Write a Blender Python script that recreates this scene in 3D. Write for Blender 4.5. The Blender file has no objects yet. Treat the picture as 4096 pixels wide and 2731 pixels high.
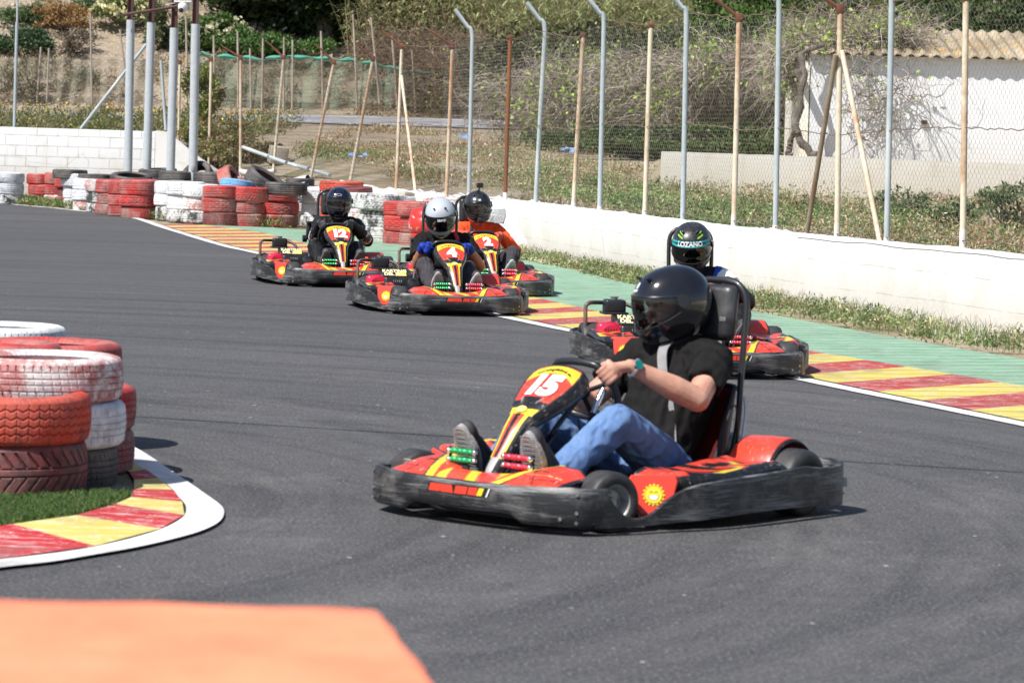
import bpy, bmesh, math, random
import numpy as np
from mathutils import Vector, Matrix, Euler, noise as mnoise
random.seed(7); RNG = np.random.default_rng(7)
SC = bpy.context.scene
COL = SC.collection
R = math.radians
# ---------------------------------------------------------------- camera model
FPX, YH, CH, ROLL = 3060.0, 141.8, 1.39, R(1.76)
_c, _s = math.cos(ROLL), math.sin(ROLL)
def inv(px, py):
    dx, dy = px - 512, py - 341
    return dx*_c + dy*_s, -dx*_s + dy*_c - (YH - 341)
def G(px, py, Z=0.0):
    u, w = inv(px, py); Y = FPX*(CH - Z)/w
    return u*Y/FPX, Y
def D(px, py, Y):
    u, w = inv(px, py)
    return u*Y/FPX, Y, CH - w*Y/FPX
cd = bpy.data.cameras.new('camera'); cam = bpy.data.objects.new('camera', cd); COL.objects.link(cam)
cam.location = (0, 0, CH)
cam.matrix_world = Matrix.Translation((0, 0, CH)) @ Matrix.Rotation(R(90), 4, 'X') @ Matrix.Rotation(ROLL, 4, 'Z')
cd.sensor_width = 36; cd.lens = FPX/1024*36
w0 = YH - 341
cd.shift_x = (w0*_s)/1024; cd.shift_y = w0*_c/1024
cd.clip_end = 2000; cd.clip_start = 0.1
cd.dof.use_dof = True; cd.dof.focus_distance = 24; cd.dof.aperture_fstop = 8.5
SC.camera = cam
# ---------------------------------------------------------------- light
SUN = Vector((-0.44, -0.40, 0.80)).normalized()
sd = bpy.data.lights.new('sun', 'SUN'); sun = bpy.data.objects.new('sun', sd); COL.objects.link(sun)
sd.energy = 5.0; sd.angle = R(0.5); sd.color = (1.0, 0.965, 0.91)
sun.rotation_euler = (-SUN).to_track_quat('-Z', 'Y').to_euler(); sun.location = (-20, -20, 40)
W = bpy.data.worlds.new('World'); SC.world = W; W.use_nodes = True
nt = W.node_tree; bg = nt.nodes['Background']
sky = nt.nodes.new('ShaderNodeTexSky'); sky.sky_type = 'NISHITA'; sky.sun_disc = False
sky.sun_elevation = math.asin(SUN.z); sky.sun_rotation = math.atan2(SUN.x, SUN.y)
sky.air_density = 1.0; sky.dust_density = 1.0
nt.links.new(sky.outputs[0], bg.inputs[0]); bg.inputs[1].default_value = 0.088
SC.view_settings.view_transform = 'Standard'; SC.view_settings.look = 'None'
SC.view_settings.exposure = 0.42; SC.view_settings.gamma = 1
SC.render.engine = 'CYCLES'
try:
    SC.cycles.use_denoising = True
    SC.cycles.denoiser = 'OPENIMAGEDENOISE'
    SC.cycles.max_bounces = 6; SC.cycles.transparent_max_bounces = 12
    SC.cycles.caustics_reflective = False; SC.cycles.caustics_refractive = False
except Exception: pass
# ---------------------------------------------------------------- materials
def _inp(n, k, v):
    if k in n.inputs: n.inputs[k].default_value = v
def c4(c): return (c[0], c[1], c[2], 1.0)
class NM:
    """small node material writer"""
    def __init__(s, name, rough=.6, metal=0, spec=.5, coat=0, trans=0):
        s.m = bpy.data.materials.new(name); s.m.use_nodes = True
        s.t = s.m.node_tree; s.b = s.t.nodes['Principled BSDF']
        _inp(s.b, 'Roughness', rough); _inp(s.b, 'Metallic', metal); _inp(s.b, 'Specular IOR Level', spec)
        _inp(s.b, 'Coat Weight', coat); _inp(s.b, 'Coat Roughness', .05); _inp(s.b, 'Transmission Weight', trans)
        s.tc = s.t.nodes.new('ShaderNodeTexCoord')
    def N(s, t, **k):
        n = s.t.nodes.new(t)
        for a, b in k.items(): setattr(n, a, b)
        return n
    def L(s, a, b): s.t.links.new(a, b)
    def coord(s, scale=(1, 1, 1), rot=(0, 0, 0), kind='Object'):
        if kind == 'Position':
            g = s.N('ShaderNodeNewGeometry'); o = g.outputs['Position']
        else: o = s.tc.outputs[kind]
        m = s.N('ShaderNodeMapping'); m.inputs['Scale'].default_value = scale; m.inputs['Rotation'].default_value = rot
        s.L(o, m.inputs[0]); return m.outputs[0]
    def noise(s, co, scale, detail=4, rough=.55, dist=0):
        n = s.N('ShaderNodeTexNoise'); s.L(co, n.inputs['Vector'])
        n.inputs['Scale'].default_value = scale; n.inputs['Detail'].default_value = detail
        n.inputs['Roughness'].default_value = rough; n.inputs['Distortion'].default_value = dist
        return n.outputs['Fac']
    def vor(s, co, scale, feat='F1', out='Distance'):
        n = s.N('ShaderNodeTexVoronoi', feature=feat); s.L(co, n.inputs['Vector']); n.inputs['Scale'].default_value = scale
        return n.outputs[out]
    def ramp(s, f, a, b, smooth=False):
        n = s.N('ShaderNodeMapRange'); n.inputs[1].default_value = a; n.inputs[2].default_value = b
        if smooth: n.interpolation_type = 'SMOOTHSTEP'
        s.L(f, n.inputs[0]); return n.outputs[0]
    def math(s, op, a, b=None):
        n = s.N('ShaderNodeMath', operation=op)
        for i, v in enumerate((a, b)):
            if v is None: continue
            if isinstance(v, (int, float)): n.inputs[i].default_value = v
            else: s.L(v, n.inputs[i])
        return n.outputs[0]
    def mix(s, f, a, b, mode='MIX'):
        n = s.N('ShaderNodeMixRGB', blend_type=mode)
        for i, v in enumerate((f, a, b)):
            if isinstance(v, (int, float)): n.inputs[i].default_value = v
            elif isinstance(v, (tuple, list)): n.inputs[i].default_value = c4(v)
            else: s.L(v, n.inputs[i])
        return n.outputs[0]
    def col(s, c):
        if isinstance(c, (tuple, list)): s.b.inputs['Base Color'].default_value = c4(c)
        else: s.L(c, s.b.inputs['Base Color'])
    def attr(s, name='Col'):
        n = s.N('ShaderNodeAttribute'); n.attribute_name = name; return n.outputs['Color']
    def rgh(s, f): s.L(f, s.b.inputs['Roughness'])
    def bump(s, f, strength=.3, dist=.01):
        n = s.N('ShaderNodeBump'); n.inputs['Strength'].default_value = strength; n.inputs['Distance'].default_value = dist
        s.L(f, n.inputs['Height'])
        if s.b.inputs['Normal'].is_linked: s.L(s.b.inputs['Normal'].links[0].from_socket, n.inputs['Normal'])
        s.L(n.outputs[0], s.b.inputs['Normal'])
def simple(name, c, rough=.6, metal=0, spec=.5, coat=0, var=None, vs=3.0, vl=(.35, .65), bump=None, bs=60, kind='Object', detail=4):
    k = NM(name, rough, metal, spec, coat)
    if var is not None:
        co = k.coord(kind=kind); f = k.noise(co, vs, detail); k.col(k.mix(k.ramp(f, *vl), c, var))
    else: k.col(c)
    if bump: co = k.coord(kind=kind); k.bump(k.noise(co, bs, 3), bump, .01)
    return k.m
# ---------------------------------------------------------------- mesh helpers
def tag(o, label=None, cat=None, group=None, kind=None):
    if label: o['label'] = label
    if cat: o['category'] = cat
    if group: o['group'] = group
    if kind: o['kind'] = kind
    return o
def link(o, parent=None):
    COL.objects.link(o)
    if parent is not None: o.parent = parent
    return o
def empty(name, loc=(0, 0, 0), rz=0.0, label=None, cat=None, group=None):
    o = bpy.data.objects.new(name, None); o.empty_display_size = .1
    o.location = loc; o.rotation_euler = (0, 0, rz); COL.objects.link(o)
    return tag(o, label, cat, group)
def nrm(v):
    v = np.asarray(v, float); return v/(np.linalg.norm(v)+1e-12)
class MB:
    def __init__(s): s.v = []; s.f = []; s.m = []; s.n = 0
    def add(s, verts, faces, mi=0):
        o = len(s.v); s.v.extend([tuple(map(float, p)) for p in verts])
        for f in faces: s.f.append(tuple(i+o for i in f)); s.m.append(mi)
        return s
    def box(s, c, d, rot=None, mi=0, taper=1.0):
        hx, hy, hz = d[0]/2, d[1]/2, d[2]/2
        P = [(-hx, -hy, -hz), (hx, -hy, -hz), (hx, hy, -hz), (-hx, hy, -hz), (-hx*taper, -hy*taper, hz), (hx*taper, -hy*taper, hz), (hx*taper, hy*taper, hz), (-hx*taper, hy*taper, hz)]
        m = (rot.to_matrix() if isinstance(rot, Euler) else rot) if rot is not None else Matrix.Identity(3)
        P = [tuple(m @ Vector(p) + Vector(c)) for p in P]
        return s.add(P, [(0, 3, 2, 1), (4, 5, 6, 7), (0, 1, 5, 4), (1, 2, 6, 5), (2, 3, 7, 6), (3, 0, 4, 7)], mi)
    def rbox(s, c, d, r=.01, rot=None, mi=0, seg=2):
        bm = bmesh.new(); bmesh.ops.create_cube(bm, size=1)
        for v in bm.verts: v.co = Vector((v.co.x*d[0], v.co.y*d[1], v.co.z*d[2]))
        bmesh.ops.bevel(bm, geom=list(bm.edges), offset=r, segments=seg, affect='EDGES', profile=.5)
        m = (rot.to_matrix() if isinstance(rot, Euler) else rot) if rot is not None else Matrix.Identity(3)
        bm.verts.index_update()
        P = [tuple(m @ v.co + Vector(c)) for v in bm.verts]; F = [tuple(v.index for v in f.verts) for f in bm.faces]
        bm.free(); return s.add(P, F, mi)
    def tube(s, pts, r, seg=8, closed=False, cap=True, mi=0, flat=None):
        pts = [np.asarray(p, float) for p in pts]; n = len(pts)
        rr = r if isinstance(r, (list, tuple, np.ndarray)) else [r]*n
        T = []
        for i in range(n):
            a = pts[(i-1) % n] if (closed or i > 0) else pts[i]; b = pts[(i+1) % n] if (closed or i < n-1) else pts[i]
            T.append(nrm(b-a))
        up = np.array((0, 0, 1.)) if abs(T[0][2]) < .9 else np.array((0, 1., 0))
        u = nrm(np.cross(T[0], up)); V = []
        for i in range(n):
            u = nrm(u - T[i]*np.dot(u, T[i])); w = np.cross(T[i], u)
            for k in range(seg):
                a = 2*math.pi*k/seg; ca, sa = math.cos(a), math.sin(a)
                if flat: sa *= flat
                V.append(pts[i] + (u*ca + w*sa)*rr[i])
        F = []
        for i in range(n if closed else n-1):
            j = (i+1) % n
            for k in range(seg):
                k2 = (k+1) % seg; F.append((i*seg+k, i*seg+k2, j*seg+k2, j*seg+k))
        if cap and not closed:
            F.append(tuple(range(seg))[::-1]); F.append(tuple((n-1)*seg+k for k in range(seg)))
        return s.add(V, F, mi)
    def lathe(s, prof, seg=32, M=None, mi=0, closed=True):
        """prof: list (r,z)"""
        V = []; n = len(prof)
        for k in range(seg):
            a = 2*math.pi*k/seg
            for r, z in prof:
                p = Vector((r*math.cos(a), r*math.sin(a), z)); V.append(tuple(M @ p) if M is not None else tuple(p))
        F = []
        for k in range(seg):
            k2 = (k+1) % seg
            for i in range(n if closed else n-1):
                j = (i+1) % n; F.append((k*n+i, k2*n+i, k2*n+j, k*n+j))
        return s.add(V, F, mi)
    def cyl(s, a, b, r, seg=12, mi=0): return s.tube([a, b], r, seg, mi=mi)
    def sph(s, c, r, seg=12, rings=8, sc=(1, 1, 1), mi=0):
        V = []; F = []
        for i in range(rings+1):
            t = math.pi*i/rings
            for k in range(seg):
                a = 2*math.pi*k/seg
                V.append((c[0]+r*sc[0]*math.sin(t)*math.cos(a), c[1]+r*sc[1]*math.sin(t)*math.sin(a), c[2]+r*sc[2]*math.cos(t)))
        for i in range(rings):
            for k in range(seg):
                k2 = (k+1) % seg; F.append((i*seg+k, (i+1)*seg+k, (i+1)*seg+k2, i*seg+k2))
        return s.add(V, F, mi)
    def grid(s, fn, nu, nv, mi=0, flip=False):
        V = [fn(i/nu, j/nv) for i in range(nu+1) for j in range(nv+1)]
        F = []
        for i in range(nu):
            for j in range(nv):
                a = i*(nv+1)+j; q = (a, a+nv+1, a+nv+2, a+1)
                F.append(q[::-1] if flip else q)
        return s.add(V, F, mi)
    def build(s, name, mats, parent=None, smooth=True, angle=40, merge=0, cols=None):
        me = bpy.data.meshes.new(name); me.from_pydata(s.v, [], s.f)
        if not isinstance(mats, (list, tuple)): mats = [mats]
        for m in mats: me.materials.append(m)
        if len(mats) > 1: me.polygons.foreach_set('material_index', s.m)
        if cols is not None:
            ca = me.color_attributes.new('Col', 'FLOAT_COLOR', 'POINT')
            a = np.ones((len(s.v), 4), np.float32); a[:, :3] = np.asarray(cols, np.float32); ca.data.foreach_set('color', a.ravel())
        if merge:
            bm = bmesh.new(); bm.from_mesh(me); bmesh.ops.remove_doubles(bm, verts=bm.verts, dist=merge)
            bmesh.ops.recalc_face_normals(bm, faces=bm.faces); bm.to_mesh(me); bm.free()
        me.update()
        if smooth: smooth_by_angle(me, angle)
        o = bpy.data.objects.new(name, me); return link(o, parent)
def smooth_by_angle(me, ang=40):
    try: me.shade_smooth()
    except Exception: me.polygons.foreach_set('use_smooth', [True]*len(me.polygons))
    try: me.set_sharp_from_angle(angle=R(ang))
    except Exception: pass
def fast(name, V, F, mats, parent=None, col=None, smooth=False, mi=None):
    """V (n,3), F (m,k) arrays"""
    V = np.asarray(V, np.float32).reshape(-1, 3); F = np.asarray(F, np.int32); k = F.shape[1]
    me = bpy.data.meshes.new(name); me.vertices.add(len(V)); me.vertices.foreach_set('co', V.ravel())
    me.loops.add(F.size); me.loops.foreach_set('vertex_index', F.ravel())
    me.polygons.add(len(F)); me.polygons.foreach_set('loop_start', np.arange(0, F.size, k, dtype=np.int32))
    try: me.polygons.foreach_set('loop_total', np.full(len(F), k, np.int32))
    except Exception: pass
    if not isinstance(mats, (list, tuple)): mats = [mats]
    for m in mats: me.materials.append(m)
    if mi is not None: me.polygons.foreach_set('material_index', np.asarray(mi, np.int32))
    if smooth: me.polygons.foreach_set('use_smooth', np.ones(len(F), bool))
    me.update(calc_edges=True); me.validate()
    if col is not None:
        ca = me.color_attributes.new('Col', 'FLOAT_COLOR', 'POINT')
        a = np.ones((len(V), 4), np.float32); a[:, :3] = col; ca.data.foreach_set('color', a.ravel())
    o = bpy.data.objects.new(name, me); return link(o, parent)
def leaves(P, L, Wd, up=.3, dirs=None, rng=RNG):
    """diamond leaf quads at points P (n,3); returns V,F"""
    n = len(P); d = rng.normal(size=(n, 3)) if dirs is None else dirs + rng.normal(size=(n, 3))*.35
    d[:, 2] += up; d /= np.linalg.norm(d, axis=1)[:, None]
    q = rng.normal(size=(n, 3)); s = np.cross(d, q); s /= np.linalg.norm(s, axis=1)[:, None]+1e-9
    L = (np.ones(n)*L*rng.uniform(.6, 1.3, n))[:, None]; Wd = (np.ones(n)*Wd*rng.uniform(.7, 1.2, n))[:, None]
    nn = np.cross(d, s)
    a = P; b = P + d*L*.45 + s*Wd*.5 + nn*L*.06; c = P + d*L; e = P + d*L*.45 - s*Wd*.5 + nn*L*.06
    V = np.stack([a, b, c, e], 1).reshape(-1, 3); F = np.arange(4*n).reshape(n, 4)
    return V, F
def strands(PL, r0, r1=None, sides=3):
    """PL (n,k,3) polylines -> prisms"""
    PL = np.asarray(PL, float); n, k, _ = PL.shape; r1 = r0 if r1 is None else r1
    T = np.gradient(PL, axis=1); T /= np.linalg.norm(T, axis=2, keepdims=True)+1e-9
    ref = np.where(np.abs(T[..., 2:3]) < .9, np.array([0, 0, 1.]), np.array([0, 1., 0]))
    u = np.cross(T, ref); u /= np.linalg.norm(u, axis=2, keepdims=True)+1e-9; w = np.cross(T, u)
    t = np.linspace(0, 1, k)[None, :, None]
    rr = (np.ones(n)*r0)[:, None, None]*(1-t) + (np.ones(n)*r1)[:, None, None]*t
    ring = [PL + (u*math.cos(2*math.pi*j/sides) + w*math.sin(2*math.pi*j/sides))*rr for j in range(sides)]
    V = np.stack(ring, 2).reshape(-1, 3)
    base = (np.arange(n)*k*sides)[:, None, None] + (np.arange(k-1)*sides)[None, :, None] + np.arange(sides)[None, None, :]
    nx = (np.arange(n)*k*sides)[:, None, None] + (np.arange(k-1)*sides)[None, :, None] + ((np.arange(sides)+1) % sides)[None, None, :]
    F = np.stack([base, nx, nx+sides, base+sides], -1).reshape(-1, 4)
    return V, F
def join(*VF):
    Vs = []; Fs = []; o = 0
    for V, F in VF: Vs.append(np.asarray(V)); Fs.append(np.asarray(F)+o); o += len(V)
    return np.concatenate(Vs), np.concatenate(Fs)
def polyline(P, s):
    """point at arc length s on 2D/3D polyline (extrapolates)"""
    P = [np.asarray(p, float) for p in P]; d = 0
    for i in range(len(P)-1):
        l = np.linalg.norm(P[i+1]-P[i])
        if s <= d+l or i == len(P)-2: return P[i] + (P[i+1]-P[i])*((s-d)/l)
        d += l
def plen(P): return sum(np.linalg.norm(np.subtract(P[i+1], P[i])) for i in range(len(P)-1))
def smoothline(P, n=60):
    """Catmull-Rom through P"""
    P = [np.asarray(p, float) for p in P]; Q = [2*P[0]-P[1]] + P + [2*P[-1]-P[-2]]; out = []
    m = len(P)-1; per = max(2, n//m)
    for i in range(m):
        a, b, c, d = Q[i:i+4]
        for j in range(per):
            t = j/per; out.append(.5*((2*b)+(-a+c)*t+(2*a-5*b+4*c-d)*t*t+(-a+3*b-3*c+d)*t**3))
    out.append(P[-1]); return out
def resample(P, n, s0=0, s1=None):
    L = plen(P); s1 = L if s1 is None else s1
    return [polyline(P, s0+(s1-s0)*i/(n-1)) for i in range(n)]
# ================================================================ ground, track, kerbs
def mk_asphalt():
    k = NM('asphalt', .82, spec=.35); P = k.coord(kind='Position')
    big = k.noise(P, .35, 4); fine = k.noise(P, 70, 3, .85); mid = k.noise(P, 9, 5, .65)
    c = k.mix(k.ramp(big, .3, .7), (.047, .0465, .049), (.068, .067, .0695))
    c = k.mix(k.ramp(mid, .3, .75), c, k.mix(.5, c, (.125, .122, .125)))
    # rubber lines following the bend (rings round the inside kerb)
    sep = k.N('ShaderNodeSeparateXYZ'); k.L(P, sep.inputs[0])
    dx = k.math('ADD', sep.outputs[0], 4.2); dy = k.math('SUBTRACT', sep.outputs[1], 11.5)
    rr = k.math('SQRT', k.math('ADD', k.math('MULTIPLY', dx, dx), k.math('MULTIPLY', dy, dy)))
    an = k.math('ARCTAN2', dy, dx)
    cb = k.N('ShaderNodeCombineXYZ'); k.L(k.math('MULTIPLY', rr, 2.6), cb.inputs[0]); k.L(k.math('MULTIPLY', an, 1.3), cb.inputs[1])
    ring = k.noise(cb.outputs[0], 1.0, 6, .68)
    c = k.mix(k.math('MULTIPLY', k.ramp(ring, .48, .64), .68), c, (.030, .030, .034))
    cb2 = k.N('ShaderNodeCombineXYZ'); k.L(k.math('MULTIPLY', rr, 1.1), cb2.inputs[0]); k.L(k.math('MULTIPLY', an, 2.6), cb2.inputs[1]); cb2.inputs[2].default_value = 3.3
    dust = k.noise(cb2.outputs[0], 1.0, 7, .7)
    c = k.mix(k.math('MULTIPLY', k.ramp(dust, .56, .78), .5), c, (.20, .19, .18))
    cb3 = k.N('ShaderNodeCombineXYZ'); k.L(k.math('MULTIPLY', rr, 7.5), cb3.inputs[0]); k.L(k.math('MULTIPLY', an, .9), cb3.inputs[1]); cb3.inputs[2].default_value = 8.1
    sk = k.noise(cb3.outputs[0], 1.0, 2, .5); c = k.mix(k.math('MULTIPLY', k.ramp(sk, .58, .70), .26), c, (.022, .022, .025))
    c = k.mix(k.math('MULTIPLY', k.ramp(fine, .53, .68), .8), c, (.26, .255, .25))
    c = k.mix(k.math('MULTIPLY', k.ramp(fine, .47, .32), .8), c, (.014, .014, .016))
    sp = k.vor(P, 5.5); sp2 = k.noise(P, 2.0, 2)
    c = k.mix(k.math('MULTIPLY', k.ramp(sp, .06, .03), k.ramp(sp2, .5, .56)), c, (.5, .49, .46))
    sp3 = k.vor(P, 21); c = k.mix(k.math('MULTIPLY', k.ramp(sp3, .09, .05), .7), c, (.34, .33, .32))
    k.col(c); k.bump(fine, .5, .006); k.bump(mid, .2, .02); return k.m
def mk_soil():
    k = NM('dry soil', .95, spec=.2); P = k.coord(kind='Position')
    a = k.noise(P, .8, 5); b = k.noise(P, 14, 5, .7); g = k.noise(P, .33, 4)
    c = k.mix(k.ramp(b, .3, .7), (.30, .235, .165), (.46, .39, .30))
    c = k.mix(k.math('MULTIPLY', k.ramp(a, .48, .62), .7), c, (.20, .17, .09))
    c = k.mix(k.math('MULTIPLY', k.ramp(g, .45, .6), .35), c, (.16, .17, .06))
    k.col(c); k.bump(b, .8, .05); return k.m
def mk_paint(name, cA, wear=(.62, .72), under=(.30, .28, .26), groove=None, worn2=None):
    k = NM(name, .75, spec=.3); P = k.coord(kind='Position')
    n = k.noise(P, 5.5, 6, .78); n2 = k.noise(P, 1.2, 3); n5 = k.noise(k.coord(scale=(1, .6, 1), kind='Position'), 2.3, 5, .7); n3 = k.noise(k.coord(scale=(1, 5, 1), kind='Position'), 6, 5, .7)
    c = k.mix(k.ramp(n2, .3, .7), cA, tuple(x*.78 for x in cA))
    c = k.mix(k.math('MULTIPLY', k.ramp(n, wear[0]-.06, wear[1]-.05), .7), c, under)
    c = k.mix(k.math('MULTIPLY', k.ramp(n3, .53, .63), .6), c, worn2 or (.60, .58, .53))
    chip = k.noise(P, 38, 3, .7); c = k.mix(k.math('MULTIPLY', k.ramp(chip, .58, .64), k.ramp(n3, .44, .56)), c, worn2 or (.66, .64, .60))
    c = k.mix(k.math('MULTIPLY', k.ramp(n5, .50, .68), .5), c, (.16, .14, .13))
    if groove:
        sep = k.N('ShaderNodeSeparateXYZ'); k.L(k.coord(rot=(0, 0, groove[1]), kind='Position'), sep.inputs[0])
        wob = k.math('MULTIPLY', k.noise(P, 1.5, 3), .12)
        fr = k.math('FRACT', k.math('MULTIPLY', k.math('ADD', sep.outputs[1], wob), groove[0]))
        ln = k.ramp(k.math('ABSOLUTE', k.math('SUBTRACT', fr, .5)), .06, .02)
        c = k.mix(k.math('MULTIPLY', ln, .75), c, tuple(x*.3 for x in cA)); k.bump(k.math('SUBTRACT', 1.0, ln), .8, .012)
    k.col(c); k.bump(n, .3, .01); return k.m
M_ASPH, M_SOIL = mk_asphalt(), mk_soil()
M_WLINE = mk_paint('white road paint', (.74, .74, .73), (.55, .68), (.32, .32, .33))
M_WLINE2 = mk_paint('bright white kerb paint', (.80, .80, .80), (.66, .8), (.5, .5, .5))
M_KRED = mk_paint('red kerb paint', (.44, .045, .042), (.54, .70), (.34, .09, .08), (3.2, R(-12)))
M_KYEL = mk_paint('yellow kerb paint', (.62, .50, .10), (.54, .72), (.42, .34, .12), (3.2, R(-12)))
M_KRED2 = mk_paint('worn red kerb paint', (.52, .03, .035), (.60, .72), (.42, .12, .11), worn2=(.74, .66, .64)); M_KYEL2 = mk_paint('worn yellow kerb paint', (.66, .54, .13), (.60, .74), (.5, .43, .2), worn2=(.76, .74, .66))
M_GREEN = mk_paint('green concrete paint', (.20, .38, .24), (.50, .72), (.30, .40, .32), (3.6, R(-12)), worn2=(.42, .50, .44))
def sheet(name, pts, z, mat, kind='structure'):
    b = MB(); b.add([(p[0], p[1], z) for p in pts], [tuple(range(len(pts)))]); o = b.build(name, mat, smooth=False)
    return tag(o, kind=kind)
ED = smoothline([(-18, 70), (-9.5, 55.4), (-7.75, 52.4), (-6.25, 49.0), (-5.08, 43.9), (-3.66, 37.8), (-2.93, 35.2), (-.66, 26.2), (.08, 23.6), (.86, 21.3), (1.84, 18.2), (2.62, 15.9), (3.5, 13.1), (5.0, 8.5), (7.5, 1)], 140)
KB = smoothline([(-5.3, 46.6), (-4.3, 44.7), (-3.72, 43.3), (-3.15, 41.1), (-1.95, 35.8), (.52, 25.9), (1.30, 23.4), (2.0, 21.2), (3.05, 18.5), (4.1, 15.5), (5.6, 11), (8, 4)], 120)
GO = smoothline([(-3.6, 44.9), (-2.7, 43.6), (-1.5, 40.2), (.12, 35.4), (1.0, 31), (1.75, 27), (2.62, 23.5), (3.40, 20.9), (4.4, 18), (5.6, 14.5), (8.5, 6)], 120)
WF = smoothline([(-.3, 39.2), (.05, 37.8), (.9, 33.6), (2.08, 28.2), (3.0, 25.2), (3.9, 22.4), (5.2, 18.6), (6.8, 14), (9.5, 6)], 90)
def ground_base():
    b = MB(); b.add([(-300, -40, -.02), (300, -40, -.02), (300, 400, -.02), (-300, 400, -.02)], [(0, 1, 2, 3)])
    tag(b.build('ground', M_SOIL, smooth=False), kind='structure')
ground_base()
sheet('track', [(-60, 70), (-60, -5), (7.8, -5)] + [(p[0], p[1]) for p in ED[::-1]], 0.0, M_ASPH)
def band(name, A, B, z, mat, n=120, z2=None):
    """strip between two polylines with same count"""
    b = MB(); z2 = z if z2 is None else z2; m = len(A)
    b.add([(p[0], p[1], z) for p in A] + [(p[0], p[1], z2) for p in B], [(i, i+1, m+i+1, m+i) for i in range(m-1)])
    return tag(b.build(name, mat, smooth=False), kind='structure')
def offset(P, d):
    out = []
    for i, p in enumerate(P):
        t = nrm(np.subtract(P[min(i+1, len(P)-1)], P[max(i-1, 0)]))
        out.append(np.array((p[0]-t[1]*d, p[1]+t[0]*d)))
    return out
EDr = resample(ED, 160, 16)
band('track_edge_line', EDr, offset(EDr, .13), .006, M_WLINE)
# kerb stripes: boundary i joins white-line side to green side
def closest_s(P, q):
    best = None; d = 0
    for i in range(len(P)-1):
        a, b = np.array(P[i]), np.array(P[i+1]); l = np.linalg.norm(b-a); t = np.clip(np.dot(np.subtract(q, a), b-a)/l/l, 0, 1)
        e = np.linalg.norm(a+(b-a)*t-q)
        if best is None or e < best[0]: best = (e, d+l*t)
        d += l
    return best[1]
EI = offset(ED, .15)
sE0 = closest_s(EI, (1.86, 18.94)); sG0 = closest_s(KB, (2.59, 19.76))
sE1 = closest_s(EI, (-4.91, 43.65)); sG1 = closest_s(KB, (-4.1, 44.3))
def kerb():
    b = MB(); step = .57; n = int((sE0-sE1)/step)
    def pair(i):
        t = i/n; se = sE0-(sE0-sE1)*t; sg = sG0-(sG0-sG1)*t
        return polyline(EI, se), polyline(KB, max(sg, .02))
    pr = [pair(i) for i in range(-14, n+4)]
    for i in range(len(pr)-1):
        (a, c), (a2, c2) = pr[i], pr[i+1]; w = (RNG.random(4)-.5)*.03
        b.add([(a[0], a[1], .008), (c[0], c[1], .02), (c2[0], c2[1], .02), (a2[0], a2[1], .008)], [(0, 1, 2, 3)], i % 2)
    tag(b.build('kerb', [M_KRED, M_KYEL], smooth=False), kind='structure')
kerb()
KBr = resample(KB, 120, 1.2); GOr = resample(GO, 120)
band('kerb_apron', KBr, GOr, .018, M_GREEN, z2=.03)
WFr = resample(WF, 120)
# near kerb
def near_kerb():
    outer = [(-60, 580), (0, 570.2), (50, 564.5), (95.6, 557), (130, 551), (162.6, 544), (190, 536.8), (206.6, 531), (219, 524), (224, 516), (221, 508), (206.6, 497), (187.5, 483.6), (164.5, 468), (141.6, 453), (118, 441), (90, 430)]
    inner = [(-60, 571), (0, 562), (32, 558.5), (63, 554.4), (92, 549.8), (118.6, 543.9), (141, 538), (158.8, 532.4), (173, 526), (184, 518), (186, 508.5), (178.5, 499), (170.3, 489.4), (158, 480.8), (146, 472), (122, 459), (92, 446)]
    O = smoothline([G(*p) for p in outer], 96); I = smoothline([G(*p) for p in inner], 96)
    band('inside_kerb_white_edge', O, I, .012, M_WLINE2)
    g = [(-60, 539), (0, 530.5), (45.9, 523.8), (80.3, 518), (114.8, 508.5), (132, 499), (134, 487.5), (128, 476), (112, 464), (92, 456)]
    Gg = [G(*p) for p in g]
    bd = [((-60, 571), (-60, 539)), ((0, 562), (-40, 537)), ((95, 549.3), (12, 528.8)), ((160.5, 531.8), (76, 520)), ((184.5, 518), (115, 508.6)), ((182, 504.5), (131, 501.5)), ((172.5, 492.5), (134, 493)), ((158, 480.8), (134, 484)), ((146, 472), (129, 476)), ((128, 462.5), (120, 469)), ((92, 446), (92, 456))]
    b = MB()
    for i in range(len(bd)-1):
        a, c = G(*bd[i][0]), G(*bd[i][1]); a2, c2 = G(*bd[i+1][0]), G(*bd[i+1][1])
        b.add([(a[0], a[1], .014), (c[0], c[1], .02), (c2[0], c2[1], .02), (a2[0], a2[1], .014)], [(0, 1, 2, 3)], i % 2)
    tag(b.build('inside_kerb', [M_KYEL2, M_KRED2], smooth=False), kind='structure')
    sheet('inside_kerb_bed', Gg + [(-4.5, 13.5), (-4.5, 10)], .009, M_SOIL)
near_kerb()
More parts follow.
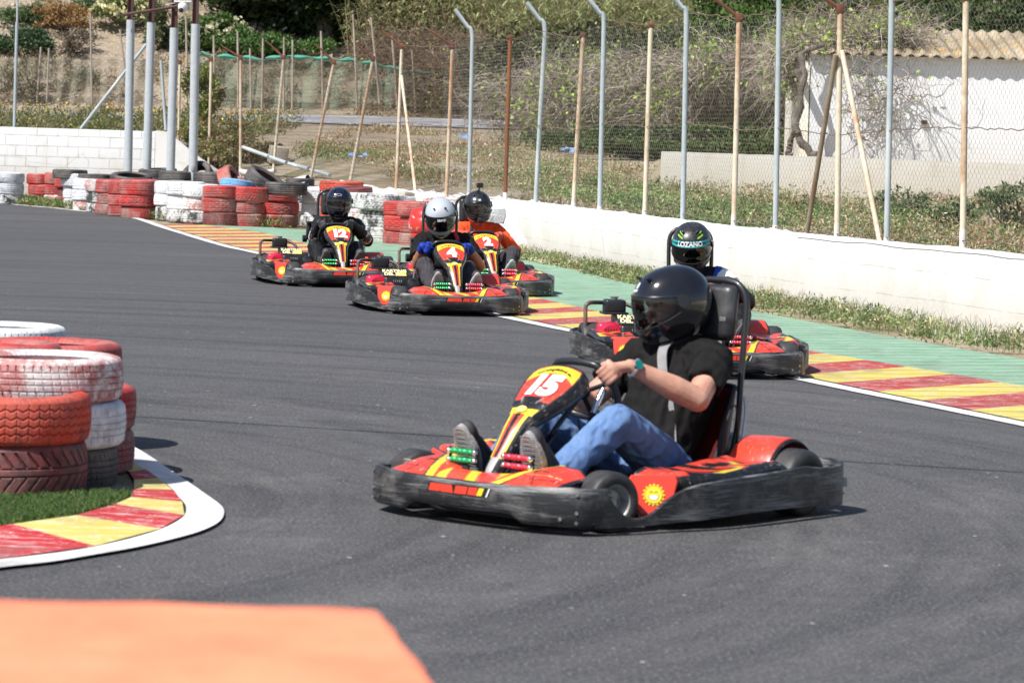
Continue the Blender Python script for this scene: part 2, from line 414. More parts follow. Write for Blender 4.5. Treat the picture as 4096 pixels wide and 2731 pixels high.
# ================================================================ terrain behind the wall
def whn(Y):   # front of low wall X at depth Y
    return float(np.interp(Y, [p[1] for p in WF[::-1]], [p[0] for p in WF[::-1]]))
def hgt(X, Y):
    X = np.asarray(X, float); Y = np.asarray(Y, float)
    base = np.interp(Y, [0, 36, 42, 60, 78, 80, 88, 90, 96, 104, 116, 170, 400], [.5, .52, .62, 1.12, 1.62, 1.70, 1.97, 2.05, 4.0, 6.6, 9.2, 13, 20])
    left = np.interp(Y, [0, 60, 78, 80, 88, 90, 96, 104, 116, 170, 400], [1.0, 1.15, 1.50, 1.56, 1.82, 1.9, 4.6, 8.4, 11, 14, 20])
    t = np.clip((-X-6)/6, 0, 1); h = base*(1-t)+left*t
    r = np.clip((X-3)/8, 0, 1); h = h - r*np.clip((Y-90)/30, 0, 1)*1.5
    return h
def fbm(X, Y, s, seed=0):
    out = np.zeros(X.shape); r = np.random.default_rng(seed)
    for o in range(4):
        for _ in range(3):
            a = r.uniform(0, 6.28); f = s*2**o*r.uniform(.7, 1.3); p = r.uniform(0, 6.28)
            out += np.sin((X*math.cos(a)+Y*math.sin(a))*f+p)/2**o
    return out/4
def terrain():
    xs = np.concatenate([np.linspace(-90, -22, 18), np.linspace(-21.5, 21.5, 130), np.linspace(22, 90, 18)])
    ys = np.concatenate([np.linspace(60.35, 90, 50), np.linspace(90.6, 122, 70), np.linspace(124, 400, 24)])
    X, Y = np.meshgrid(xs, ys, indexing='ij'); Z = hgt(X, Y)
    k = np.clip((Y-90)/6, 0, 1); Z = Z + fbm(X, Y, .35, 3)*.5*k + fbm(X, Y, 1.6, 5)*.14*k + fbm(X, Y, 1.1, 8)*.03*(1-k)
    V = np.stack([X, Y, Z], -1).reshape(-1, 3); n, m = len(xs), len(ys)
    i, j = np.meshgrid(np.arange(n-1), np.arange(m-1), indexing='ij'); a = (i*m+j).ravel()
    F = np.stack([a, a+m, a+m+1, a+1], 1)
    k_ = NM('hillside earth', .95, spec=.15); P = k_.coord(kind='Position')
    q = k_.noise(P, .55, 6, .65); b = k_.noise(P, 5, 6, .72); s = k_.vor(P, 2.6)
    c = k_.mix(k_.ramp(b, .3, .7), (.40, .31, .215), (.62, .52, .40))
    c = k_.mix(k_.math('MULTIPLY', k_.ramp(q, .52, .62), .5), c, (.26, .22, .12))
    c = k_.mix(k_.math('MULTIPLY', k_.ramp(s, .14, .07), .8), c, (.62, .58, .50)); k_.col(c); k_.bump(b, 1, .25); k_.bump(q, .8, .5)
    o = fast('hillside', V, F, k_.m, smooth=True); tag(o, kind='structure')
    # field between wall and lane
    rows = []; ys = np.linspace(20, 61, 90)
    for Y in ys:
        x0 = float(np.interp(Y, [14, 18.6, 22.4, 25.2, 28.2, 33.6, 37.8, 44, 50, 56, 59.5, 61], [7.2, 5.6, 4.3, 3.4, 2.5, 1.3, .35, -1.45, -3.15, -4.75, -5.7, -5.9]))
        rows.append([(x0+(30-x0)*(i/90)**1.6, Y) for i in range(91)])
    A = np.array(rows); X, Y = A[..., 0], A[..., 1]; Z = hgt(X, Y) + fbm(X, Y, 1.3, 4)*.03; bl = np.clip((X-X[:, :1])/1.6, 0, 1)**.8; bl = np.maximum(bl, np.clip((Y-56)/3.5, 0, 1)); Z = Z*bl + np.minimum(Z, .50)*(1-bl)
    V = np.stack([X, Y, Z], -1).reshape(-1, 3); n, m = A.shape[:2]
    i, j = np.meshgrid(np.arange(n-1), np.arange(m-1), indexing='ij'); a = (i*m+j).ravel()
    F = np.stack([a, a+1, a+m+1, a+m], 1)
    k_ = NM('field earth', .95, spec=.15); P = k_.coord(kind='Position')
    q = k_.noise(P, .5, 5, .6); b = k_.noise(P, 7, 6, .72)
    c = k_.mix(k_.ramp(b, .3, .7), (.33, .27, .19), (.54, .47, .37))
    c = k_.mix(k_.math('MULTIPLY', k_.ramp(q, .45, .6), .5), c, (.30, .21, .11))
    c = k_.mix(k_.math('MULTIPLY', k_.ramp(k_.noise(P, .9, 5, .6), .52, .62), .55), c, (.13, .15, .05)); k_.col(c); k_.bump(b, 1, .1)
    o = fast('field', V, F, k_.m, smooth=True); tag(o, kind='structure')
terrain()
def lane():
    xs = np.linspace(-60, 40, 60); b = MB(); b2 = MB()
    def z(x, y): return float(hgt(x, y))+.012
    for (y0, y1, dz, bb) in ((80, 88, .0, b), (86.6, 86.95, .006, b2), (81.2, 81.45, .006, b2)):
        V = []
        for x in xs: V += [(x, y0, float(hgt(x, 80))*(88-y0)/8+float(hgt(x, 88))*(y0-80)/8+.03+dz), (x, y1, float(hgt(x, 80))*(88-y1)/8+float(hgt(x, 88))*(y1-80)/8+.03+dz)]
        bb.add(V, [(2*i, 2*i+2, 2*i+3, 2*i+1) for i in range(len(xs)-1)])
    tag(b.build('road', simple('old asphalt', (.22, .22, .235), .9, var=(.30, .30, .31), vs=1.5, kind='Position'), smooth=False), kind='structure')
    tag(b2.build('road_lines', simple('faded road white', (.66, .66, .66), .8), smooth=False), kind='structure')
lane()
# ================================================================ walls
def mk_white(name, c=(.74, .74, .735), dirty=(.55, .50, .42), z0=0, z1=.35, brick=None):
    k = NM(name, .85, spec=.2); P = k.coord(kind='Position')
    n = k.noise(P, 2.2, 6, .7); n2 = k.noise(P, 20, 5, .7)
    cc = k.mix(k.math('MULTIPLY', k.ramp(n, .50, .70), .35), c, dirty)
    sep = k.N('ShaderNodeSeparateXYZ'); k.L(P, sep.inputs[0])
    low = k.ramp(k.math('ADD', sep.outputs[2], k.math('MULTIPLY', n, -.35)), z1, z0)
    cc = k.mix(k.math('MULTIPLY', low, .55), cc, dirty)
    cr = k.vor(P, 1.1, 'DISTANCE_TO_EDGE'); nz = k.noise(P, .9, 3)
    cc = k.mix(k.math('MULTIPLY', k.ramp(cr, .010, .002), k.math('MULTIPLY', k.ramp(nz, .5, .6), .5)), cc, (.35, .33, .30))
    k.bump(n2, .25, .012); k.bump(n, .2, .03)
    for hz in (.235, .455):
        dz = k.math('ABSOLUTE', k.math('SUBTRACT', k.math('ADD', sep.outputs[2], k.math('MULTIPLY', k.math('SUBTRACT', nz, .5), .06)), hz)); cc = k.mix(k.math('MULTIPLY', k.math('MULTIPLY', k.ramp(dz, .006, .002), k.ramp(n, .44, .56)), .55), cc, (.38, .35, .30))
    dr = k.noise(k.coord(scale=(3.2, 3.2, .25), kind='Position'), 2.4, 4, .6); cc = k.mix(k.math('MULTIPLY', k.ramp(dr, .55, .72), .28), cc, dirty)
    cc = k.mix(k.math('MULTIPLY', k.math('MULTIPLY', k.ramp(sep.outputs[2], .14, .02), k.ramp(k.noise(P, 3, 4), .35, .6)), .5), cc, (.30, .27, .2))
    if brick:
        br = k.N('ShaderNodeTexBrick'); k.L(k.coord(rot=(R(90), 0, 0), kind='Object'), br.inputs['Vector'])
        br.inputs['Color1'].default_value = (1, 1, 1, 1); br.inputs['Color2'].default_value = (.9, .9, .9, 1); br.inputs['Mortar'].default_value = (0, 0, 0, 1)
        br.inputs['Scale'].default_value = 1; br.inputs['Brick Width'].default_value = brick[0]; br.inputs['Row Height'].default_value = brick[1]
        br.inputs['Mortar Size'].default_value = .008; br.inputs['Mortar Smooth'].default_value = .3
        f = br.outputs['Fac']; cc = k.mix(k.math('MULTIPLY', k.math('MULTIPLY', f, k.ramp(n, .42, .6)), .6), cc, (.38, .36, .32)); k.bump(k.math('SUBTRACT', 1, f), .9, .02)
    k.col(cc); return k.m
M_WHITE = mk_white('whitewash')
def low_wall():
    b = MB(); P = resample(WF, 400); n = len(P)
    rng = np.random.default_rng(5)
    prof = [(0, -.05), (0, .30), (0, .52), (0, .62), (.035, .655), (.16, .665), (.24, .655), (.30, .62), (.38, .635), (.46, .60), (.52, .57), (.58, .5), (.60, .3)]
    for i, p in enumerate(P):
        t = nrm(np.subtract(P[min(i+1, n-1)], P[max(i-1, 0)])); nx, ny = t[1]*-1, t[0]
        side = (t[1], -t[0]); s = -1 if side[0]*1+side[1]*1 < 0 else 1
        nv = (-t[1], t[0]); s = 1 if nv[0]+nv[1] > 0 else -1
        ht = .0
        for j, (d, z) in enumerate(prof):
            nz = mnoise.noise(Vector((p[0]*2.1, p[1]*2.1, j*1.3))); nz2 = mnoise.noise(Vector((p[0]*9, p[1]*9, j*2.7)))
            amp = .003 if j < 5 else (.008 if j < 7 else .035)
            b.v.append((p[0]+nv[0]*s*d+nz*amp*.5, p[1]+nv[1]*s*d+nz*amp*.5, z+ht+(nz*amp+nz2*amp*.7 if j > 2 else 0)))
    m = len(prof)
    for i in range(n-1):
        for j in range(m-1): b.f.append((i*m+j, (i+1)*m+j, (i+1)*m+j+1, i*m+j+1)); b.m.append(0)
    o = b.build('low_wall', M_WHITE, merge=.0001, angle=60)
    tag(o, 'low whitewashed concrete wall with a rough crumbling top along the kerb', 'wall')
low_wall()
M_BLOCK = mk_white('whitewashed blocks', (.78, .79, .80), (.62, .57, .46), 0, .5, brick=(.41, .205))
def block_wall():
    b = MB(); x0 = -7.12; b.box((-16+x0/2-3.56+8, 60.15, .66), (0, 0, 0))  # placeholder vertex set removed below
    b = MB(); b.rbox(((-24+x0)/2, 60.1, .66), (24+x0+.0, .2, 1.44), .012)
    o = b.build('block_wall', M_BLOCK, angle=30); tag(o, 'whitewashed concrete block wall behind the far tyres on the left', 'wall')
    # plastered end that slopes down towards the low wall
    b = MB(); pts = [(-7.11, 1.40), (-6.9, 1.38), (-6.45, 1.05), (-5.9, .68), (-5.3, .45), (-5.3, -.02), (-7.11, -.02)]
    y0, y1 = 59.98, 60.22; n = len(pts)
    b.add([(x, y0, z) for x, z in pts] + [(x, y1, z) for x, z in pts], [tuple(range(n))[::-1], tuple(range(n, 2*n))] + [(i, (i+1) % n, n+(i+1) % n, n+i) for i in range(n)])
    o = b.build('sloping_wall', M_WHITE, merge=.0001); tag(o, 'smooth white wall end sloping down to the ground behind the four grey columns', 'wall')
    # rough whitewashed footing that links it to the low wall, with rubble
    P = resample(smoothline([(-5.6, 59.5), (-4.4, 56), (-2.9, 50.3), (-1.5, 44.4), (-.25, 39.6), (.35, 37.4)], 60), 140); b = MB()
    prof = [(-.25, -.03), (-.2, .30), (-.12, .52), (0, .60), (.15, .62), (.3, .55), (.45, .45), (.55, .2)]
    for i, p in enumerate(P):
        t = nrm(np.subtract(P[min(i+1, 139)], P[max(i-1, 0)])); nv = (-t[1], t[0])
        for j, (d, z) in enumerate(prof):
            q = mnoise.noise(Vector((p[0]*1.5, p[1]*1.5, j))); q2 = mnoise.noise(Vector((p[0]*6, p[1]*6, j*3)))
            b.v.append((p[0]+nv[0]*d+q*.05, p[1]+nv[1]*d, z+(q*.09+q2*.07)*(j > 0)))
    m = len(prof)
    for i in range(139):
        for j in range(m-1): b.f.append((i*m+j, (i+1)*m+j, (i+1)*m+j+1, i*m+j+1)); b.m.append(0)
    o = b.build('rubble_footing', M_WHITE, merge=.0001, angle=50); tag(o, 'lumpy whitewashed rubble footing under the leaning rusty posts', 'wall')
block_wall()
M_CONC = mk_white('pale render', (.68, .66, .60), (.50, .42, .31), .55, 1.15)
def retaining():
    Y = 46; x0 = D(662, 150, Y)[0]; b = MB(); n = 60; V = []
    for i in range(n+1):
        x = x0+i*(16/n); z = 1.32-.012*i*(16/n)*.3 + .012*mnoise.noise(Vector((x*3, 0, 0)))
        V += [(x, Y, .2), (x, Y, z), (x, Y+.25, z-.01), (x, Y+.25, .2)]
    F = [(4*i+j, 4*i+4+j, 4*i+5+j, 4*i+1+j) for i in range(n) for j in range(3)] + [(0, 1, 2, 3), tuple(4*n+j for j in (3, 2, 1, 0))]
    b.add(V, F); o = b.build('retaining_wall', M_CONC, angle=30); tag(o, 'long weathered cream retaining wall in front of the white shed', 'wall')
    b = MB(); b.add([(x0+.3, Y+.2, 1.27), (30, Y+.2, 1.24), (30, 64, 1.30), (x0+1.2, 64, 1.30)], [(0, 1, 2, 3)])
    b.add([(x0+.3, Y+.2, 1.27), (x0+1.2, 64, 1.30), (x0+.2, 64, .9), (x0-.3, Y+.3, .6)], [(0, 1, 2, 3)])
    tag(b.build('terrace', M_SOIL, smooth=False), kind='structure')
retaining()
def shed():
    Yf = 50.0; xl = D(810, 100, Yf)[0]; xr = 16.0; ze = 3.02
    root = empty('shed', (xl, Yf, 1.26), label='white shed with a scalloped tile roof above the cream retaining wall', cat='shed')
    def rel(p): return (p[0]-xl, p[1]-Yf, p[2]-1.26)
    b = MB(); b.add([rel(p) for p in [(xl, Yf, 1.2), (xr, Yf, 1.2), (xr, Yf, ze-.04), (xl, Yf, ze-.04), (xl, Yf+4.5, 1.2), (xr, Yf+4.5, 1.2), (xr, Yf+4.5, ze-.04), (xl, Yf+4.5, ze-.04)]],
                    [(0, 1, 2, 3), (4, 0, 3, 7), (1, 5, 6, 2), (5, 4, 7, 6)])
    b.build('wall', mk_white('shed whitewash', (.80, .81, .83), (.60, .58, .55), 1.2, 1.7), root, smooth=False)
    b = MB(); b.add([rel(p) for p in [(xl-.14, Yf+.1, 1.2), (xl-.02, Yf-.02, 1.2), (xl-.02, Yf-.02, 2.86), (xl-.14, Yf+.1, 2.86), (xl-.14, Yf+3, 1.2), (xl-.14, Yf+3, 2.86)]], [(0, 1, 2, 3), (4, 0, 3, 5)])
    b.build('corner_pier', mk_white('pier render', (.72, .70, .62), (.5, .45, .36), 1.2, 2), root, smooth=False)
    # roof of barrel tiles: scalloped sheet
    k = NM('roof tile', .9, spec=.2); P = k.coord(kind='Position'); q = k.noise(P, 1.4, 5, .65)
    c = k.mix(k.ramp(q, .35, .65), (.27, .21, .14), (.44, .37, .27)); c = k.mix(k.ramp(k.noise(P, 3, 4), .6, .68), c, (.55, .30, .06))
    sep = k.N('ShaderNodeSeparateXYZ'); k.L(P, sep.inputs[0]); fr = k.math('FRACT', k.math('MULTIPLY', sep.outputs[1], 3.1))
    c = k.mix(k.math('MULTIPLY', k.ramp(fr, .12, .0), .6), c, (.13, .10, .07)); k.col(c); k.bump(k.noise(P, 25, 4), .5, .02)
    b = MB(); nu = 1; xs = np.arange(xl-.1, xr, .02); ns = 9; V = []; per = .21
    for x in xs:
        ph = (x % per)/per; w = .024*math.sin(ph*2*math.pi)
        for j in range(ns):
            t = j/(ns-1); V.append(rel((x, Yf-.17+t*2.2, ze+w+t*.50)))
    n = len(xs); m0 = len(V)
    F = [(i*ns+j, (i+1)*ns+j, (i+1)*ns+j+1, i*ns+j+1) for i in range(n-1) for j in range(ns-1)]
    V += [(v[0], v[1], v[2]-.03) for v in V]; F += [(i*ns, m0+i*ns, m0+(i+1)*ns, (i+1)*ns) for i in range(n-1)] + [tuple(m0+q for q in f)[::-1] for f in F[:]]
    b.add(V, F); b.build('roof', k.m, root, angle=80)
    b = MB(); b.rbox(rel((D(924, 122, Yf)[0], Yf-.03, D(924, 122, Yf)[2])), (.10, .06, .07), .01); b.build('wall_bracket', simple('rust lump', (.16, .08, .05), .9), root)
shed()
# ================================================================ tyres
def tyre_mat(name, c, wear=.35, dust=.3, under=(.035, .035, .038)):
    k = NM(name, .62, spec=.35); oi = k.N('ShaderNodeObjectInfo')
    add = k.N('ShaderNodeVectorMath', operation='ADD'); k.L(k.tc.outputs['Object'], add.inputs[0])
    sc = k.N('ShaderNodeVectorMath', operation='SCALE'); k.L(oi.outputs['Random'], sc.inputs['Scale']); sc.inputs[0].default_value = (37, 19, 53); k.L(sc.outputs[0], add.inputs[1])
    co = add.outputs[0]; n = k.noise(co, 5, 6, .7); n2 = k.noise(co, 26, 5, .75); n3 = k.noise(co, 3, 3)
    v = k.ramp(oi.outputs['Random'], 0, 1)
    cc = k.mix(k.math('MULTIPLY', v, .35), c, tuple(min(1, x*1.25+.02) for x in c)); cc = k.mix(k.math('MULTIPLY', k.ramp(n2, .48, .60), .30), cc, tuple(x*.45 for x in c))
    cc = k.mix(k.math('MULTIPLY', k.ramp(n3, .40, .60), dust), cc, (.36, .31, .27))
    cc = k.mix(k.math('MULTIPLY', k.ramp(k.math('ADD', n, k.math('MULTIPLY', n2, .35)), .64, .76), wear), cc, under)
    k.col(cc); k.bump(n2, .35, .006)
    sep = k.N('ShaderNodeSeparateXYZ'); k.L(k.tc.outputs['Object'], sep.inputs[0])
    an = k.math('ARCTAN2', sep.outputs[1], sep.outputs[0])
    fr = k.math('FRACT', k.math('ADD', k.math('MULTIPLY', an, 11.14), k.math('MULTIPLY', sep.outputs[2], 12)))
    k.bump(k.ramp(fr, .0, .16), .5, .006)
    return k.m
TM = {'red': tyre_mat('red painted tyre', (.50, .04, .036), .4, .42), 'dustyred': tyre_mat('dusty red tyre', (.40, .055, .05), .35, .65),
      'orange': tyre_mat('orange red tyre', (.58, .062, .032), .45, .2), 'white': tyre_mat('white painted tyre', (.74, .76, .79), .25, .15),
      'wornwhite': tyre_mat('worn white tyre', (.66, .66, .65), .95, .35), 'pinkwhite': tyre_mat('white over red tyre', (.70, .66, .65), .8, .2, (.42, .10, .09)),
      'black': tyre_mat('black rubber', (.04, .04, .043), .2, .35), 'darkred': tyre_mat('faded red over rubber', (.21, .045, .045), .45, .25),
      'brick': tyre_mat('brick red tyre', (.42, .11, .085), .3, .5), 'blue': tyre_mat('blue painted tyre', (.16, .42, .72), .2, .2)}
def tyre_mesh(name, seg, kind, nz=16, Rr=.31, Wd=.2):
    prof = [(.205, .022), (.235, .004), (.27, .0), (.292, .008), (.304, .024)]
    tz = [.03+(.14)*i/(nz-1) for i in range(nz)]
    tread = [(.31, z) for z in tz]
    prof2 = [(.304, .176), (.292, .192), (.27, .2), (.235, .196), (.205, .178), (.215, .16), (.28, .15), (.295, .10), (.28, .05), (.215, .04)]
    allp = prof+tread+prof2; n = len(allp); a0, a1 = len(prof), len(prof)+len(tread); V = []
    for k in range(seg):
        th = 2*math.pi*k/seg
        for j, (r, z) in enumerate(allp):
            if a0 <= j < a1:
                gw = .5 if nz > 20 else 1.0; u = (z-.03)/.14; crown = -.006*(2*u-1)**2; d = 0
                if kind == 'rib':
                    d = max(math.exp(-((u-q)/(.034*gw))**2) for q in (.2, .41, .6, .81))
                    pz = (k*62/seg+u*.55) % 1; d = max(d, (.75 if (u < .17 or u > .84) else .35)*(pz < (.13 if nz > 20 else .18)))
                elif kind == 'zig':
                    zz = abs(((k*46/seg) % 1)*2-1)*.09
                    d = max(math.exp(-((u-q-zz+.045)/(.03*gw*1.3))**2) for q in (.16, .39, .62, .85))
                    if (k*46/seg) % 1 < .1: d = max(d, .35)
                elif kind == 'dir':
                    ph = (k*40/seg + abs(u-.5)*2.2) % 1; d = 1.0*(ph < .2) * (abs(u-.5) > .12)
                    d = max(d, max(math.exp(-((u-q)/(.03*gw))**2) for q in (.4, .6)))
                elif kind == 'block':
                    d = max(math.exp(-((u-q)/.03)**2) for q in (.2, .4, .6, .8)); d = max(d, .9*((k*50/seg+(int(u*5) % 2)*.5) % 1 < .16))
                r = r+crown-(.0075 if nz > 20 else .009)*d
            elif j < a0+0 or j >= a1:
                pass
            V.append((r*math.cos(th)*Rr/.31, r*math.sin(th)*Rr/.31, z*Wd/.2))
    F = []
    for k in range(seg):
        k2 = (k+1) % seg
        for j in range(n):
            j2 = (j+1) % n; F.append((k*n+j, k2*n+j, k2*n+j2, k*n+j2))
    me = bpy.data.meshes.new(name); me.from_pydata(V, [], F); me.materials.append(TM['red']); smooth_by_angle(me, 38); return me
TY = {k: tyre_mesh('tyre_'+k, 168, k, 15) for k in ('rib', 'zig', 'dir', 'block')}
NEAR = {k: tyre_mesh('near_tyre_'+k, 520, k, 56) for k in ('rib', 'zig', 'dir')}
def tyre(mesh, loc, color, label, group=None, rz=None, tilt=(0, 0), scale=(1, 1, 1)):
    o = bpy.data.objects.new('tyre', mesh); COL.objects.link(o); o.location = loc
    o.rotation_euler = (tilt[0], tilt[1], random.uniform(0, 6.28) if rz is None else rz); o.scale = scale
    o.material_slots[0].link = 'OBJECT'; o.material_slots[0].material = TM[color]
    return tag(o, label, 'tyre', group)
ORD = ['first', 'second', 'third', 'fourth', 'fifth', 'sixth', 'seventh', 'eighth', 'ninth', 'tenth', 'eleventh', 'twelfth', 'thirteenth', 'fourteenth', 'fifteenth', 'sixteenth', 'seventeenth', 'eighteenth', 'nineteenth', 'twentieth', 'twenty-first', 'twenty-second', 'twenty-third', 'twenty-fourth', 'twenty-fifth', 'twenty-sixth']
CN = {'red': 'bright red', 'dustyred': 'dusty red', 'orange': 'orange red', 'white': 'clean white', 'wornwhite': 'worn white and black', 'pinkwhite': 'white over red', 'black': 'bare black', 'darkred': 'blackened red', 'brick': 'brick red', 'blue': 'sky blue'}
# (centre px, base px y, tiers bottom->top (colour, height scale, radius scale, dx))
FAR = [
 (4, 204, [('wornwhite', .95, 1), ('white', 1.05, 1), ('white', .95, 1.05)]),
 (40, 202.5, [('dustyred', .8, .95), ('red', .95, .95), ('red', 1.0, .95)]),
 (57, 204, [('pinkwhite', .9, .95), ('red', .95, .9), ('red', 1.1, .92)]),
 (69, 206.5, [('dustyred', .95, .95), ('darkred', .8, .9), ('red', 1.2, 1.0)]),
 (77, 208.3, [('wornwhite', .9, .95), ('white', 1.1, .95), ('white', 1.15, 1.06)]),
 (88, 210.5, [('pinkwhite', .9, .95), ('white', .9, 1.0), ('white', 1.0, 1.0)]),
 (101, 212.5, [('wornwhite', .85, .95), ('wornwhite', .95, .95), ('pinkwhite', 1.05, 1.0)]),
 (111, 214.6, [('dustyred', .9, .95), ('dustyred', .95, .95), ('red', 1.1, .95)]),
 (124, 216.2, [('dustyred', .9, .98), ('red', .9, .95), ('red', 1.15, .95)]),
 (136.5, 218, [('dustyred', .95, .98), ('red', .95, 1.0), ('red', 1.25, 1.03)]),
 (170, 220, [('wornwhite', 1.15, .9), ('white', .95, .92), ('white', 1.05, 1.0)]),
 (182, 221.8, [('wornwhite', 1.0, .95), ('white', 1.15, .95), ('white', 1.05, 1.0)]),
 (199, 222.8, [('wornwhite', .98, .98), ('pinkwhite', 1.05, .95), ('white', 1.05, .95)]),
 (219, 225.6, [('darkred', 1.08, .95), ('dustyred', 1.1, .93), ('red', .92, .92)]),
 (245, 226.2, [('dustyred', 1.05, .92), ('dustyred', .85, .9), ('red', 1.15, 1.08)]),
 (277, 225.3, [('dustyred', .92, .98), ('red', .98, 1.0), ('red', 1.05, 1.0)]),
 (311, 224.2, [('black', 1.0, .9), ('wornwhite', .95, .9), ('wornwhite', 1.15, .9)]),
 (318, 227.2, [('wornwhite', .95, .95), ('white', .95, .95), ('white', 1.2, 1.0)]),
 (338, 230, [('orange', .95, .95), ('orange', .9, .95), ('orange', 1.0, 1.0), ('orange', .9, 1.08)]),
 (357, 238, [('darkred', 1.0, .92), ('pinkwhite', 1.15, .95), ('white', 1.05, 1.05)]),
 (378, 243, [('wornwhite', 1.1, .95), ('wornwhite', 1.15, .95), ('wornwhite', 1.1, 1.05)]),
 (405, 246, [('dustyred', 1.0, 1.0), ('red', 1.05, .98), ('red', .95, .95)]),
 (423, 248, [('dustyred', .95, 1.0), ('red', 1.1, 1.0), ('red', 1.0, 1.1)]),
 (452, 250, [('dustyred', 1.0, 1.0), ('red', 1.0, 1.0), ('white', 1.0, 1.0)]),
 (484, 251.5, [('white', .9, 1.0), ('white', 1.0, 1.0), ('white', 1.05, 1.0)]),
]
kinds = ['rib', 'block', 'dir', 'zig']
for i, (cx, by, tiers) in enumerate(FAR):
    X, Yf = G(cx, by); rr = .31; Y = Yf+rr*.9; z = -.01
    for t, (colr, hs, rs) in enumerate(tiers):
        where = ('bottom', 'middle', 'upper', 'top')[t] if len(tiers) == 4 else ('bottom', 'middle', 'top')[t]
        tyre(TY[kinds[(i*2+t*3) % 4]], (X+random.uniform(-.02, .02), Y+random.uniform(-.02, .02), z), colr,
             '%s tyre, %s of the %s stack from left, far barrier' % (CN[colr], where, ORD[i]), 'tyres of the far barrier',
             scale=(rs, rs, hs), tilt=(random.uniform(-.025, .025), random.uniform(-.025, .025)))
        z += .2*hs-.004
# loose tyres lying behind the front row
def loose(px, py, Y, colr, label, tilt=(0, 0), s=1.0, h=1.0, k='rib'):
    p = D(px, py+1.8, Y); return tyre(TY[k], (p[0], p[1], p[2]-.1*h), colr, label, 'loose tyres behind the far barrier', tilt=tilt, scale=(s, s, h))
loose(70, 172, 53.5, 'black', 'flat black tyre behind the clean white and red stacks on the left', h=.8)
loose(96, 176.5, 52.5, 'black', 'black tyre just showing right of the big white tyre', h=.8)
loose(131, 176.8, 51.5, 'black', 'black tyre lying flat with white writing on its sidewall', h=.75, s=1.15, k='dir', tilt=(.12, .1))
loose(158, 171.5, 53.5, 'black', 'black tyre lying between the first and second grey columns', s=1.1, h=.9, k='zig', tilt=(0, -.06))
loose(177, 174.5, 51.5, 'black', 'black tyre at the foot of the third grey column', s=1.0, h=.95)
loose(163, 181, 50.5, 'black', 'thin black tyre lying behind the white stacks under the columns', s=1.2, h=.6)
loose(200, 172, 51.5, 'black', 'black tyre standing tilted right of the fourth grey column', tilt=(-.8, .5), s=.9)
loose(213, 177, 49.5, 'black', 'black tyre behind the leaning brick red tyre', h=1.1, k='rib', s=1.05)
loose(236, 184, 46.8, 'blue', 'sky blue tyre peeping over the red stacks', h=.9, s=.85, tilt=(.15, 0))
loose(226, 178.5, 47.5, 'brick', 'brick red tyre leaning on its side with its dark opening showing', tilt=(R(-12), R(-62)), s=1.0, h=1.1)
loose(246, 181, 47.8, 'brick', 'brick red tyre half hidden beside the leaning one', h=1.1, s=.8)
loose(262, 179, 47.2, 'black', 'big black tyre leaning at a slant over the red stacks', tilt=(R(6), R(32)), s=1.1, h=1.15, k='block')
loose(286, 186.5, 46.3, 'black', 'black tyre lying flat right of the slanting one', s=1.05, h=.95, k='zig')
loose(252, 184.5, 48.0, 'black', 'small dark tyre under the big slanting black tyre', h=1.0, s=.8)
loose(300, 180.5, 48.5, 'black', 'weathered grey black tyre near the white pipe end', h=.7, s=.75)
loose(352, 188.8, 44.0, 'darkred', 'flat dark band of tyre lying on the orange red stack', h=.6, s=.98, tilt=(0, R(3)))
loose(392, 199.5, 42.8, 'wornwhite', 'flat worn tyre lying behind the worn white stack', h=.8, s=1.1)
loose(448, 201, 41.0, 'pinkwhite', 'whitewashed flat tyre behind the helmet of the grey helmeted driver', h=.8, s=1.1)
def ring_text():
    pass
# red plastic drum in the barrier, beside the grey helmet
def drum():
    X, Y = G(428, 249); b = MB()
    b.lathe([(0, .0), (.26, .0), (.27, .03), (.255, .2), (.27, .22), (.27, .25), (.25, .27), (.30, .33), (.31, .42), (.30, .52), (.29, .53), (.29, .56), (.26, .66), (.20, .70), (0, .71)], 40, closed=False)
    k = simple('red plastic', (.62, .03, .025), .35, var=(.72, .60, .56), vs=7, vl=(.62, .7))
    o = b.build('plastic_drum', k, angle=50); o.location = (X, Y+.05, 0); o.scale = (.85, .85, .74); tag(o, 'scuffed red plastic drum in the tyre barrier beside the grey helmet', 'drum')
drum()
# ---- near stacks inside the bend
def nstack(redge, by, tiers, name, rs=1.0):
    """right edge px of the bottom tyre and px y of its front foot"""
    X, Yf = G(redge, by); rr = .31*rs; Y = Yf+rr*.75; X = D(redge, by, Y)[0]-rr; z = .0
    for t, (colr, hs, r2, dx, kd) in enumerate(tiers):
        tyre(NEAR[kd], (X+dx, Y, z), colr, '%s tyre, %s %s' % (CN[colr], ('bottom', 'second', 'top')[t] if len(tiers) > 2 else ('bottom', 'top')[t], name), 'tyres stacked inside the bend', scale=(r2*rs, r2*rs, hs), tilt=(random.uniform(-.015, .015), random.uniform(-.015, .015)))
        z += .2*hs-.003
nstack(86.5, 502, [('darkred', 1.03, 1, 0, 'dir'), ('orange', .93, 1.02, 0, 'zig')], 'one of the front near stack on the grass')
nstack(119, 493, [('black', .82, .97, 0, 'rib'), ('white', .88, 1.03, .008, 'rib'), ('pinkwhite', .86, 1.06, -.015, 'rib')], 'one of the near stack behind the orange red tyre')
nstack(133.5, 480, [('dustyred', .92, 1, 0, 'rib'), ('red', .9, 1, 0, 'rib')], 'one of the stack at the right end of the grass')
def nst2(redge, topy, Y, name, cols, h=.43):
    X = D(redge, topy, Y)[0]-.32; Zt = D(redge, topy, Y)[2]; n = len(cols); hs = Zt/n/.2
    for t, cc in enumerate(cols):
        tyre(NEAR['rib'], (X, Y, .01+Zt/n*t), cc, '%s tyre, %s %s' % (CN[cc], ('bottom', 'top')[t] if n > 1 else 'only', name), 'tyres stacked inside the bend', scale=(1.03, 1.03, hs))
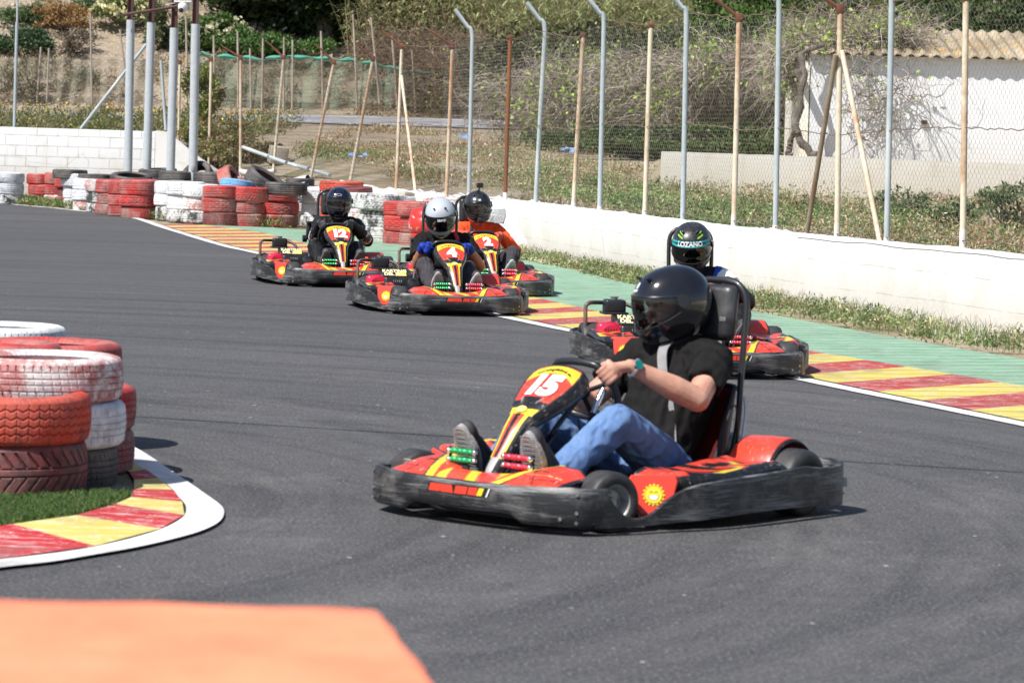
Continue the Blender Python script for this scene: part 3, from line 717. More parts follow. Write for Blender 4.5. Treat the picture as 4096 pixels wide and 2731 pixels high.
nst2(123, 345, 13.4, 'one of the stack behind the big white tyre', ['red', 'red'])
nst2(67, 328, 15.2, 'one of the farthest stack at the left edge', ['white', 'white'])
nst2(64, 346, 13.1, 'one of the red stack at the left edge', ['dustyred', 'red'])
# ================================================================ fences, posts, columns
def rust_mat(name, base, rust=(.22, .08, .03), lo=.45, hi=.6, sc=2.2):
    k = NM(name, .7, spec=.3); P = k.coord(scale=(1, 1, .35), kind='Position'); n = k.noise(P, sc, 5, .65); n2 = k.noise(k.coord(kind='Position'), 14, 4, .7)
    c = k.mix(k.ramp(n2, .3, .7), base, tuple(x*.82 for x in base)); c = k.mix(k.ramp(k.math('ADD', n, k.math('MULTIPLY', n2, .15)), lo, hi), c, rust)
    k.col(c); k.bump(n2, .4, .004); return k.m
M_GALV = rust_mat('galvanised steel', (.42, .47, .49), (.60, .62, .62), .58, .8)
M_CREAM = rust_mat('cream painted rusty steel', (.70, .61, .47), (.38, .17, .06), .55, .74, 1.6)
M_RUST = rust_mat('rusty steel', (.30, .12, .05), (.17, .065, .035), .4, .7)
M_DRUST = rust_mat('dark rusty steel', (.13, .055, .04), (.20, .08, .04), .45, .7)
M_WIRE = simple('rusty wire', (.20, .13, .10), .7, metal=.3)
M_WIREG = simple('grey wire', (.42, .40, .37), .6, metal=.4)
M_WHITEP = simple('white post foot', (.78, .77, .74), .8, var=(.6, .55, .47), vs=9)
fence = empty('wire_fence', (1, 34, .6), label='tall chicken wire fence on mixed rusty and galvanised posts above the low wall', cat='fence')
FP0 = np.array((1, 34, .6))
GPOST = [((469, 196), (472.6, 34), (454.8, 8.9)), ((535, 210), (545.2, 26.8), (526.6, 2.2)), ((599.5, 216), (604.3, 19), (589, -1)), ((683, 217.5), (686.8, 14), (671, -7)), ((775.4, 234), (779.5, 5), (764, -17)), ((886.8, 242), (892, -2), (877, -26))]
RPOST = [((505, 203), (510.3, 37), None, M_RUST), ((572.8, 212), (583.2, 35), None, M_CREAM), ((644.6, 218), (650.9, 25.3), None, M_CREAM), ((733.9, 226.5), (739.1, 17.5), (711, -4), M_CREAM), ((837.4, 233.5), (840.3, 8.8), (815, -8), M_CREAM), ((963.1, 247.6), (966, -4), (942, -20), M_CREAM),
         ((240.8, 169), (240.8, 57.4), (221.6, 46), M_CREAM), ((208.9, 165), (211.3, 59), (199, 51), M_CREAM), ((272.3, 175.4), (283.8, 57.4), (266.3, 41), M_CREAM), ((308.5, 179.4), (334, 62), (316.5, 44.6), M_CREAM), ((348, 186), (373, 58.8), (355.5, 42.4), M_CREAM), ((396.1, 191.2), (402, 46), (381.5, 30.5), M_CREAM), ((446.3, 197.2), (452.7, 46), (430.6, 30.5), M_CREAM), ((178.6, 150), (180, 62), (172, 56), M_CREAM)]
def depth_of(px):
    return float(np.interp(px, [170, 205, 240, 272, 308, 348, 396, 446, 469, 505, 535, 573, 600, 645, 683, 734, 775, 837, 887, 963, 1030], [60.6, 60, 57.5, 55.3, 52.8, 49.8, 46, 42.6, 41, 38.8, 37.3, 35.8, 34.8, 33.2, 31.9, 30.4, 29.4, 28.1, 27.1, 25.7, 24.6]))
def W3(p, Y): return np.array(D(p[0], p[1], Y))
fence_top = []
def grel(p): return np.asarray(p)-FP0
for base, top, tip in GPOST:
    Y = depth_of(base[0]); a, t, e = W3(base, Y), W3(top, Y), W3(tip, Y); a[2] = .50
    pts = [a, a*.5+t*.5, t-(0, 0, .10)]
    for q in np.linspace(0.15, 1, 5):  # bend
        m = t+(0, 0, .02); pts.append((1-q)**2*(t-(0, 0, .10))+2*q*(1-q)*(t+(0, 0, .10))+q*q*(t+(e-t)*.28))
    pts.append(e); b = MB(); b.tube([grel(p) for p in pts], .028 if Y > 30 else .027, 12)
    o = b.build('post', M_GALV, fence); o['label'] = 'grey galvanised post with a bent top'
    b = MB(); b.tube([grel(a+(0, 0, -.05)), grel(a+(0, 0, .14+random.random()*.1))], .031, 12); b.build('post_foot', M_WHITEP, o); fence_top.append((base[0], t))
for base, top, tip, mt in RPOST:
    Y = depth_of(base[0]); a, t = W3(base, Y), W3(top, Y); a[2] = .45; b = MB(); b.tube([grel(a), grel(a*.66+t*.34), grel(a*.33+t*.67), grel(t)], .027, 10); o = b.build('post', mt, fence)
    o['label'] = 'rusty cream post with a brown angled arm' if tip else ('brown rusted post without an arm' if mt is M_RUST else 'rusty cream post without an arm')
    if tip:
        e = W3(tip, Y); b = MB(); d = nrm(e-t); b.tube([grel(t+(0.02, 0, -.04)), grel(t+d*.05), grel(e)], [.03, .024, .016], 6); b.rbox(grel(t), (.07, .06, .09), .008); b.build('arm', M_DRUST, o)
    elif top[1] > 20:
        b = MB(); b.rbox(grel(t), (.075, .06, .06), .012); b.build('cap', M_DRUST, o)
    if base[0] > 470 or base[0] in (240.8,):
        b = MB(); b.tube([grel(a+(0, 0, .0)), grel(a+(t-a)/np.linalg.norm(t-a)*(.25+random.random()*.12))], .030, 10); b.build('post_foot', M_WHITEP, o)
    fence_top.append((base[0], t))
for p, q, mt in [((805.3, 234), (836, 54.4), rust_mat('bare weathered brace', (.33, .27, .19), (.2, .12, .07), .5, .7)), ((882.4, 240.5), (842, 51), M_CREAM), ((416.8, 193.5), (401.6, 76), M_CREAM)]:
    Y0 = depth_of(p[0]); Y1 = depth_of({805.3: 837, 882.4: 837, 416.8: 396}[p[0]]); a, t = W3(p, Y0-.05), W3(q, Y1-.06); b = MB(); b.tube([grel(a-(0, 0, .1)), grel(t)], .024, 10); b.build('brace', mt, fence)
fence_top.sort(key=lambda e: e[0])
def top_at(px):
    xs = [e[0] for e in fence_top]; zs = [min(e[1][2], 3.4) for e in fence_top]; return float(np.interp(px, xs, zs))
def fence_line(px):
    Y = depth_of(px); return np.array([D(px, 200, Y)[0], Y])
def netting():
    """hexagonal netting: neighbouring zigzag wires touch"""
    pxs = np.linspace(180, 1040, 400); L = [fence_line(p) for p in pxs]; S = [0]
    for i in range(len(L)-1): S.append(S[-1]+np.linalg.norm(L[i+1]-L[i]))
    S = np.array(S); L = np.array(L); tops = np.array([top_at(p) for p in pxs])
    PL = []; cw = .036; s = .02; k = 0; kk = 13; parts = {}
    while s < S[-1]:
        px = float(np.interp(s, S, pxs)); big = 1.0 if px > 440 else 1.5
        w = cw*big; ht = np.interp(s, S, tops)-.04; z0 = .60
        per = .082*big; n = int((ht-z0)/per*4); zs = z0+np.arange(n+1)*per/4
        ph = (np.arange(n+1)+(k % 2)*2) % 4; dx = np.where((ph == 0) | (ph == 1), -.46*w, .46*w)
        sx = s+dx+np.sin(zs*2+s)*.006; X = np.interp(sx, S, L[:, 0]); Y = np.interp(sx, S, L[:, 1]) + .035
        parts.setdefault(px > 440, []).append(np.stack([X, Y, zs], 1)); s += w; k += 1
    for near, lst in parts.items():
        VF = []
        by = {}
        for p in lst: by.setdefault(len(p), []).append(p)
        for n, g in by.items(): VF.append(strands(np.array(g)-FP0, .00105 if near else .0020))
        V, F = join(*VF); o = fast('netting', V, F, M_WIREG if near else M_WIRE, fence)
netting()
b = MB()
rw = random.Random(4)
for zf in (0.0, .45, .99):   # straining wires: foot, middle, top
    pts = []
    for px in np.arange(184, 1041, 4):
        l = fence_line(px); t = top_at(px); z = .66+(t-.66)*zf + math.sin(px*.021)*.03 + rw.uniform(-.012, .012)
        pts.append(grel((l[0], l[1]-.03, z)))
    b.tube(pts, .0045 if zf < .9 else .005, 4)
b.build('wire', M_WIRE, fence)
# fence on the block wall
f2 = empty('mesh_fence', (-9, 60.3, 1.3), label='galvanised wire mesh fence standing on the white block wall', cat='fence'); O2 = np.array((-9, 60.3, 1.3))
for p, q in [((14.3, 128), (17, 22)), ((17.2, 24), (17.6, -8)), ((80.5, 129), (146.5, 44)), ((166, 130), (161, 60))]:
    b = MB(); b.tube([W3(p, 60.3)-O2, W3(q, 60.3)-O2], .032 if p[0] != 17.2 else .02, 10); o = b.build('brace' if p[0] == 80.5 else 'post', M_GALV, f2)
PLn = []
for i, x in enumerate(np.arange(-18, -7.1, .062)):
    zs = np.linspace(1.36, 2.9, 60); dx = np.where((np.arange(60)+(i % 2)*2) % 4 < 2, -.027, .027); PLn.append(np.stack([x+dx, np.full(60, 60.35), zs], 1))
V, F = strands(np.array(PLn)-O2, .0022); fast('netting', V, F, M_WIRE, f2)
# four grey columns with brown steel posts above
M_COL = rust_mat('grey pvc sleeve', (.50, .54, .57), (.44, .46, .47), .55, .85); M_IRON = simple('brown steel', (.085, .035, .028), .55, var=(.12, .05, .04), vs=2)
colp = [((128, 176), (130.6, 19.8)), ((146.6, 176), (151.2, 22.3)), ((170.4, 176), (174.3, 27.8)), ((192.8, 181), (195.6, 24))]
cy = [54.5, 53.6, 52.6, 51.4]
nm = ['leftmost', 'second', 'third', 'rightmost']
for i, ((a, t), Y) in enumerate(zip(colp, cy)):
    A, T = W3(a, Y), W3(t, Y); A2 = np.array((A[0]+(A[0]-T[0])*A[2]/(T[2]-A[2]), Y, 0.0))
    root = empty('column', tuple(A2), label='%s of the four grey sleeved columns topped with brown steel' % nm[i] + (', with a chipped foot' if i == 3 else ''), cat='column', group='grey columns behind the far tyres')
    b = MB(); rad = .075; b.tube([A2-A2, T-A2], rad, 28); b.build('sleeve', M_COL, root)
    up = nrm(T-A2); e = T+up*1.1; b = MB()
    c = (T+e)/2-A2; hgt_ = 1.4
    for dx, w, d in ((-.045, .012, .10), (.045, .012, .10), (0, .09, .012)):
        b.box((c[0]+dx, c[1], c[2]), (w, d, hgt_))
    b.build('steel_post', M_IRON, root)
    if i == 3:
        p = W3((192.6, 168), Y-.077)-A2; b = MB(); b.sph(p, .04, 12, 8, (.8, .25, 1.6)); b.build('chipped_patch', simple('bare mortar', (.36, .34, .31), .9), root)
A, B2 = W3((122.9, 14.8), 54.3), W3((182, 5.6), 52.2); b = MB(); b.tube([A, B2], .028, 4)
o = b.build('crossbar', M_IRON); tag(o, 'brown steel crossbar tying the tops of the grey columns', 'crossbar')
def cctv():
    Y = 52.0; root = empty('security_camera', tuple(W3((183, 4), Y)), label='white dome security camera under a small hood on the brown steel posts', cat='security camera'); p0 = W3((183, 4), Y)
    b = MB(); b.rbox((0, 0, .04), (.30, .14, .03), .01); b.rbox((.13, 0, 0), (.04, .06, .10), .01); b.tube([(-.12, 0, .02), (-.30, 0, -.02)], .005, 5); b.build('bracket', simple('white plastic', (.8, .8, .8), .4), root)
    b = MB(); b.lathe([(0, -.16), (.04, -.15), (.07, -.11), (.085, -.06), (.085, .0), (.06, .03), (0, .03)], 24, closed=False); b.build('housing', simple('white plastic shell', (.8, .8, .8), .35), root)
    b = MB(); b.sph((-.02, -.05, -.1), .045, 14, 10); b.build('lens', simple('dark lens', (.02, .02, .025), .1), root)
cctv()
# orange barrier close to the camera
def barrier():
    Z = .90; k = NM('orange barrier paint', .8, spec=.25); P = k.coord(kind='Position'); n = k.noise(P, 7, 5, .6)
    k.col(k.mix(k.ramp(n, .35, .7), (.90, .235, .125), (.94, .31, .17))); k.bump(k.noise(P, 60, 4), .5, .004)  # two close orange paint tones mixed by noise
    a = G(-10, 604, Z); c = G(384, 608, Z); d = G(449, 690, Z)
    x0, y0 = -1.9, a[1]+.02
    pts = [(-2.4, 2.95)]; n = 40; V = []
    pts = [(x0, 1.6), (x0, y0)]
    for i in range(30):
        t = i/29; x = x0+(c[0]-x0)*t; pts.append((x, y0+(c[1]-y0)*t+.008*math.sin(t*60)+.006*math.sin(t*23)))
    for i in range(1, 25):
        t = i/24; pts.append((c[0]+(d[0]-c[0])*t*2.4+.0022*math.sin(t*34), c[1]+(d[1]-c[1])*t*2.4))
    b = MB(); n = len(pts); b.add([(x, y, Z) for x, y in pts]+[(x, y, 0) for x, y in pts], [tuple(range(n))[::-1]]+[(i, (i+1) % n, n+(i+1) % n, n+i) for i in range(n)])
    bm = bmesh.new(); me = bpy.data.meshes.new('t'); me.from_pydata(b.v, [], b.f); bm.from_mesh(me); bmesh.ops.recalc_face_normals(bm, faces=bm.faces)
    top = [e for e in bm.edges if e.verts[0].co.z > .8 and e.verts[1].co.z > .8]
    bmesh.ops.bevel(bm, geom=top, offset=.012, segments=3, affect='EDGES'); bm.to_mesh(me); bm.free(); me.materials.append(k.m); smooth_by_angle(me, 60)
    o = bpy.data.objects.new('barrier', me); COL.objects.link(o); tag(o, 'out of focus orange painted barrier top close to the camera', 'barrier')
barrier()
b = MB(); b.tube([(lambda g: (g[0], g[1]+.03, .672+.004*math.sin(i*1.3)))(G(799+i*11.8, 237.6+i*1.12+.5*math.sin(i*.8), .67)) for i in range(21)], .007, 6); tag(b.build('hose', simple('dark hose', (.28, .27, .26), .8)), 'thin dark hose lying along the top edge of the low wall', 'hose')
# overhead cable (its shadow crosses the track)
def cable():
    b = MB(); k = 5.2/SUN.z; pts = []
    for i in range(21):
        t = i/20*2-1; x = t*16; y = 14.5-.335*x*1.0; y = 14.45-.33*(x+.0)*1; pts.append((x+SUN.x*k, y+SUN.y*k, 5.2+(t*t-1)*.25))
    b.tube(pts, .018, 6); o = b.build('overhead_cable', simple('black cable', (.02, .02, .02), .6)); tag(o, 'thin black cable strung high across the track', 'cable')
cable()
# ================================================================ vegetation
def leaf_mat(name, trans=.3):
    m = bpy.data.materials.new(name); m.use_nodes = True; t = m.node_tree; t.nodes.clear()
    o = t.nodes.new('ShaderNodeOutputMaterial'); a = t.nodes.new('ShaderNodeAttribute'); a.attribute_name = 'Col'
    d = t.nodes.new('ShaderNodeBsdfPrincipled'); d.inputs['Roughness'].default_value = .55; _inp(d, 'Specular IOR Level', .35)
    tr = t.nodes.new('ShaderNodeBsdfTranslucent'); mx = t.nodes.new('ShaderNodeMixShader'); mx.inputs[0].default_value = trans
    t.links.new(a.outputs['Color'], d.inputs['Base Color']); t.links.new(a.outputs['Color'], tr.inputs['Color'])
    t.links.new(d.outputs[0], mx.inputs[1]); t.links.new(tr.outputs[0], mx.inputs[2]); t.links.new(mx.outputs[0], o.inputs[0]); return m
M_LEAF = leaf_mat('leaf', .32); M_DRY = leaf_mat('dry stalks', .12)
M_BARK = simple('bark', (.10, .08, .065), .9, var=(.19, .16, .135), vs=6, bump=.8, bs=30)
def palette(n, cols, w, rng=RNG, jit=.18):
    c = np.array(cols)[rng.choice(len(cols), n, p=np.array(w)/sum(w))]
    return np.clip(c*(1+rng.normal(size=(n, 1))*jit), .004, .95)
GREENS = [(.075, .14, .03), (.05, .10, .025), (.13, .19, .05), (.20, .22, .08)]
DRYS = [(.34, .27, .15), (.25, .18, .10), (.42, .35, .22), (.17, .12, .07)]
RUSTS = [(.26, .13, .06), (.33, .19, .08), (.20, .10, .05), (.30, .24, .12)]
def leafobj(name, P, L, Wd, cols, w, up=.3, dirs=None, parent=None, mat=None, rng=RNG, jit=.2, clumpcol=None, ids=None):
    V, F = leaves(P, L, Wd, up, dirs, rng); c = palette(len(P), cols, w, rng, jit)
    if ids is not None:
        m_ = int(ids.max())+1; base = palette(m_, cols, w, rng, .12)[ids]; mixr = (rng.random(len(P)) < .78)[:, None]; c = np.where(mixr, base*(1+rng.normal(size=(len(P), 1))*.14), c)
    if clumpcol is not None: c = c*clumpcol[:, None]
    return fast(name, V, F, mat or M_LEAF, parent, col=np.repeat(c, 4, axis=0))
def crownpts(c, r, n, rng, clumps=30, cr=.38, hollow=.5):
    """points gathered in clumps spread through an ellipsoid"""
    d = rng.normal(size=(clumps, 3)); d /= np.linalg.norm(d, axis=1)[:, None]; rad = rng.uniform(hollow, 1, clumps)**.6
    cc = d*rad[:, None]; cs = rng.uniform(.6, 1.2, clumps)*cr; k = rng.integers(0, clumps, n)
    q = rng.normal(size=(n, 3)); q /= np.linalg.norm(q, axis=1)[:, None]; q *= (rng.uniform(0, 1, n)**.45)[:, None]*cs[k][:, None]
    shade = rng.uniform(.75, 1.25, clumps)[k]
    return (cc[k]+q)*np.array(r)+np.array(c), shade
def bush(name, px, py, Y, rx, rz, n, cols, w, label, cat='bush', group=None, L=.12, stem=True, flowers=None, ry=None, base=None, seed=0, up=.3, clumps=26):
    rng = np.random.default_rng(seed+int(px*7+py))
    if base is None and Y > 89.5:
        for Y in np.arange(89.6, 125, .25):
            c = D(px, py, Y)
            if float(hgt(c[0], Y)) > c[2]-rz*.35: break
    c = D(px, py, Y); g = float(hgt(c[0], Y)) if base is None else base; g = min(g, c[2]-rz*.3)
    root = empty(name, (c[0], c[1], g), label=label, cat=cat, group=group); cc = np.array((0, 0, c[2]-g))
    P, sh = crownpts(cc, (rx, ry or rx*.8, rz), n, rng, clumps=clumps)
    P = P[P[:, 2] > -.05]; sh = sh[:len(P)]
    leafobj('foliage', P, L, L*.45, cols, w, up, parent=root, rng=rng, clumpcol=sh)
    if flowers:
        fc, fn, fs = flowers; Q, _ = crownpts(cc, (rx*1.04, (ry or rx*.8)*1.04, rz*1.04), fn, rng, clumps=clumps, hollow=.85); Q = Q[Q[:, 2] > 0]
        leafobj('blossom', Q, fs, fs, [fc], [1], .5, parent=root, rng=rng)
    PL = []
    for i in range(14):
        e = P[rng.integers(len(P))]; s0 = np.array((rng.normal()*.08, rng.normal()*.08, -.15)); t = np.linspace(0, 1, 6)[:, None]
        PL.append(s0*(1-t)+e*t+rng.normal(size=(6, 3))*.04*rx*np.sin(t*math.pi))
    V, F = strands(np.array(PL), .03*max(.4, rx), .008, 4); fast('stem', V, F, M_BARK, root)
    return root
# ---- weeds along the wall foot
def scatter_between(A, B, n, rng, k=160, bias=1.0):
    A, B = np.array(resample(A, k)), np.array(resample(B, k)); t = rng.uniform(0, k-1.001, n); i = t.astype(int); f = (t-i)[:, None]
    a = A[i]*(1-f)+A[i+1]*f; b = B[i]*(1-f)+B[i+1]*f; u = (rng.uniform(0, 1, n)**bias)[:, None]; return a*(1-u)+b*u, u[:, 0]
def clumped(xy, n, r, rng): 
    k = rng.integers(0, len(xy), n); return xy[k]+rng.normal(size=(n, 2))*r, k
def weeds():
    rng = np.random.default_rng(21); WFs = offset(WFr, -.03) if True else WFr
    xy, u = scatter_between(GOr, WFr, 620, rng, bias=.75)
    gap = np.array([mnoise.noise(Vector((p[0]*.8, p[1]*.8, 0))) for p in xy]); xy = xy[(gap > -.05)]
    P2, k = clumped(xy, 26000, .075, rng); hc = rng.uniform(.4, 1.3, len(xy))[k]
    z = rng.uniform(0, 1, len(P2))**1.5*.11*hc+.03; P = np.column_stack([P2, z]); tone = rng.uniform(.7, 1.3, len(xy))[k]
    o = leafobj('weeds', P, .042, .018, [(.20, .27, .10), (.14, .21, .08), (.42, .37, .20), (.28, .33, .15), (.52, .46, .30)], [4, 2, 2.6, 3, 1.6], .35, rng=rng, clumpcol=tone, ids=k)
    tag(o, kind='stuff')
    # upright grass blades among them
    xy, u = scatter_between(GOr, WFr, 5200, rng, bias=.6); z0 = np.full(len(xy), .03); h = rng.uniform(.05, .17, len(xy))
    d = rng.normal(size=(len(xy), 2))*.25; t = np.linspace(0, 1, 4)[None, :, None]
    PL = np.concatenate([xy[:, None, :]+d[:, None, :]*h[:, None, None]*t**2*1.4, (z0[:, None]+h[:, None]*t[..., 0])[..., None]], 2)
    V, F = strands(PL, .0035, .0008, 3); c = palette(len(PL), [(.17, .22, .08), (.36, .33, .17), (.11, .17, .05)], [3, 2, 2], rng)
    tag(fast('grass', V, F, M_LEAF, col=np.repeat(c, 12, axis=0)), kind='stuff')
    # grass at the feet of the far tyres
    ed2 = [p for p in ED if 47.6 < p[1] < 57]; A = offset(ed2, .22); B = offset(ed2, 1.1); xy, u = scatter_between(A, B, 260, rng)
    right = [(-4.9, 47.0), (-4.1, 45.6), (-3.3, 44.9), (-2.7, 43.9), (-1.4, 40.6), (-.2, 38)]; xy2, _ = scatter_between(right, [(p[0]+.35, p[1]+.7) for p in right], 200, rng); xy = np.concatenate([xy, xy2])
    gap = np.array([mnoise.noise(Vector((p[0]*.9+5, p[1]*.5, 0))) for p in xy]); xy = xy[gap > -.05]
    P2, k = clumped(xy, 9000, .09, rng); P = np.column_stack([P2, rng.uniform(0, .1, len(P2))]); c = [(.18, .25, .07), (.34, .33, .16), (.12, .19, .05)]
    tag(leafobj('grass', P, .085, .02, c, [3, 2, 2], 1.2, rng=rng), kind='stuff')
weeds()
def near_grass():
    rng = np.random.default_rng(3); g = [(-60, 539), (0, 530.5), (45.9, 523.8), (80.3, 518), (114.8, 508.5), (132, 499), (134, 487.5), (128, 476), (112, 464), (92, 456), (60, 452), (-60, 452)]
    poly = np.array([G(*p) for p in g]); n = 42000; mn, mx = poly.min(0), poly.max(0); q = rng.uniform(mn, mx, (n, 2)); ins = np.zeros(n, bool); j = len(poly)-1
    for i in range(len(poly)):
        a, b = poly[i], poly[j]; cnd = ((a[1] > q[:, 1]) != (b[1] > q[:, 1])) & (q[:, 0] < (b[0]-a[0])*(q[:, 1]-a[1])/(b[1]-a[1]+1e-12)+a[0]); ins ^= cnd; j = i
    q = q[ins]; q = q[q[:, 1] < 11.55]; h = rng.uniform(.012, .034, len(q)); d = rng.normal(size=(len(q), 2))*.5; t = np.linspace(0, 1, 4)[None, :, None]
    PL = np.concatenate([q[:, None, :]+d[:, None, :]*h[:, None, None]*t**2, (.012+h[:, None]*t[..., 0])[..., None]], 2)
    V, F = strands(PL, .0028, .0006, 3); c = palette(len(PL), [(.07, .15, .03), (.10, .19, .045), (.16, .22, .08), (.26, .27, .13)], [4, 4, 2, .6], rng)
    tag(fast('grass', V, F, M_LEAF, col=np.repeat(c, 12, axis=0)), kind='stuff')
near_grass()
# ---- ground cover of the field
def field_cover():
    rng = np.random.default_rng(31)
    def cover(name, n, pts_clump, ncl, cols, w, L, Wd, up, hh, keep=None, seed=1):
        xy = pts_clump(ncl)
        if keep is not None:
            gp = np.array([mnoise.noise(Vector((p[0]*.35+seed, p[1]*.22, seed))) for p in xy]); xy = xy[gp > keep]
        pid = np.array([int((mnoise.noise(Vector((p[0]*.9, p[1]*.45, 4+seed)))+mnoise.noise(Vector((p[0]*2.9, p[1]*1.5, 7)))*.8+2)*26) for p in xy])
        P2, k = clumped(xy, n, .16, rng); hc = rng.uniform(.3, 1.4, len(xy))[k]; z = hgt(P2[:, 0], P2[:, 1])+rng.uniform(0, 1, len(P2))**1.4*hh*hc-.02
        tn = rng.uniform(.6, 1.35, len(xy))[k]; tag(leafobj(name, np.column_stack([P2, z]), L, Wd, cols, w, up, rng=rng, clumpcol=tn, ids=pid[k]), kind='stuff')
    back = np.array([[4.45, 22.4], [3.6, 25.2], [2.7, 28.2], [1.5, 33.6], [.7, 37.8], [-.9, 44], [-2.5, 50], [-4.2, 56]])
    def strip(w):
        def f(n):
            t = rng.uniform(0, len(back)-1.001, n); i = t.astype(int); fr = (t-i)[:, None]; p = back[i]*(1-fr)+back[i+1]*fr
            return p+np.column_stack([rng.uniform(.05, w, n), rng.uniform(0, w*1.2, n)])
        return f
    cover('undergrowth', 60000, strip(4.5), 1300, [(.36, .19, .09), (.50, .38, .22), (.15, .25, .07), (.24, .34, .11), (.58, .50, .34)], [2, 3, 3, 3, 3], .05, .018, .45, .20, keep=-.2)
    def wide(n):
        y = rng.uniform(36, 79, n)**1.0; x0 = np.interp(y, back[:, 1], back[:, 0]); return np.column_stack([x0+rng.uniform(0, 1, n)*(9+(y-36)*.2), y])
    def strip2(n): return strip(3.2)(n)
    cover('weeds', 26000, strip2, 420, [(.13, .24, .06), (.20, .32, .09), (.10, .18, .05), (.30, .38, .14)], [3, 3, 2, 2], .045, .022, .5, .20, keep=.08, seed=17)
    cover('dry_grass', 60000, wide, 3200, [(.54, .46, .32), (.42, .30, .18), (.24, .30, .11), (.62, .55, .41), (.30, .19, .10)], [4, 3, 2.4, 2, 2], .10, .022, .8, .12, keep=.02, seed=3)
    # dark green growth by the lane and in front of the shed terrace
    def low(n): return np.column_stack([rng.uniform(.5, 9.5, n), rng.uniform(63, 78.5, n)])
    cover('undergrowth', 30000, low, 900, [(.06, .10, .025), (.10, .15, .04), (.20, .21, .08), (.28, .23, .12)], [4, 3, 2, 1.5], .11, .045, .6, .32, keep=-.1, seed=9)
    # bank with yellow flowers behind the block wall
    def bank(n): return np.column_stack([rng.uniform(-16, -5.6, n), rng.uniform(61.5, 79, n)])
    cover('undergrowth', 26000, bank, 900, [(.10, .14, .04), (.17, .19, .07), (.30, .27, .14), (.20, .18, .09)], [3, 3, 3, 2], .12, .035, .9, .40, keep=-.25, seed=14)
    xy = bank(420)[:, :2]; tag(leafobj('wild_flowers', np.column_stack([xy, hgt(xy[:, 0], xy[:, 1])+rng.uniform(.15, .6, len(xy))]), .06, .06, [(.75, .60, .05), (.75, .38, .04)], [3, 1], .2, rng=rng), kind='stuff')
    def hill(n): return np.column_stack([rng.uniform(-20, 4, n), rng.uniform(89, 112, n)])
    cover('hillside_scrub', 34000, hill, 1400, [(.30, .24, .15), (.17, .16, .08), (.38, .31, .21), (.12, .13, .05), (.34, .20, .08)], [3, 2.5, 3, 1.3, 1], .14, .04, .5, .30, keep=.02, seed=5)
field_cover()
# rocks and litter on the slope
def rocks():
    rng = np.random.default_rng(8); b = MB()
    for i in range(230):
        x, y = rng.uniform(-19, 0), rng.uniform(89.5, 110); s = rng.uniform(.03, .13)*(2 if rng.random() < .06 else 1); z = float(hgt(x, y))
        z += float(fbm(np.array([x]), np.array([y]), .35, 3)[0]*.5+fbm(np.array([x]), np.array([y]), 1.6, 5)[0]*.14)
        b.sph((x, y, z+s*.2), s, 6, 4, tuple(rng.uniform(.6, 1.2, 3)))
    tag(b.build('rubble', simple('pale rubble', (.52, .48, .42), .9, var=(.36, .30, .24), vs=2), angle=10), kind='stuff')
rocks()
# ---- shrubs on the left
DG = [(.045, .085, .035), (.07, .12, .05), (.11, .16, .07)]
bush('shrub', 18, 47, 97, .95, .55, 5200, DG, [3, 3, 1], 'dark green rounded shrub at the left edge of the slope', L=.13)
bush('shrub', 36, 42, 98.5, .5, .38, 2000, DG, [3, 3, 1], 'small dark shrub touching the rounded one on the slope', L=.12)
bush('shrub', 12, 21, 104, .9, .32, 2600, [(.08, .13, .05), (.13, .18, .07)], [1, 1], 'grey green shrub high at the left edge of the slope', L=.13)
bush('shrub', 35, 17, 105, .7, .35, 1800, [(.09, .14, .06), (.15, .19, .09)], [1, 1], 'grey green shrub high on the slope beside the orange dry brush', L=.12)
bush('shrub', 62, 20, 103, .95, .5, 3200, [(.42, .25, .09), (.33, .19, .08), (.25, .18, .09)], [2, 2, 1], 'orange brown dry brush high on the slope', L=.12)
bush('shrub', 83, 7, 106, .35, .25, 900, [(.10, .17, .07)], [1], 'tiny green shrub near the top of the slope', L=.11)
bush('shrub', 72, 44, 97, .75, .4, 2200, [(.22, .17, .13), (.30, .24, .18), (.16, .14, .09)], [2, 2, 1], 'grey brown dry bush in the middle of the slope', L=.1)
bush('shrub', 22, 84, 91.5, 1.6, .75, 3600, [(.17, .17, .10), (.24, .22, .14)], [1, 1], 'faded green bush low at the left behind the netting', L=.12)
bush('shrub', 84, 78, 92.5, .4, .4, 900, [(.12, .15, .08)], [1], 'small green bush low on the slope behind the thin cane pole', L=.11)
bush('flowering_bush', 128, 12, 103, 1.0, .65, 4200, [(.12, .17, .05), (.20, .24, .09)], [1, 1], 'bush covered with pale yellow blossom left of the grey columns', L=.14, flowers=((.72, .68, .38), 900, .13))
bush('flowering_bush', 219, 38, 92, 1.0, .62, 5200, [(.08, .15, .04), (.13, .21, .06)], [1, 1], 'green bush with cream blossom right of the grey columns', L=.16, flowers=((.75, .72, .48), 330, .14))
bush('shrub', 186, 40, 91.5, .55, .75, 2600, [(.08, .14, .04), (.14, .19, .07), (.3, .26, .16)], [2, 1, 1], 'green shrub seen between the third and fourth grey columns', L=.13)
bush('shrub', 247, 46, 90.5, 1.2, .42, 5200, [(.07, .14, .035), (.11, .19, .05)], [1, 1], 'fresh green shrub below the dark tree', L=.15)
bush('shrub', 290, 48, 90.8, 1.15, .45, 5200, [(.06, .13, .03), (.10, .18, .05)], [1, 1], 'fresh green shrub at the foot of the thin cane poles', L=.15)
bush('shrub', 156, 34, 91.5, .35, 1.1, 2600, [(.09, .13, .05), (.17, .18, .09)], [1, 1], 'tall thin olive shrub between the first two grey columns', L=.14)
bush('shrub', 201, 92, 61.8, .42, .55, 2400, [(.13, .19, .03), (.20, .24, .06), (.30, .22, .10)], [2, 2, 1], 'yellow green bush behind the rightmost grey column', L=.09, base=1.1)
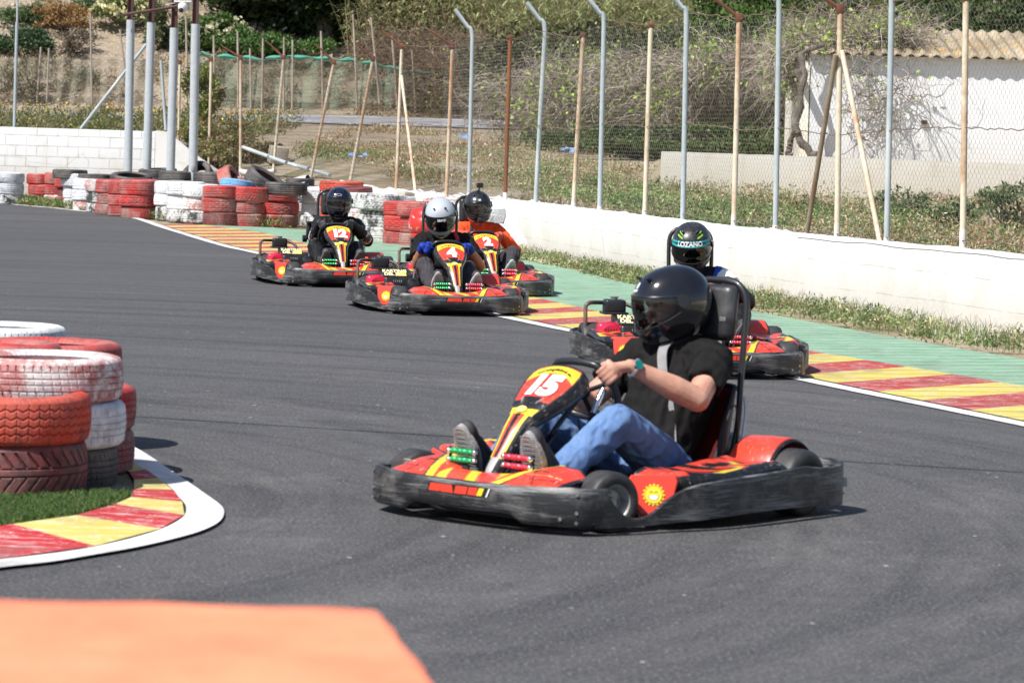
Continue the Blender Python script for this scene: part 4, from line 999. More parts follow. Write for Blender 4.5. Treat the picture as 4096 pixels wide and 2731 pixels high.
bush('shrub', 214, 138, 60.3, .60, .40, 3600, [(.12, .16, .04), (.20, .19, .08), (.30, .22, .11)], [2, 2, 1.5], 'low bush with tiny orange flowers beside the rightmost grey column', L=.08, base=.7, flowers=((.80, .42, .05), 130, .035))
bush('shrub', 238, 150, 58.5, .75, .30, 3200, [(.13, .17, .05), (.30, .23, .13), (.22, .15, .09)], [2, 2, 1], 'tangled dry bush under the first rusty posts', L=.08, base=.65)
# ---- dark tree
def tree(px, Y, zt, rx, rz, n, cols, label, trunk_r=.28, L=.2, zc=None, base=None, seed=1, lean=0, cx=0):
    rng = np.random.default_rng(seed); c = D(px, 60, Y); g = float(hgt(c[0], Y))-.1 if base is None else base
    root = empty('tree', (c[0], Y, g), label=label, cat='tree'); zc = zc if zc is not None else zt
    P, sh = crownpts((cx, 0, zc-g), (rx, rx*.8, rz), n, rng, clumps=70, cr=.3, hollow=.35)
    leafobj('crown', P, L, L*.5, cols, [1]*len(cols), .1, parent=root, rng=rng, clumpcol=sh)
    b = MB(); hh = zc-g; b.tube([(0, 0, 0), (lean*.3, 0, hh*.35), (lean*.7, 0, hh*.7), (lean, 0, hh)], [trunk_r*1.25, trunk_r, trunk_r*.8, trunk_r*.5], 12)
    for i in range(7):
        a = rng.uniform(0, 6.28); s = rng.uniform(.45, .9); q = np.array((lean*s, 0, hh*s)); e = q+np.array((math.cos(a)*rx*.7, math.sin(a)*rx*.5, rz*.6))
        b.tube([q, (q+e)/2+(0, 0, .2), e], [trunk_r*.45, trunk_r*.3, trunk_r*.1], 7)
    b.build('trunk', M_BARK, root); return root
DT = [(.018, .036, .012), (.03, .055, .016), (.05, .085, .022)]
tree(261, 99, 8.6, 3.0, 1.9, 26000, DT, 'big dark tree with a thick trunk at the top centre left', .34, .24, seed=2)
tree(325, 97.5, 7.6, 2.9, 2.2, 26000, DT, 'dense dark tree whose crown hangs beside the cane thicket', .25, .24, seed=5)
tree(212, 101, 9.6, 1.6, 1.4, 9000, [(.04, .07, .02), (.07, .11, .03)], 'dark tree top reaching in above the fourth grey column', .18, .2, seed=8)
tree(305, 99.5, 5.6, 3.4, 1.7, 26000, DT, 'low spreading dark tree filling the shade behind the trunks', .2, .24, seed=15)  # added low crown, its dark leaves stand in for shade
# dark low wall in the tree shade
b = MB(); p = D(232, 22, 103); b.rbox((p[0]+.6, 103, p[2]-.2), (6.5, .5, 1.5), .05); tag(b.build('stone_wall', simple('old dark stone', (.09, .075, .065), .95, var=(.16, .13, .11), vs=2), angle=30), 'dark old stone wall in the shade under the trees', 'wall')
# ---- cane thicket: stalks with drooping blades
def canes(name, n, xr, yr, hr, seed, cols, w, dead=.3, zoff=0, L=.55, zf=None):
    rng = np.random.default_rng(seed); x = rng.uniform(*xr, n); y = rng.uniform(*yr, n); g = hgt(x, y)-.1+zoff; h = rng.uniform(*hr, n); t = np.linspace(0, 1, 6)[None, :, None]
    ln = rng.normal(size=(n, 2))*.22; base = np.column_stack([x, y, g]); tip = np.column_stack([x+ln[:, 0]*h, y+ln[:, 1]*h, g+h])
    PL = base[:, None, :]*(1-t)+tip[:, None, :]*t; PL[..., 0] += (ln[:, 0]*h*.3)[:, None]*t[..., 0]**2
    V1, F1 = strands(PL, .016, .006, 3); c1 = palette(n, [(.36, .31, .16), (.22, .22, .09), (.44, .36, .22)], [2, 1, 1], rng)
    m = 15; k = np.repeat(np.arange(n), m); s = rng.uniform(.25, 1, n*m); P = base[k]*(1-s[:, None])+tip[k]*s[:, None]; a = rng.uniform(0, 6.28, n*m)
    d = np.column_stack([np.cos(a), np.sin(a)*.8, rng.uniform(.2, 1.1, n*m)]); d /= np.linalg.norm(d, axis=1)[:, None]; ll = rng.uniform(.5, 1.2, n*m)*L
    q = np.linspace(0, 1, 4); side = np.column_stack([-np.sin(a), np.cos(a), np.zeros(n*m)]); V = []
    for j, tt in enumerate(q):
        cpt = P+d*(ll*tt)[:, None]; cpt[:, 2] -= ll*.55*tt**2.2; wd = .021*(1-tt)**.6*(1.15 if j else .6); V += [cpt+side*wd, cpt-side*wd]
    V2 = np.stack(V, 1).reshape(-1, 3); o = np.arange(n*m)[:, None]*8; F2 = np.concatenate([np.column_stack([o+2*j, o+2*j+1, o+2*j+3, o+2*j+2]) for j in range(3)])
    cg = palette(n, cols, w, rng, .2)[k]; dd = rng.random(n*m) < dead*(1.2-s); cg[dd] = palette(dd.sum(), [(.42, .35, .22), (.30, .23, .14), (.22, .16, .10)], [2, 2, 1], rng)
    Va, Fa = join((V1, F1), (V2, F2)); cc = np.concatenate([np.repeat(c1, 18, axis=0), np.repeat(cg, 8, axis=0)])
    tag(fast(name, Va, Fa, M_LEAF, col=cc), kind='stuff')
CG = [(.34, .40, .17), (.44, .49, .25), (.22, .29, .11), (.60, .57, .36)]
def xat(px, Y): return D(px, 40, Y)[0]
canes('cane_thicket', 900, (xat(352, 97), xat(560, 97)), (94.5, 101), (1.6, 3.4), 1, CG, [3, 3, 2, 2], .55)
canes('cane_thicket', 1300, (xat(500, 92), xat(760, 92)), (91.5, 98), (1.8, 3.8), 2, CG, [3, 4, 2, 2], .4, L=.65)
canes('cane_thicket', 700, (xat(480, 103), xat(820, 103)), (99, 106), (2.0, 3.6), 3, CG, [3, 4, 2, 3], .3, L=.7)
canes('cane_thicket', 1100, (xat(740, 82), xat(1060, 82)), (90.5, 98), (2.2, 4.4), 4, [(.10, .15, .045), (.15, .20, .07), (.07, .11, .03), (.24, .25, .12)], [3, 3, 3, 1], .3, L=.6)
tree(742, 86.5, 5.6, 1.9, 1.3, 9000, [(.06, .12, .025), (.10, .18, .04), (.14, .22, .06)], 'bright green leafy tree above the vine tangle', .12, .16, seed=22)
tree(1000, 84, 5.2, 2.6, 1.2, 12000, [(.05, .085, .025), (.08, .12, .035), (.12, .15, .06)], 'dull green tree rising behind the shed roof', .14, .18, seed=24)
tree(880, 88, 5.4, 2.2, 1.0, 9000, [(.07, .10, .03), (.12, .15, .06)], 'olive tree crown behind the left end of the shed roof', .14, .18, seed=25)
# ---- bare vine tangle
def vine(name, label, boxes, seed, n, trunks=(), leaf=900, gcol=((.44, .37, .31), (.31, .25, .20), (.55, .48, .41), (.20, .14, .11))):
    rng = np.random.default_rng(seed); c0 = np.array(boxes[0][0]); root = empty(name, tuple(c0), label=label, cat='vine'); PLs = []
    wts = np.array([b[2] for b in boxes], float); ki = rng.choice(len(boxes), n, p=wts/wts.sum()); C = np.array([b[0] for b in boxes])[ki]; Rr = np.array([b[1] for b in boxes])[ki]
    q = rng.normal(size=(n, 3)); q /= np.linalg.norm(q, axis=1)[:, None]; st = C+q*(rng.uniform(0, 1, n)**.4)[:, None]*Rr
    d = rng.normal(size=(n, 3)); d[:, 2] *= .6; d /= np.linalg.norm(d, axis=1)[:, None]; K = 9; cur = st.copy(); P = [cur.copy()]; step = rng.uniform(.05, .17, n)[:, None]
    for i in range(K-1):
        d += rng.normal(size=(n, 3))*.38; d[:, 2] -= .10; d /= np.linalg.norm(d, axis=1)[:, None]; cur = cur+d*step; P.append(cur.copy())
    PL = np.stack(P, 1)-c0; V, F = strands(PL, rng.uniform(.004, .011, n), .0025, 3); c = palette(n, gcol, [3, 3, 2, 1], rng)
    o = fast('twigs', V, F, M_DRY, root, col=np.repeat(c, K*3, axis=0))
    NC = max(60, leaf//45); ck = rng.integers(0, NC, leaf); cc = st[rng.integers(0, n, NC)]; lp = cc[ck]+rng.normal(size=(leaf, 3))*.22-c0
    leafobj('leaves', lp, .10, .06, [(.38, .50, .10), (.26, .40, .08), (.48, .55, .18)], [2, 2, 1], .3, parent=root, rng=rng)
    for pts, r in trunks:
        b = MB(); pts = smoothline([np.array(p)-c0 for p in pts], 24); m = len(pts); b.tube([p+rng.normal(size=3)*.015 for p in pts], [r*(1.15-.5*i/m+.12*math.sin(i*1.9)) for i in range(m)], 9); b.build('trunk', M_BARK, root)
    return root
def B3(px, py, Y, rx, rz, w, ry=None): return (D(px, py, Y), (rx, ry or rx*.6, rz), w)
VN = 0
vine('climbing_vine', 'huge grey brown tangle of bare vine stems spreading over the shed corner', [B3(745, 66, 58, 1.5, .42, 5), B3(835, 44, 50.6, .7, .20, 4, .6), B3(880, 38, 50.6, .7, .12, 3, .5), B3(800, 62, 50.9, .4, .4, 3, .5), B3(660, 80, 60, 1.6, .6, 6), B3(830, 50, 54, 1.0, .28, 4, .8), B3(590, 92, 63, 1.5, .75, 6), B3(800, 68, 55, .55, .5, 2), B3(700, 105, 59, 1.3, .6, 4), B3(530, 100, 67, 1.4, .85, 5), B3(895, 44, 51.5, .9, .16, 2, .5)], 3, 9500,
     trunks=[([D(816, 157, 49.5), D(807, 148, 49.5), D(798, 135, 49.5), D(797, 122, 49.5), D(801, 98, 49.5), D(804, 74, 49.5), D(801, 54, 49.6), D(822, 46, 49.8)], .062), ([D(789, 157, 49.6), D(790, 142, 49.6), D(797, 124, 49.5)], .05), ([D(800, 76, 49.6), D(780, 62, 55), D(740, 58, 57)], .06), ([D(690, 150, 58), D(692, 110, 58), D(690, 80, 58)], .06)], leaf=9000)
vine('climbing_vine', 'dry brown hanging stems over the dark hollow beside the green netting', [B3(470, 78, 90, 2.3, 1.3, 4), B3(420, 52, 92, 2.4, .8, 3), B3(520, 60, 90, 2, .9, 3)], 5, 5200, leaf=700, gcol=((.24, .17, .12), (.17, .11, .08), (.34, .27, .19), (.10, .07, .05)))
vine('climbing_vine', 'thin vine hanging on the white shed wall right of the braced post', [B3(872, 105, 49.85, .5, .6, 3, .06), B3(900, 90, 49.85, .35, .5, 2, .06), B3(860, 74, 49.8, .4, .25, 1, .1)], 7, 130, leaf=60)
# filler growth behind the tangle, shade put into its dark leaf colours
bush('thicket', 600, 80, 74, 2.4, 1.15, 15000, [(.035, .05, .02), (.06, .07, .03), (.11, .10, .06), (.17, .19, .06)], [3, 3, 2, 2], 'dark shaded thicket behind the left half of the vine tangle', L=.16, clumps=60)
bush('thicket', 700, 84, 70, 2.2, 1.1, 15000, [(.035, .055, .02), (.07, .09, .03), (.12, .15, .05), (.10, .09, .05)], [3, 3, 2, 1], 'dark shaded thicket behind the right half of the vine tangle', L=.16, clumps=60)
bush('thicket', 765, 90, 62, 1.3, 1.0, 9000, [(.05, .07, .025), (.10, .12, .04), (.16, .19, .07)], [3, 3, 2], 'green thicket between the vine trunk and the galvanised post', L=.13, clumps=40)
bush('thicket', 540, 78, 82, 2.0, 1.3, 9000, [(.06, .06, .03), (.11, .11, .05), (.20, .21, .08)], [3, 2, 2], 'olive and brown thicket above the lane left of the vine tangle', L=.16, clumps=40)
bush('flowering_bush', 560, 118, 80, 1.5, .28, 3000, [(.10, .14, .05), (.16, .2, .07)], [1, 1], 'low hedge dotted with cream flowers along the lane', L=.12, flowers=((.72, .68, .40), 260, .08))
bush('thicket', 655, 142, 60, 2.2, .30, 9000, [(.05, .085, .025), (.09, .14, .04), (.2, .2, .09)], [3, 3, 1], 'low dark green hedge left of the cream retaining wall', L=.10, base=1.0, ry=1.2)
bush('thicket', 745, 143, 55, 2.0, .28, 8000, [(.06, .10, .03), (.12, .16, .05), (.2, .2, .09)], [3, 3, 1], 'low green hedge growing on the retaining wall terrace', L=.09, base=1.2, ry=1.0)
for i, (px, py, Y, r, hh, nn) in enumerate([(898, 208, 38, .45, .22, 1500), (956, 212, 35, .28, .14, 900), (1018, 205, 34, .42, .24, 1500), (812, 212, 38, .3, .12, 900), (640, 206, 40, .35, .1, 900), (560, 206, 44, .4, .1, 900)]):
    bush('weed_clump', px, py, Y, r, hh, nn, [(.11, .16, .07), (.16, .21, .09), (.24, .25, .13)], [2, 2, 1], ['tall grey green weed clump between braced post and galvanised post', 'dark weed clump left of the rightmost rusty post', 'grey green weed clump at the right edge behind the fence', 'low weed clump behind the left foot of the braced post', 'low weed clump near the end of the cream wall', 'low green weed clump in the dry field'][i], cat='weeds', group='weed clumps behind the fence', L=.07, base=.62)
bush('weed', 504, 268, 34.2, .06, .16, 340, [(.08, .14, .05), (.12, .18, .07)], [1, 1], 'single upright dark green weed at the wall foot right of the orange jacketed driver', cat='weed', L=.05, base=0)
# ---- green windbreak netting on cane poles
def net():
    Y = 90.5; root = empty('windbreak_fence', (0, Y, 2), label='sagging green windbreak netting on thin cane poles beyond the lane', cat='fence'); O = np.array((0, Y, 2.))
    def netmat(name, c, a):
        m = bpy.data.materials.new(name); m.use_nodes = True; t = m.node_tree; bs = t.nodes['Principled BSDF']; bs.inputs['Base Color'].default_value = c4(c); bs.inputs['Roughness'].default_value = .8
        k = t.nodes.new('ShaderNodeTexNoise'); k.inputs['Scale'].default_value = 1.1; k.inputs['Detail'].default_value = 5; tc = t.nodes.new('ShaderNodeTexCoord'); mp = t.nodes.new('ShaderNodeMapping'); mp.inputs['Scale'].default_value = (1, 1, 4)
        t.links.new(tc.outputs['Object'], mp.inputs[0]); t.links.new(mp.outputs[0], k.inputs['Vector']); r = t.nodes.new('ShaderNodeMapRange'); r.inputs[1].default_value = .3; r.inputs[2].default_value = .7; r.inputs[3].default_value = a*.55; r.inputs[4].default_value = min(1, a*1.4)
        t.links.new(k.outputs['Fac'], r.inputs[0]); t.links.new(r.outputs[0], bs.inputs['Alpha']); return m
    top = [(196, 53), (215, 56), (240, 57), (262, 59), (284, 56), (321, 58), (350, 60), (378, 64), (405, 71), (420, 72), (440, 73), (470, 81)]
    def sheet_(nm, top, bot, mt):
        V = []; n = 120; xs = np.linspace(top[0][0], top[-1][0], n)
        for i, x in enumerate(xs):
            yt = float(np.interp(x, [p[0] for p in top], [p[1] for p in top])); yb = bot+(x-200)*.012; a, c = np.array(D(x, yt, Y)), np.array(D(x, yb, Y))
            for j in range(12): q = a+(c-a)*j/11; V.append(q+(0, .09*math.sin(i*.55+j*.3)+.05*math.sin(i*.21), 0)-O)
        F = [(i*12+j, (i+1)*12+j, (i+1)*12+j+1, i*12+j+1) for i in range(n-1) for j in range(11)]; fast(nm, np.array(V), np.array(F), mt, root, smooth=True)
    sheet_('netting', top, 118, netmat('green shade net', (.17, .24, .17), .48))
    sheet_('netting_hem', [(p[0], p[1]-1.5) for p in top[:8]], 0, None) if False else None
    b = MB(); pts = []
    for x in np.linspace(196, 470, 80):
        yt = float(np.interp(x, [p[0] for p in top], [p[1] for p in top])); pts.append(np.array(D(x, yt+.6*math.sin(x*.3), Y-.1))-O)
    b.tube(pts, [.05+.035*math.sin(i*.9) for i in range(80)], 6); b.build('hem', simple('bright green net', (.07, .30, .22), .8), root)
    sheet2 = [(395, 76), (420, 75), (440, 77), (472, 90)]
    sheet_('netting', sheet2, 117, netmat('dark green net', (.05, .10, .065), .6))
    for (x, y, x2, y2) in [(213.7, 35, 214, 117), (237.6, 31, 238, 118), (263, 38, 261.5, 118), (284, 37, 283.5, 118), (292.6, 40, 292, 118), (321, 31, 323, 118), (353, 14, 357.5, 117), (371, 17, 381, 119), (392, 36, 398, 118), (412, 50, 416, 121), (433, 47, 437, 113), (250, 48, 251, 118), (186, 16, 187, 118)]:
        b = MB(); b.tube([np.array(D(x2, y2, Y-.15))-O, np.array(D((x+x2)/2+.4, (y+y2)/2, Y-.15))-O, np.array(D(x, y, Y-.15))-O], [.04, .036, .03], 7); b.build('pole', simple('weathered cane', (.42, .36, .29), .9, var=(.28, .22, .17), vs=3) if 'cane' not in globals() else globals()['cane'], root)
    # brownish net and poles on the left slope
    root2 = empty('windbreak_fence', (-10, Y, 2), label='faint grey netting on two thin poles across the bare slope', cat='fence'); O = np.array((-10, Y, 2.)); root = root2
    sheet_('netting', [(-5, 57), (90, 58), (150, 60)], 117, netmat('grey net', (.30, .28, .22), .40))
    for (x, y, x2, y2) in [(49, 48, 46.5, 112), (90.5, 13, 92, 109), (41, 47, 37, 100), (120, 30, 125, 70)]:
        b = MB(); b.tube([np.array(D(x2, y2, Y-.15))-O, np.array(D(x, y, Y-.15))-O], .03, 7); b.build('pole', simple('grey pole', (.34, .30, .26), .9), root)
net()
# ---- debris near the wall
def debris():
    rng = np.random.default_rng(2); WP = simple('dirty white pvc', (.70, .70, .68), .6, var=(.45, .42, .38), vs=5)
    for a, c, Y, r, lab, hollow in [((241, 171.5), (262, 176), 54, .055, 'white plastic pipe lying behind the tyres left of the rusty posts', 0), ((255, 173.5), (275, 170.5), 55, .04, 'thin white pipe crossing behind the big slanting tyre', 0), ((289, 182), (308, 178.3), 50, .06, 'white pipe stub with a dark open end by the wall', 1), ((293, 186.5), (306, 184.3), 48, .045, 'shorter white pipe stub under the other one', 1)]:
        A, B_ = np.array(D(*a, Y)), np.array(D(*c, Y-.3)); b = MB(); b.tube([A, B_], r, 16, cap=not hollow)
        root = b.build('pipe', WP); tag(root, lab, 'pipe')
        if hollow: b = MB(); b.tube([B_-(B_-A)*.04, B_+(B_-A)*.005], r*.82, 14); b.build('opening', simple('dark hollow', (.01, .01, .01), 1), root)  # black plug paints the shade inside the open pipe end
    A, B_ = np.array(D(243, 147, 57)), np.array(D(330, 175, 52)); b = MB(); b.tube([A, (A+B_)/2-(0, 0, .03), B_], .035, 8); tag(b.build('fallen_pole', M_GALV), 'grey metal pole lying slanted in the field behind the rusty posts', 'pole')
    for px, py, Y, s, lab in [(278, 155, 58, (.34, .3, .34), 'pale stone block standing in the field behind the rusty posts'), (228, 141, 62, (.5, .3, .2), 'slanted pale rubble slab near the first rusty posts'), (405, 196.5, 43.4, (.22, .2, .16), 'small concrete block on the wall behind the drum')]:
        p = D(px, py, Y); b = MB(); b.rbox((0, 0, 0), s, .03, rot=Euler((.1, .1, rng.uniform(0, 1)))); o = b.build('stone_block', simple('weathered stone', (.50, .45, .37), .95, var=(.34, .30, .25), vs=8), angle=30); o.location = p; tag(o, lab, 'block')
    blue = simple('blue plastic scrap', (.22, .36, .62), .6)
    for px, py, Y, lab in [(463, 139, 70, 'pale blue plastic scrap in the field left of the bent post'), (565, 161, 62, 'bright blue plastic scrap in the field right of the bent post'), (355, 174, 55, 'pale blue plastic strip in the field behind the leaning posts')]:
        p = np.array(D(px, py, Y)); p[2] = float(hgt(p[0], Y))+.05; n = 16; V = []; F = []
        for i in range(n):
            t = rng.uniform(-.15, .15); q = p+(t, rng.normal()*.1, rng.uniform(-.02, .06)); o_ = len(V); V += [q, q+(rng.uniform(.04, .12), 0, rng.normal()*.02), q+(rng.uniform(.02, .1), .03, .05)]; F.append((o_, o_+1, o_+2)); F.append((o_, o_+1, max(0, o_-1)))
        o = fast('plastic_scrap', np.array(V), np.array(F), blue); tag(o, lab, 'litter')
    p = D(28.5, 44, 96); b = MB(); b.rbox((0, 0, 0), (.16, .1, .34), .03, rot=Euler((.2, .9, .1)), mi=0); b.rbox((-.17, -.01, -.12), (.13, .1, .16), .03, rot=Euler((.2, .9, .1)), mi=1); o = b.build('carton', [simple('white carton', (.75, .75, .75), .6), simple('pink print', (.6, .12, .18), .6)]); o.location = p; tag(o, 'white and pink carton caught in the dark shrub', 'litter')
debris()
# ================================================================ go karts
def scratched(name, c=(.020, .020, .022), hi=(.30, .30, .31)):
    k = NM(name, .48, spec=.45); co = k.coord(scale=(2.2, 2.2, 34)); co2 = k.coord(scale=(1, 1, 6)); n = k.noise(co, 3.2, 6, .75, .4); n2 = k.noise(co2, 2.6, 4, .6); oi = k.N('ShaderNodeObjectInfo'); n3 = k.noise(k.coord(), 7, 5, .7)
    cc = k.mix(k.math('MULTIPLY', k.ramp(k.math('ADD', n, k.math('MULTIPLY', k.math('SUBTRACT', n2, .5), .8)), .49, .68), .58), c, hi)
    cc = k.mix(k.math('MULTIPLY', k.ramp(n3, .50, .66), .45), cc, (.17, .165, .155)); k.col(cc); k.rgh(k.ramp(n, -.1, 1.3)); k.bump(n, .35, .003); k.bump(n3, .2, .01); return k.m
M_BUMP = scratched('scratched black plastic')
M_PB = simple('black plastic', (.012, .012, .014), .32, spec=.5, var=(.03, .03, .034), vs=9)
M_BLK = simple('matt black', (.014, .014, .016), .6)
M_TUBE = simple('black painted tube', (.022, .022, .026), .35, coat=.3)
M_RUB = simple('kart slick rubber', (.022, .022, .024), .55, var=(.055, .053, .05), vs=12)
M_RIM = simple('dull alloy', (.52, .51, .49), .4, metal=.35, var=(.25, .24, .22), vs=20)
M_CHR = simple('chrome', (.75, .75, .78), .12, metal=1)
M_STEEL = simple('steel rod', (.45, .46, .47), .3, metal=.8)
M_ENGR = simple('magenta red engine shroud', (.62, .02, .075), .35, var=(.40, .02, .05), vs=14)
M_ALU = simple('cast alloy', (.36, .36, .36), .5, metal=.6, var=(.12, .11, .1), vs=25)
M_SEATR = simple('dark red seat shell', (.12, .010, .010), .4, var=(.05, .008, .008), vs=5)
M_LEATH = simple('worn black leatherette', (.022, .022, .024), .38, var=(.10, .10, .10), vs=5, vl=(.55, .75), bump=.3, bs=25)
M_GRN = simple('anodised green', (.03, .42, .14), .3, metal=.35); M_REDA = simple('anodised red', (.62, .06, .10), .3, metal=.35)
M_WHT = simple('white sticker', (.85, .85, .85), .4); M_YEL = simple('yellow sticker', (.86, .66, .03), .4); M_CRM = simple('cream lettering', (.80, .72, .42), .45); M_KBLK = simple('black print', (.01, .01, .01), .5); M_REDS = simple('red sticker', (.78, .055, .03), .38)
M_BELT = simple('grey webbing', (.20, .195, .195), .7, var=(.27, .26, .26), vs=20); M_BELTB = simple('black webbing', (.025, .025, .03), .7)
k = NM('printed shell', .33, spec=.5, coat=.15); a_ = k.attr(); n_ = k.noise(k.coord(), 28, 4, .7); sc_ = k.noise(k.coord(scale=(2, 9, 5)), 9, 5, .75); cx_ = k.mix(k.math('MULTIPLY', k.ramp(n_, .54, .68), .35), a_, (.20, .15, .13)); k.col(k.mix(k.math('MULTIPLY', k.ramp(sc_, .60, .66), .45), cx_, (.62, .55, .50))); M_SHELL = k.m
RED, YEL, BLK, ORG, WHI = (.68, .055, .03), (.84, .62, .03), (.012, .012, .014), (.85, .32, .03), (.75, .75, .75)
def text_poly(s, size, bold=.0, space=1.0, shear=0):
    cu = bpy.data.curves.new('t', 'FONT'); cu.body = s; cu.size = size; cu.align_x = 'CENTER'; cu.align_y = 'CENTER'; cu.offset = bold; cu.space_character = space; cu.shear = shear; cu.resolution_u = 4
    o = bpy.data.objects.new('t', cu); COL.objects.link(o); dg = bpy.context.evaluated_depsgraph_get(); me = bpy.data.meshes.new_from_object(o.evaluated_get(dg))
    bm = bmesh.new(); bm.from_mesh(me); bmesh.ops.triangulate(bm, faces=bm.faces); bmesh.ops.subdivide_edges(bm, edges=[e for e in bm.edges if e.calc_length() > size*.3], cuts=1, use_grid_fill=False); bmesh.ops.triangulate(bm, faces=bm.faces)
    bm.verts.index_update(); V = [tuple(v.co)[:2] for v in bm.verts]; F = [tuple(v.index for v in f.verts) for f in bm.faces]; bm.free(); bpy.data.objects.remove(o); bpy.data.curves.remove(cu); return V, F
def stick(name, VF, fn, mat, parent, mats=None):
    """lay 2D polygons on a surface: fn(x,y)->point"""
    b = MB(); V, F = VF; b.add([fn(x, y) for x, y in V], F); return b.build(name, mat, parent, smooth=False)
# ---- steering fairing surface
FC = smoothline([(.262, .556), (.285, .556), (.33, .529), (.40, .482), (.47, .437), (.535, .390), (.578, .350), (.62, .297), (.665, .240), (.70, .198), (.715, .165)], 100)
FCs = [0.0]
for i in range(len(FC)-1): FCs.append(FCs[-1]+float(np.linalg.norm(FC[i+1]-FC[i])))
FL = FCs[-1]
def fhw(s): return float(np.interp(s, [0, .012, .035, .07, .11, .17, .235, .28, .31, .36, .44, .53, .61], [.045, .082, .108, .121, .122, .112, .090, .071, .060, .051, .043, .036, .028]))
def fpt(s, y, off=0.0):
    x = float(np.interp(s, FCs, [p[0] for p in FC])); z = float(np.interp(s, FCs, [p[1] for p in FC])); s2 = min(s+.012, FL); s1 = max(s-.012, 0)
    dx = float(np.interp(s2, FCs, [p[0] for p in FC])-np.interp(s1, FCs, [p[0] for p in FC])); dz = float(np.interp(s2, FCs, [p[1] for p in FC])-np.interp(s1, FCs, [p[1] for p in FC])); l = math.hypot(dx, dz); nx, nz = -dz/l, dx/l
    h = fhw(s); drop = -.016*(y/h)**2+off; return (x+nx*drop, y, z+nz*drop)
def fnorm(s):
    a, b = fpt(s, 0, 0), fpt(s, 0, 1.0); return (b[0]-a[0], b[2]-a[2])
def fpaint(s, u):
    a = abs(u)
    if s < .030+.012*a*a or a > .93: return BLK
    lo, hi = .034+.022*u*u, .074+.058*u*u
    if s < .26:
        if lo < s < hi and a < .88: return YEL
        if lo-.005 < s < hi+.004: return ORG if a < .9 else BLK
        if .62 < a-.9*(.235-s) < .66 and .17 < s < .235: return BLK
        if s > .222 and a < .52-(s-.222)*2: return BLK if a < .48-(s-.222)*2 else (.4, .4, .4)
        if s > .245: return BLK
        return RED if a < .90 else BLK
    if s < .278: return BLK
    if s < .325:
        return YEL if s > .283+.02*(1-a) and a < .9 else BLK
    a2 = a
    if s > .53: return (.35, .35, .34) if a < .5 else BLK
    if a2 < .20: return BLK
    if a2 < .50: return RED
    if a2 < .74: return YEL
    return BLK
def fairing(parent):
    V = []; C = []; ns, nu = 230, 56; us = list(np.linspace(-1, 1, nu+1))
    for i in range(ns+1):
        s = FL*i/ns; h = fhw(s); dep = float(np.interp(s, [0, .05, .25, .4, .6], [.035, .07, .06, .045, .03])); nx, nz = fnorm(s)
        row = []
        for d in (1.25, 1.0, .5): p = fpt(s, -h, 0); q = .010*math.sin(min(1, (1-d if d <= 1 else 0)*2)*math.pi/2); row.append(((p[0]-nx*dep*d*.9, -h-.012*(1-abs(d-.5)) + (.02 if d > 1 else 0), p[2]-nz*dep*d*.9), BLK))
        for u in us: row.append((fpt(s, u*h), fpaint(s, u)))
        for d in (.5, 1.0, 1.25): p = fpt(s, h, 0); row.append(((p[0]-nx*dep*d*.9, h+.012*(1-abs(d-.5)) - (.02 if d > 1 else 0), p[2]-nz*dep*d*.9), BLK))
        V += [r[0] for r in row]; C += [r[1] for r in row]
    m = len(us)+6; b = MB(); b.add(V, [(i*m+j, i*m+j+1, (i+1)*m+j+1, (i+1)*m+j) for i in range(ns) for j in range(m-1)] + [tuple(range(m))])
    o = b.build('steering_fairing', M_SHELL, parent, angle=60, cols=C)
    # badge sun on the yellow zone and the web address
    b = MB(); n = 20; b.add([fpt(.306, 0, .004)]+[fpt(.306-.017*math.sin(2*math.pi*i/n), .024*math.cos(2*math.pi*i/n), .006) for i in range(n)], [(0, 1+i, 1+(i+1) % n) for i in range(n)]); b.build('badge', simple('pale yellow badge', (.92, .80, .20), .2), o, smooth=False)
    stick('lettering', text_poly('kartingdelsol.es', .0235, .0006, 1.08), lambda x, y: fpt(.055+.050*(x/.115)**2-y, x, .0022), M_KBLK, o)
    return o
def plate(o, num):
    w = 1.0; V, F = text_poly(num, .158, .0105, 1.0 if len(num) == 1 else .92)
    stick('number', (V, F), lambda x, y: fpt(.158-y*1.0, x*.92, .003), M_WHT, o)
def sun_badge(parent, c, M, r=.033):
    b = MB(); n = 48
    def P(x, y, d=.0): return tuple(Vector(c)+M @ Vector((x, y, d)))
    def disc(rad, d, mi, nn=48):
        o = len(b.v); V = [P(0, 0, d)]+[P(rad(i)*math.cos(2*math.pi*i/nn), rad(i)*math.sin(2*math.pi*i/nn), d) for i in range(nn)]; b.add(V, [(0, 1+i, 1+(i+1) % nn) for i in range(nn)], mi)
    disc(lambda i: r*(1.36 if i % 3 == 0 else 1.10), .0020, 0); disc(lambda i: r*1.04, .0026, 1); disc(lambda i: r*.99, .0032, 0)
    sm = [(-.55, -.05), (.55, -.05), (.5, -.35), (.25, -.58), (-.25, -.58), (-.5, -.35)]
    b.add([P(x*r*1.08, y*r*1.1, .0036) for x, y in sm], [tuple(range(6))], 1); b.add([P(x*r*.96, y*r*.96-.001, .0041) for x, y in sm], [tuple(range(6))], 2)
    for sx in (-1, 1):
        pts = [(sx*(.28+.16*math.cos(t)), .22+.13*math.sin(t)) for t in np.linspace(.2, 2.9, 7)]; b.tube([P(x*r, y*r, .004) for x, y in pts], .0011, 4, mi=1)
    return b.build('sun_badge', [M_YEL, M_KBLK, M_WHT], parent, smooth=False)
NOSE_OUT = [(.60, .532), (.66, .527), (.72, .517), (.765, .50), (.795, .465), (.825, .40), (.855, .30), (.878, .18), (.888, .06), (.889, 0)]
def fbx(y): return float(np.interp(abs(y), [0, .06, .18, .30, .40, .465, .50], [.889, .888, .878, .855, .825, .795, .765]))
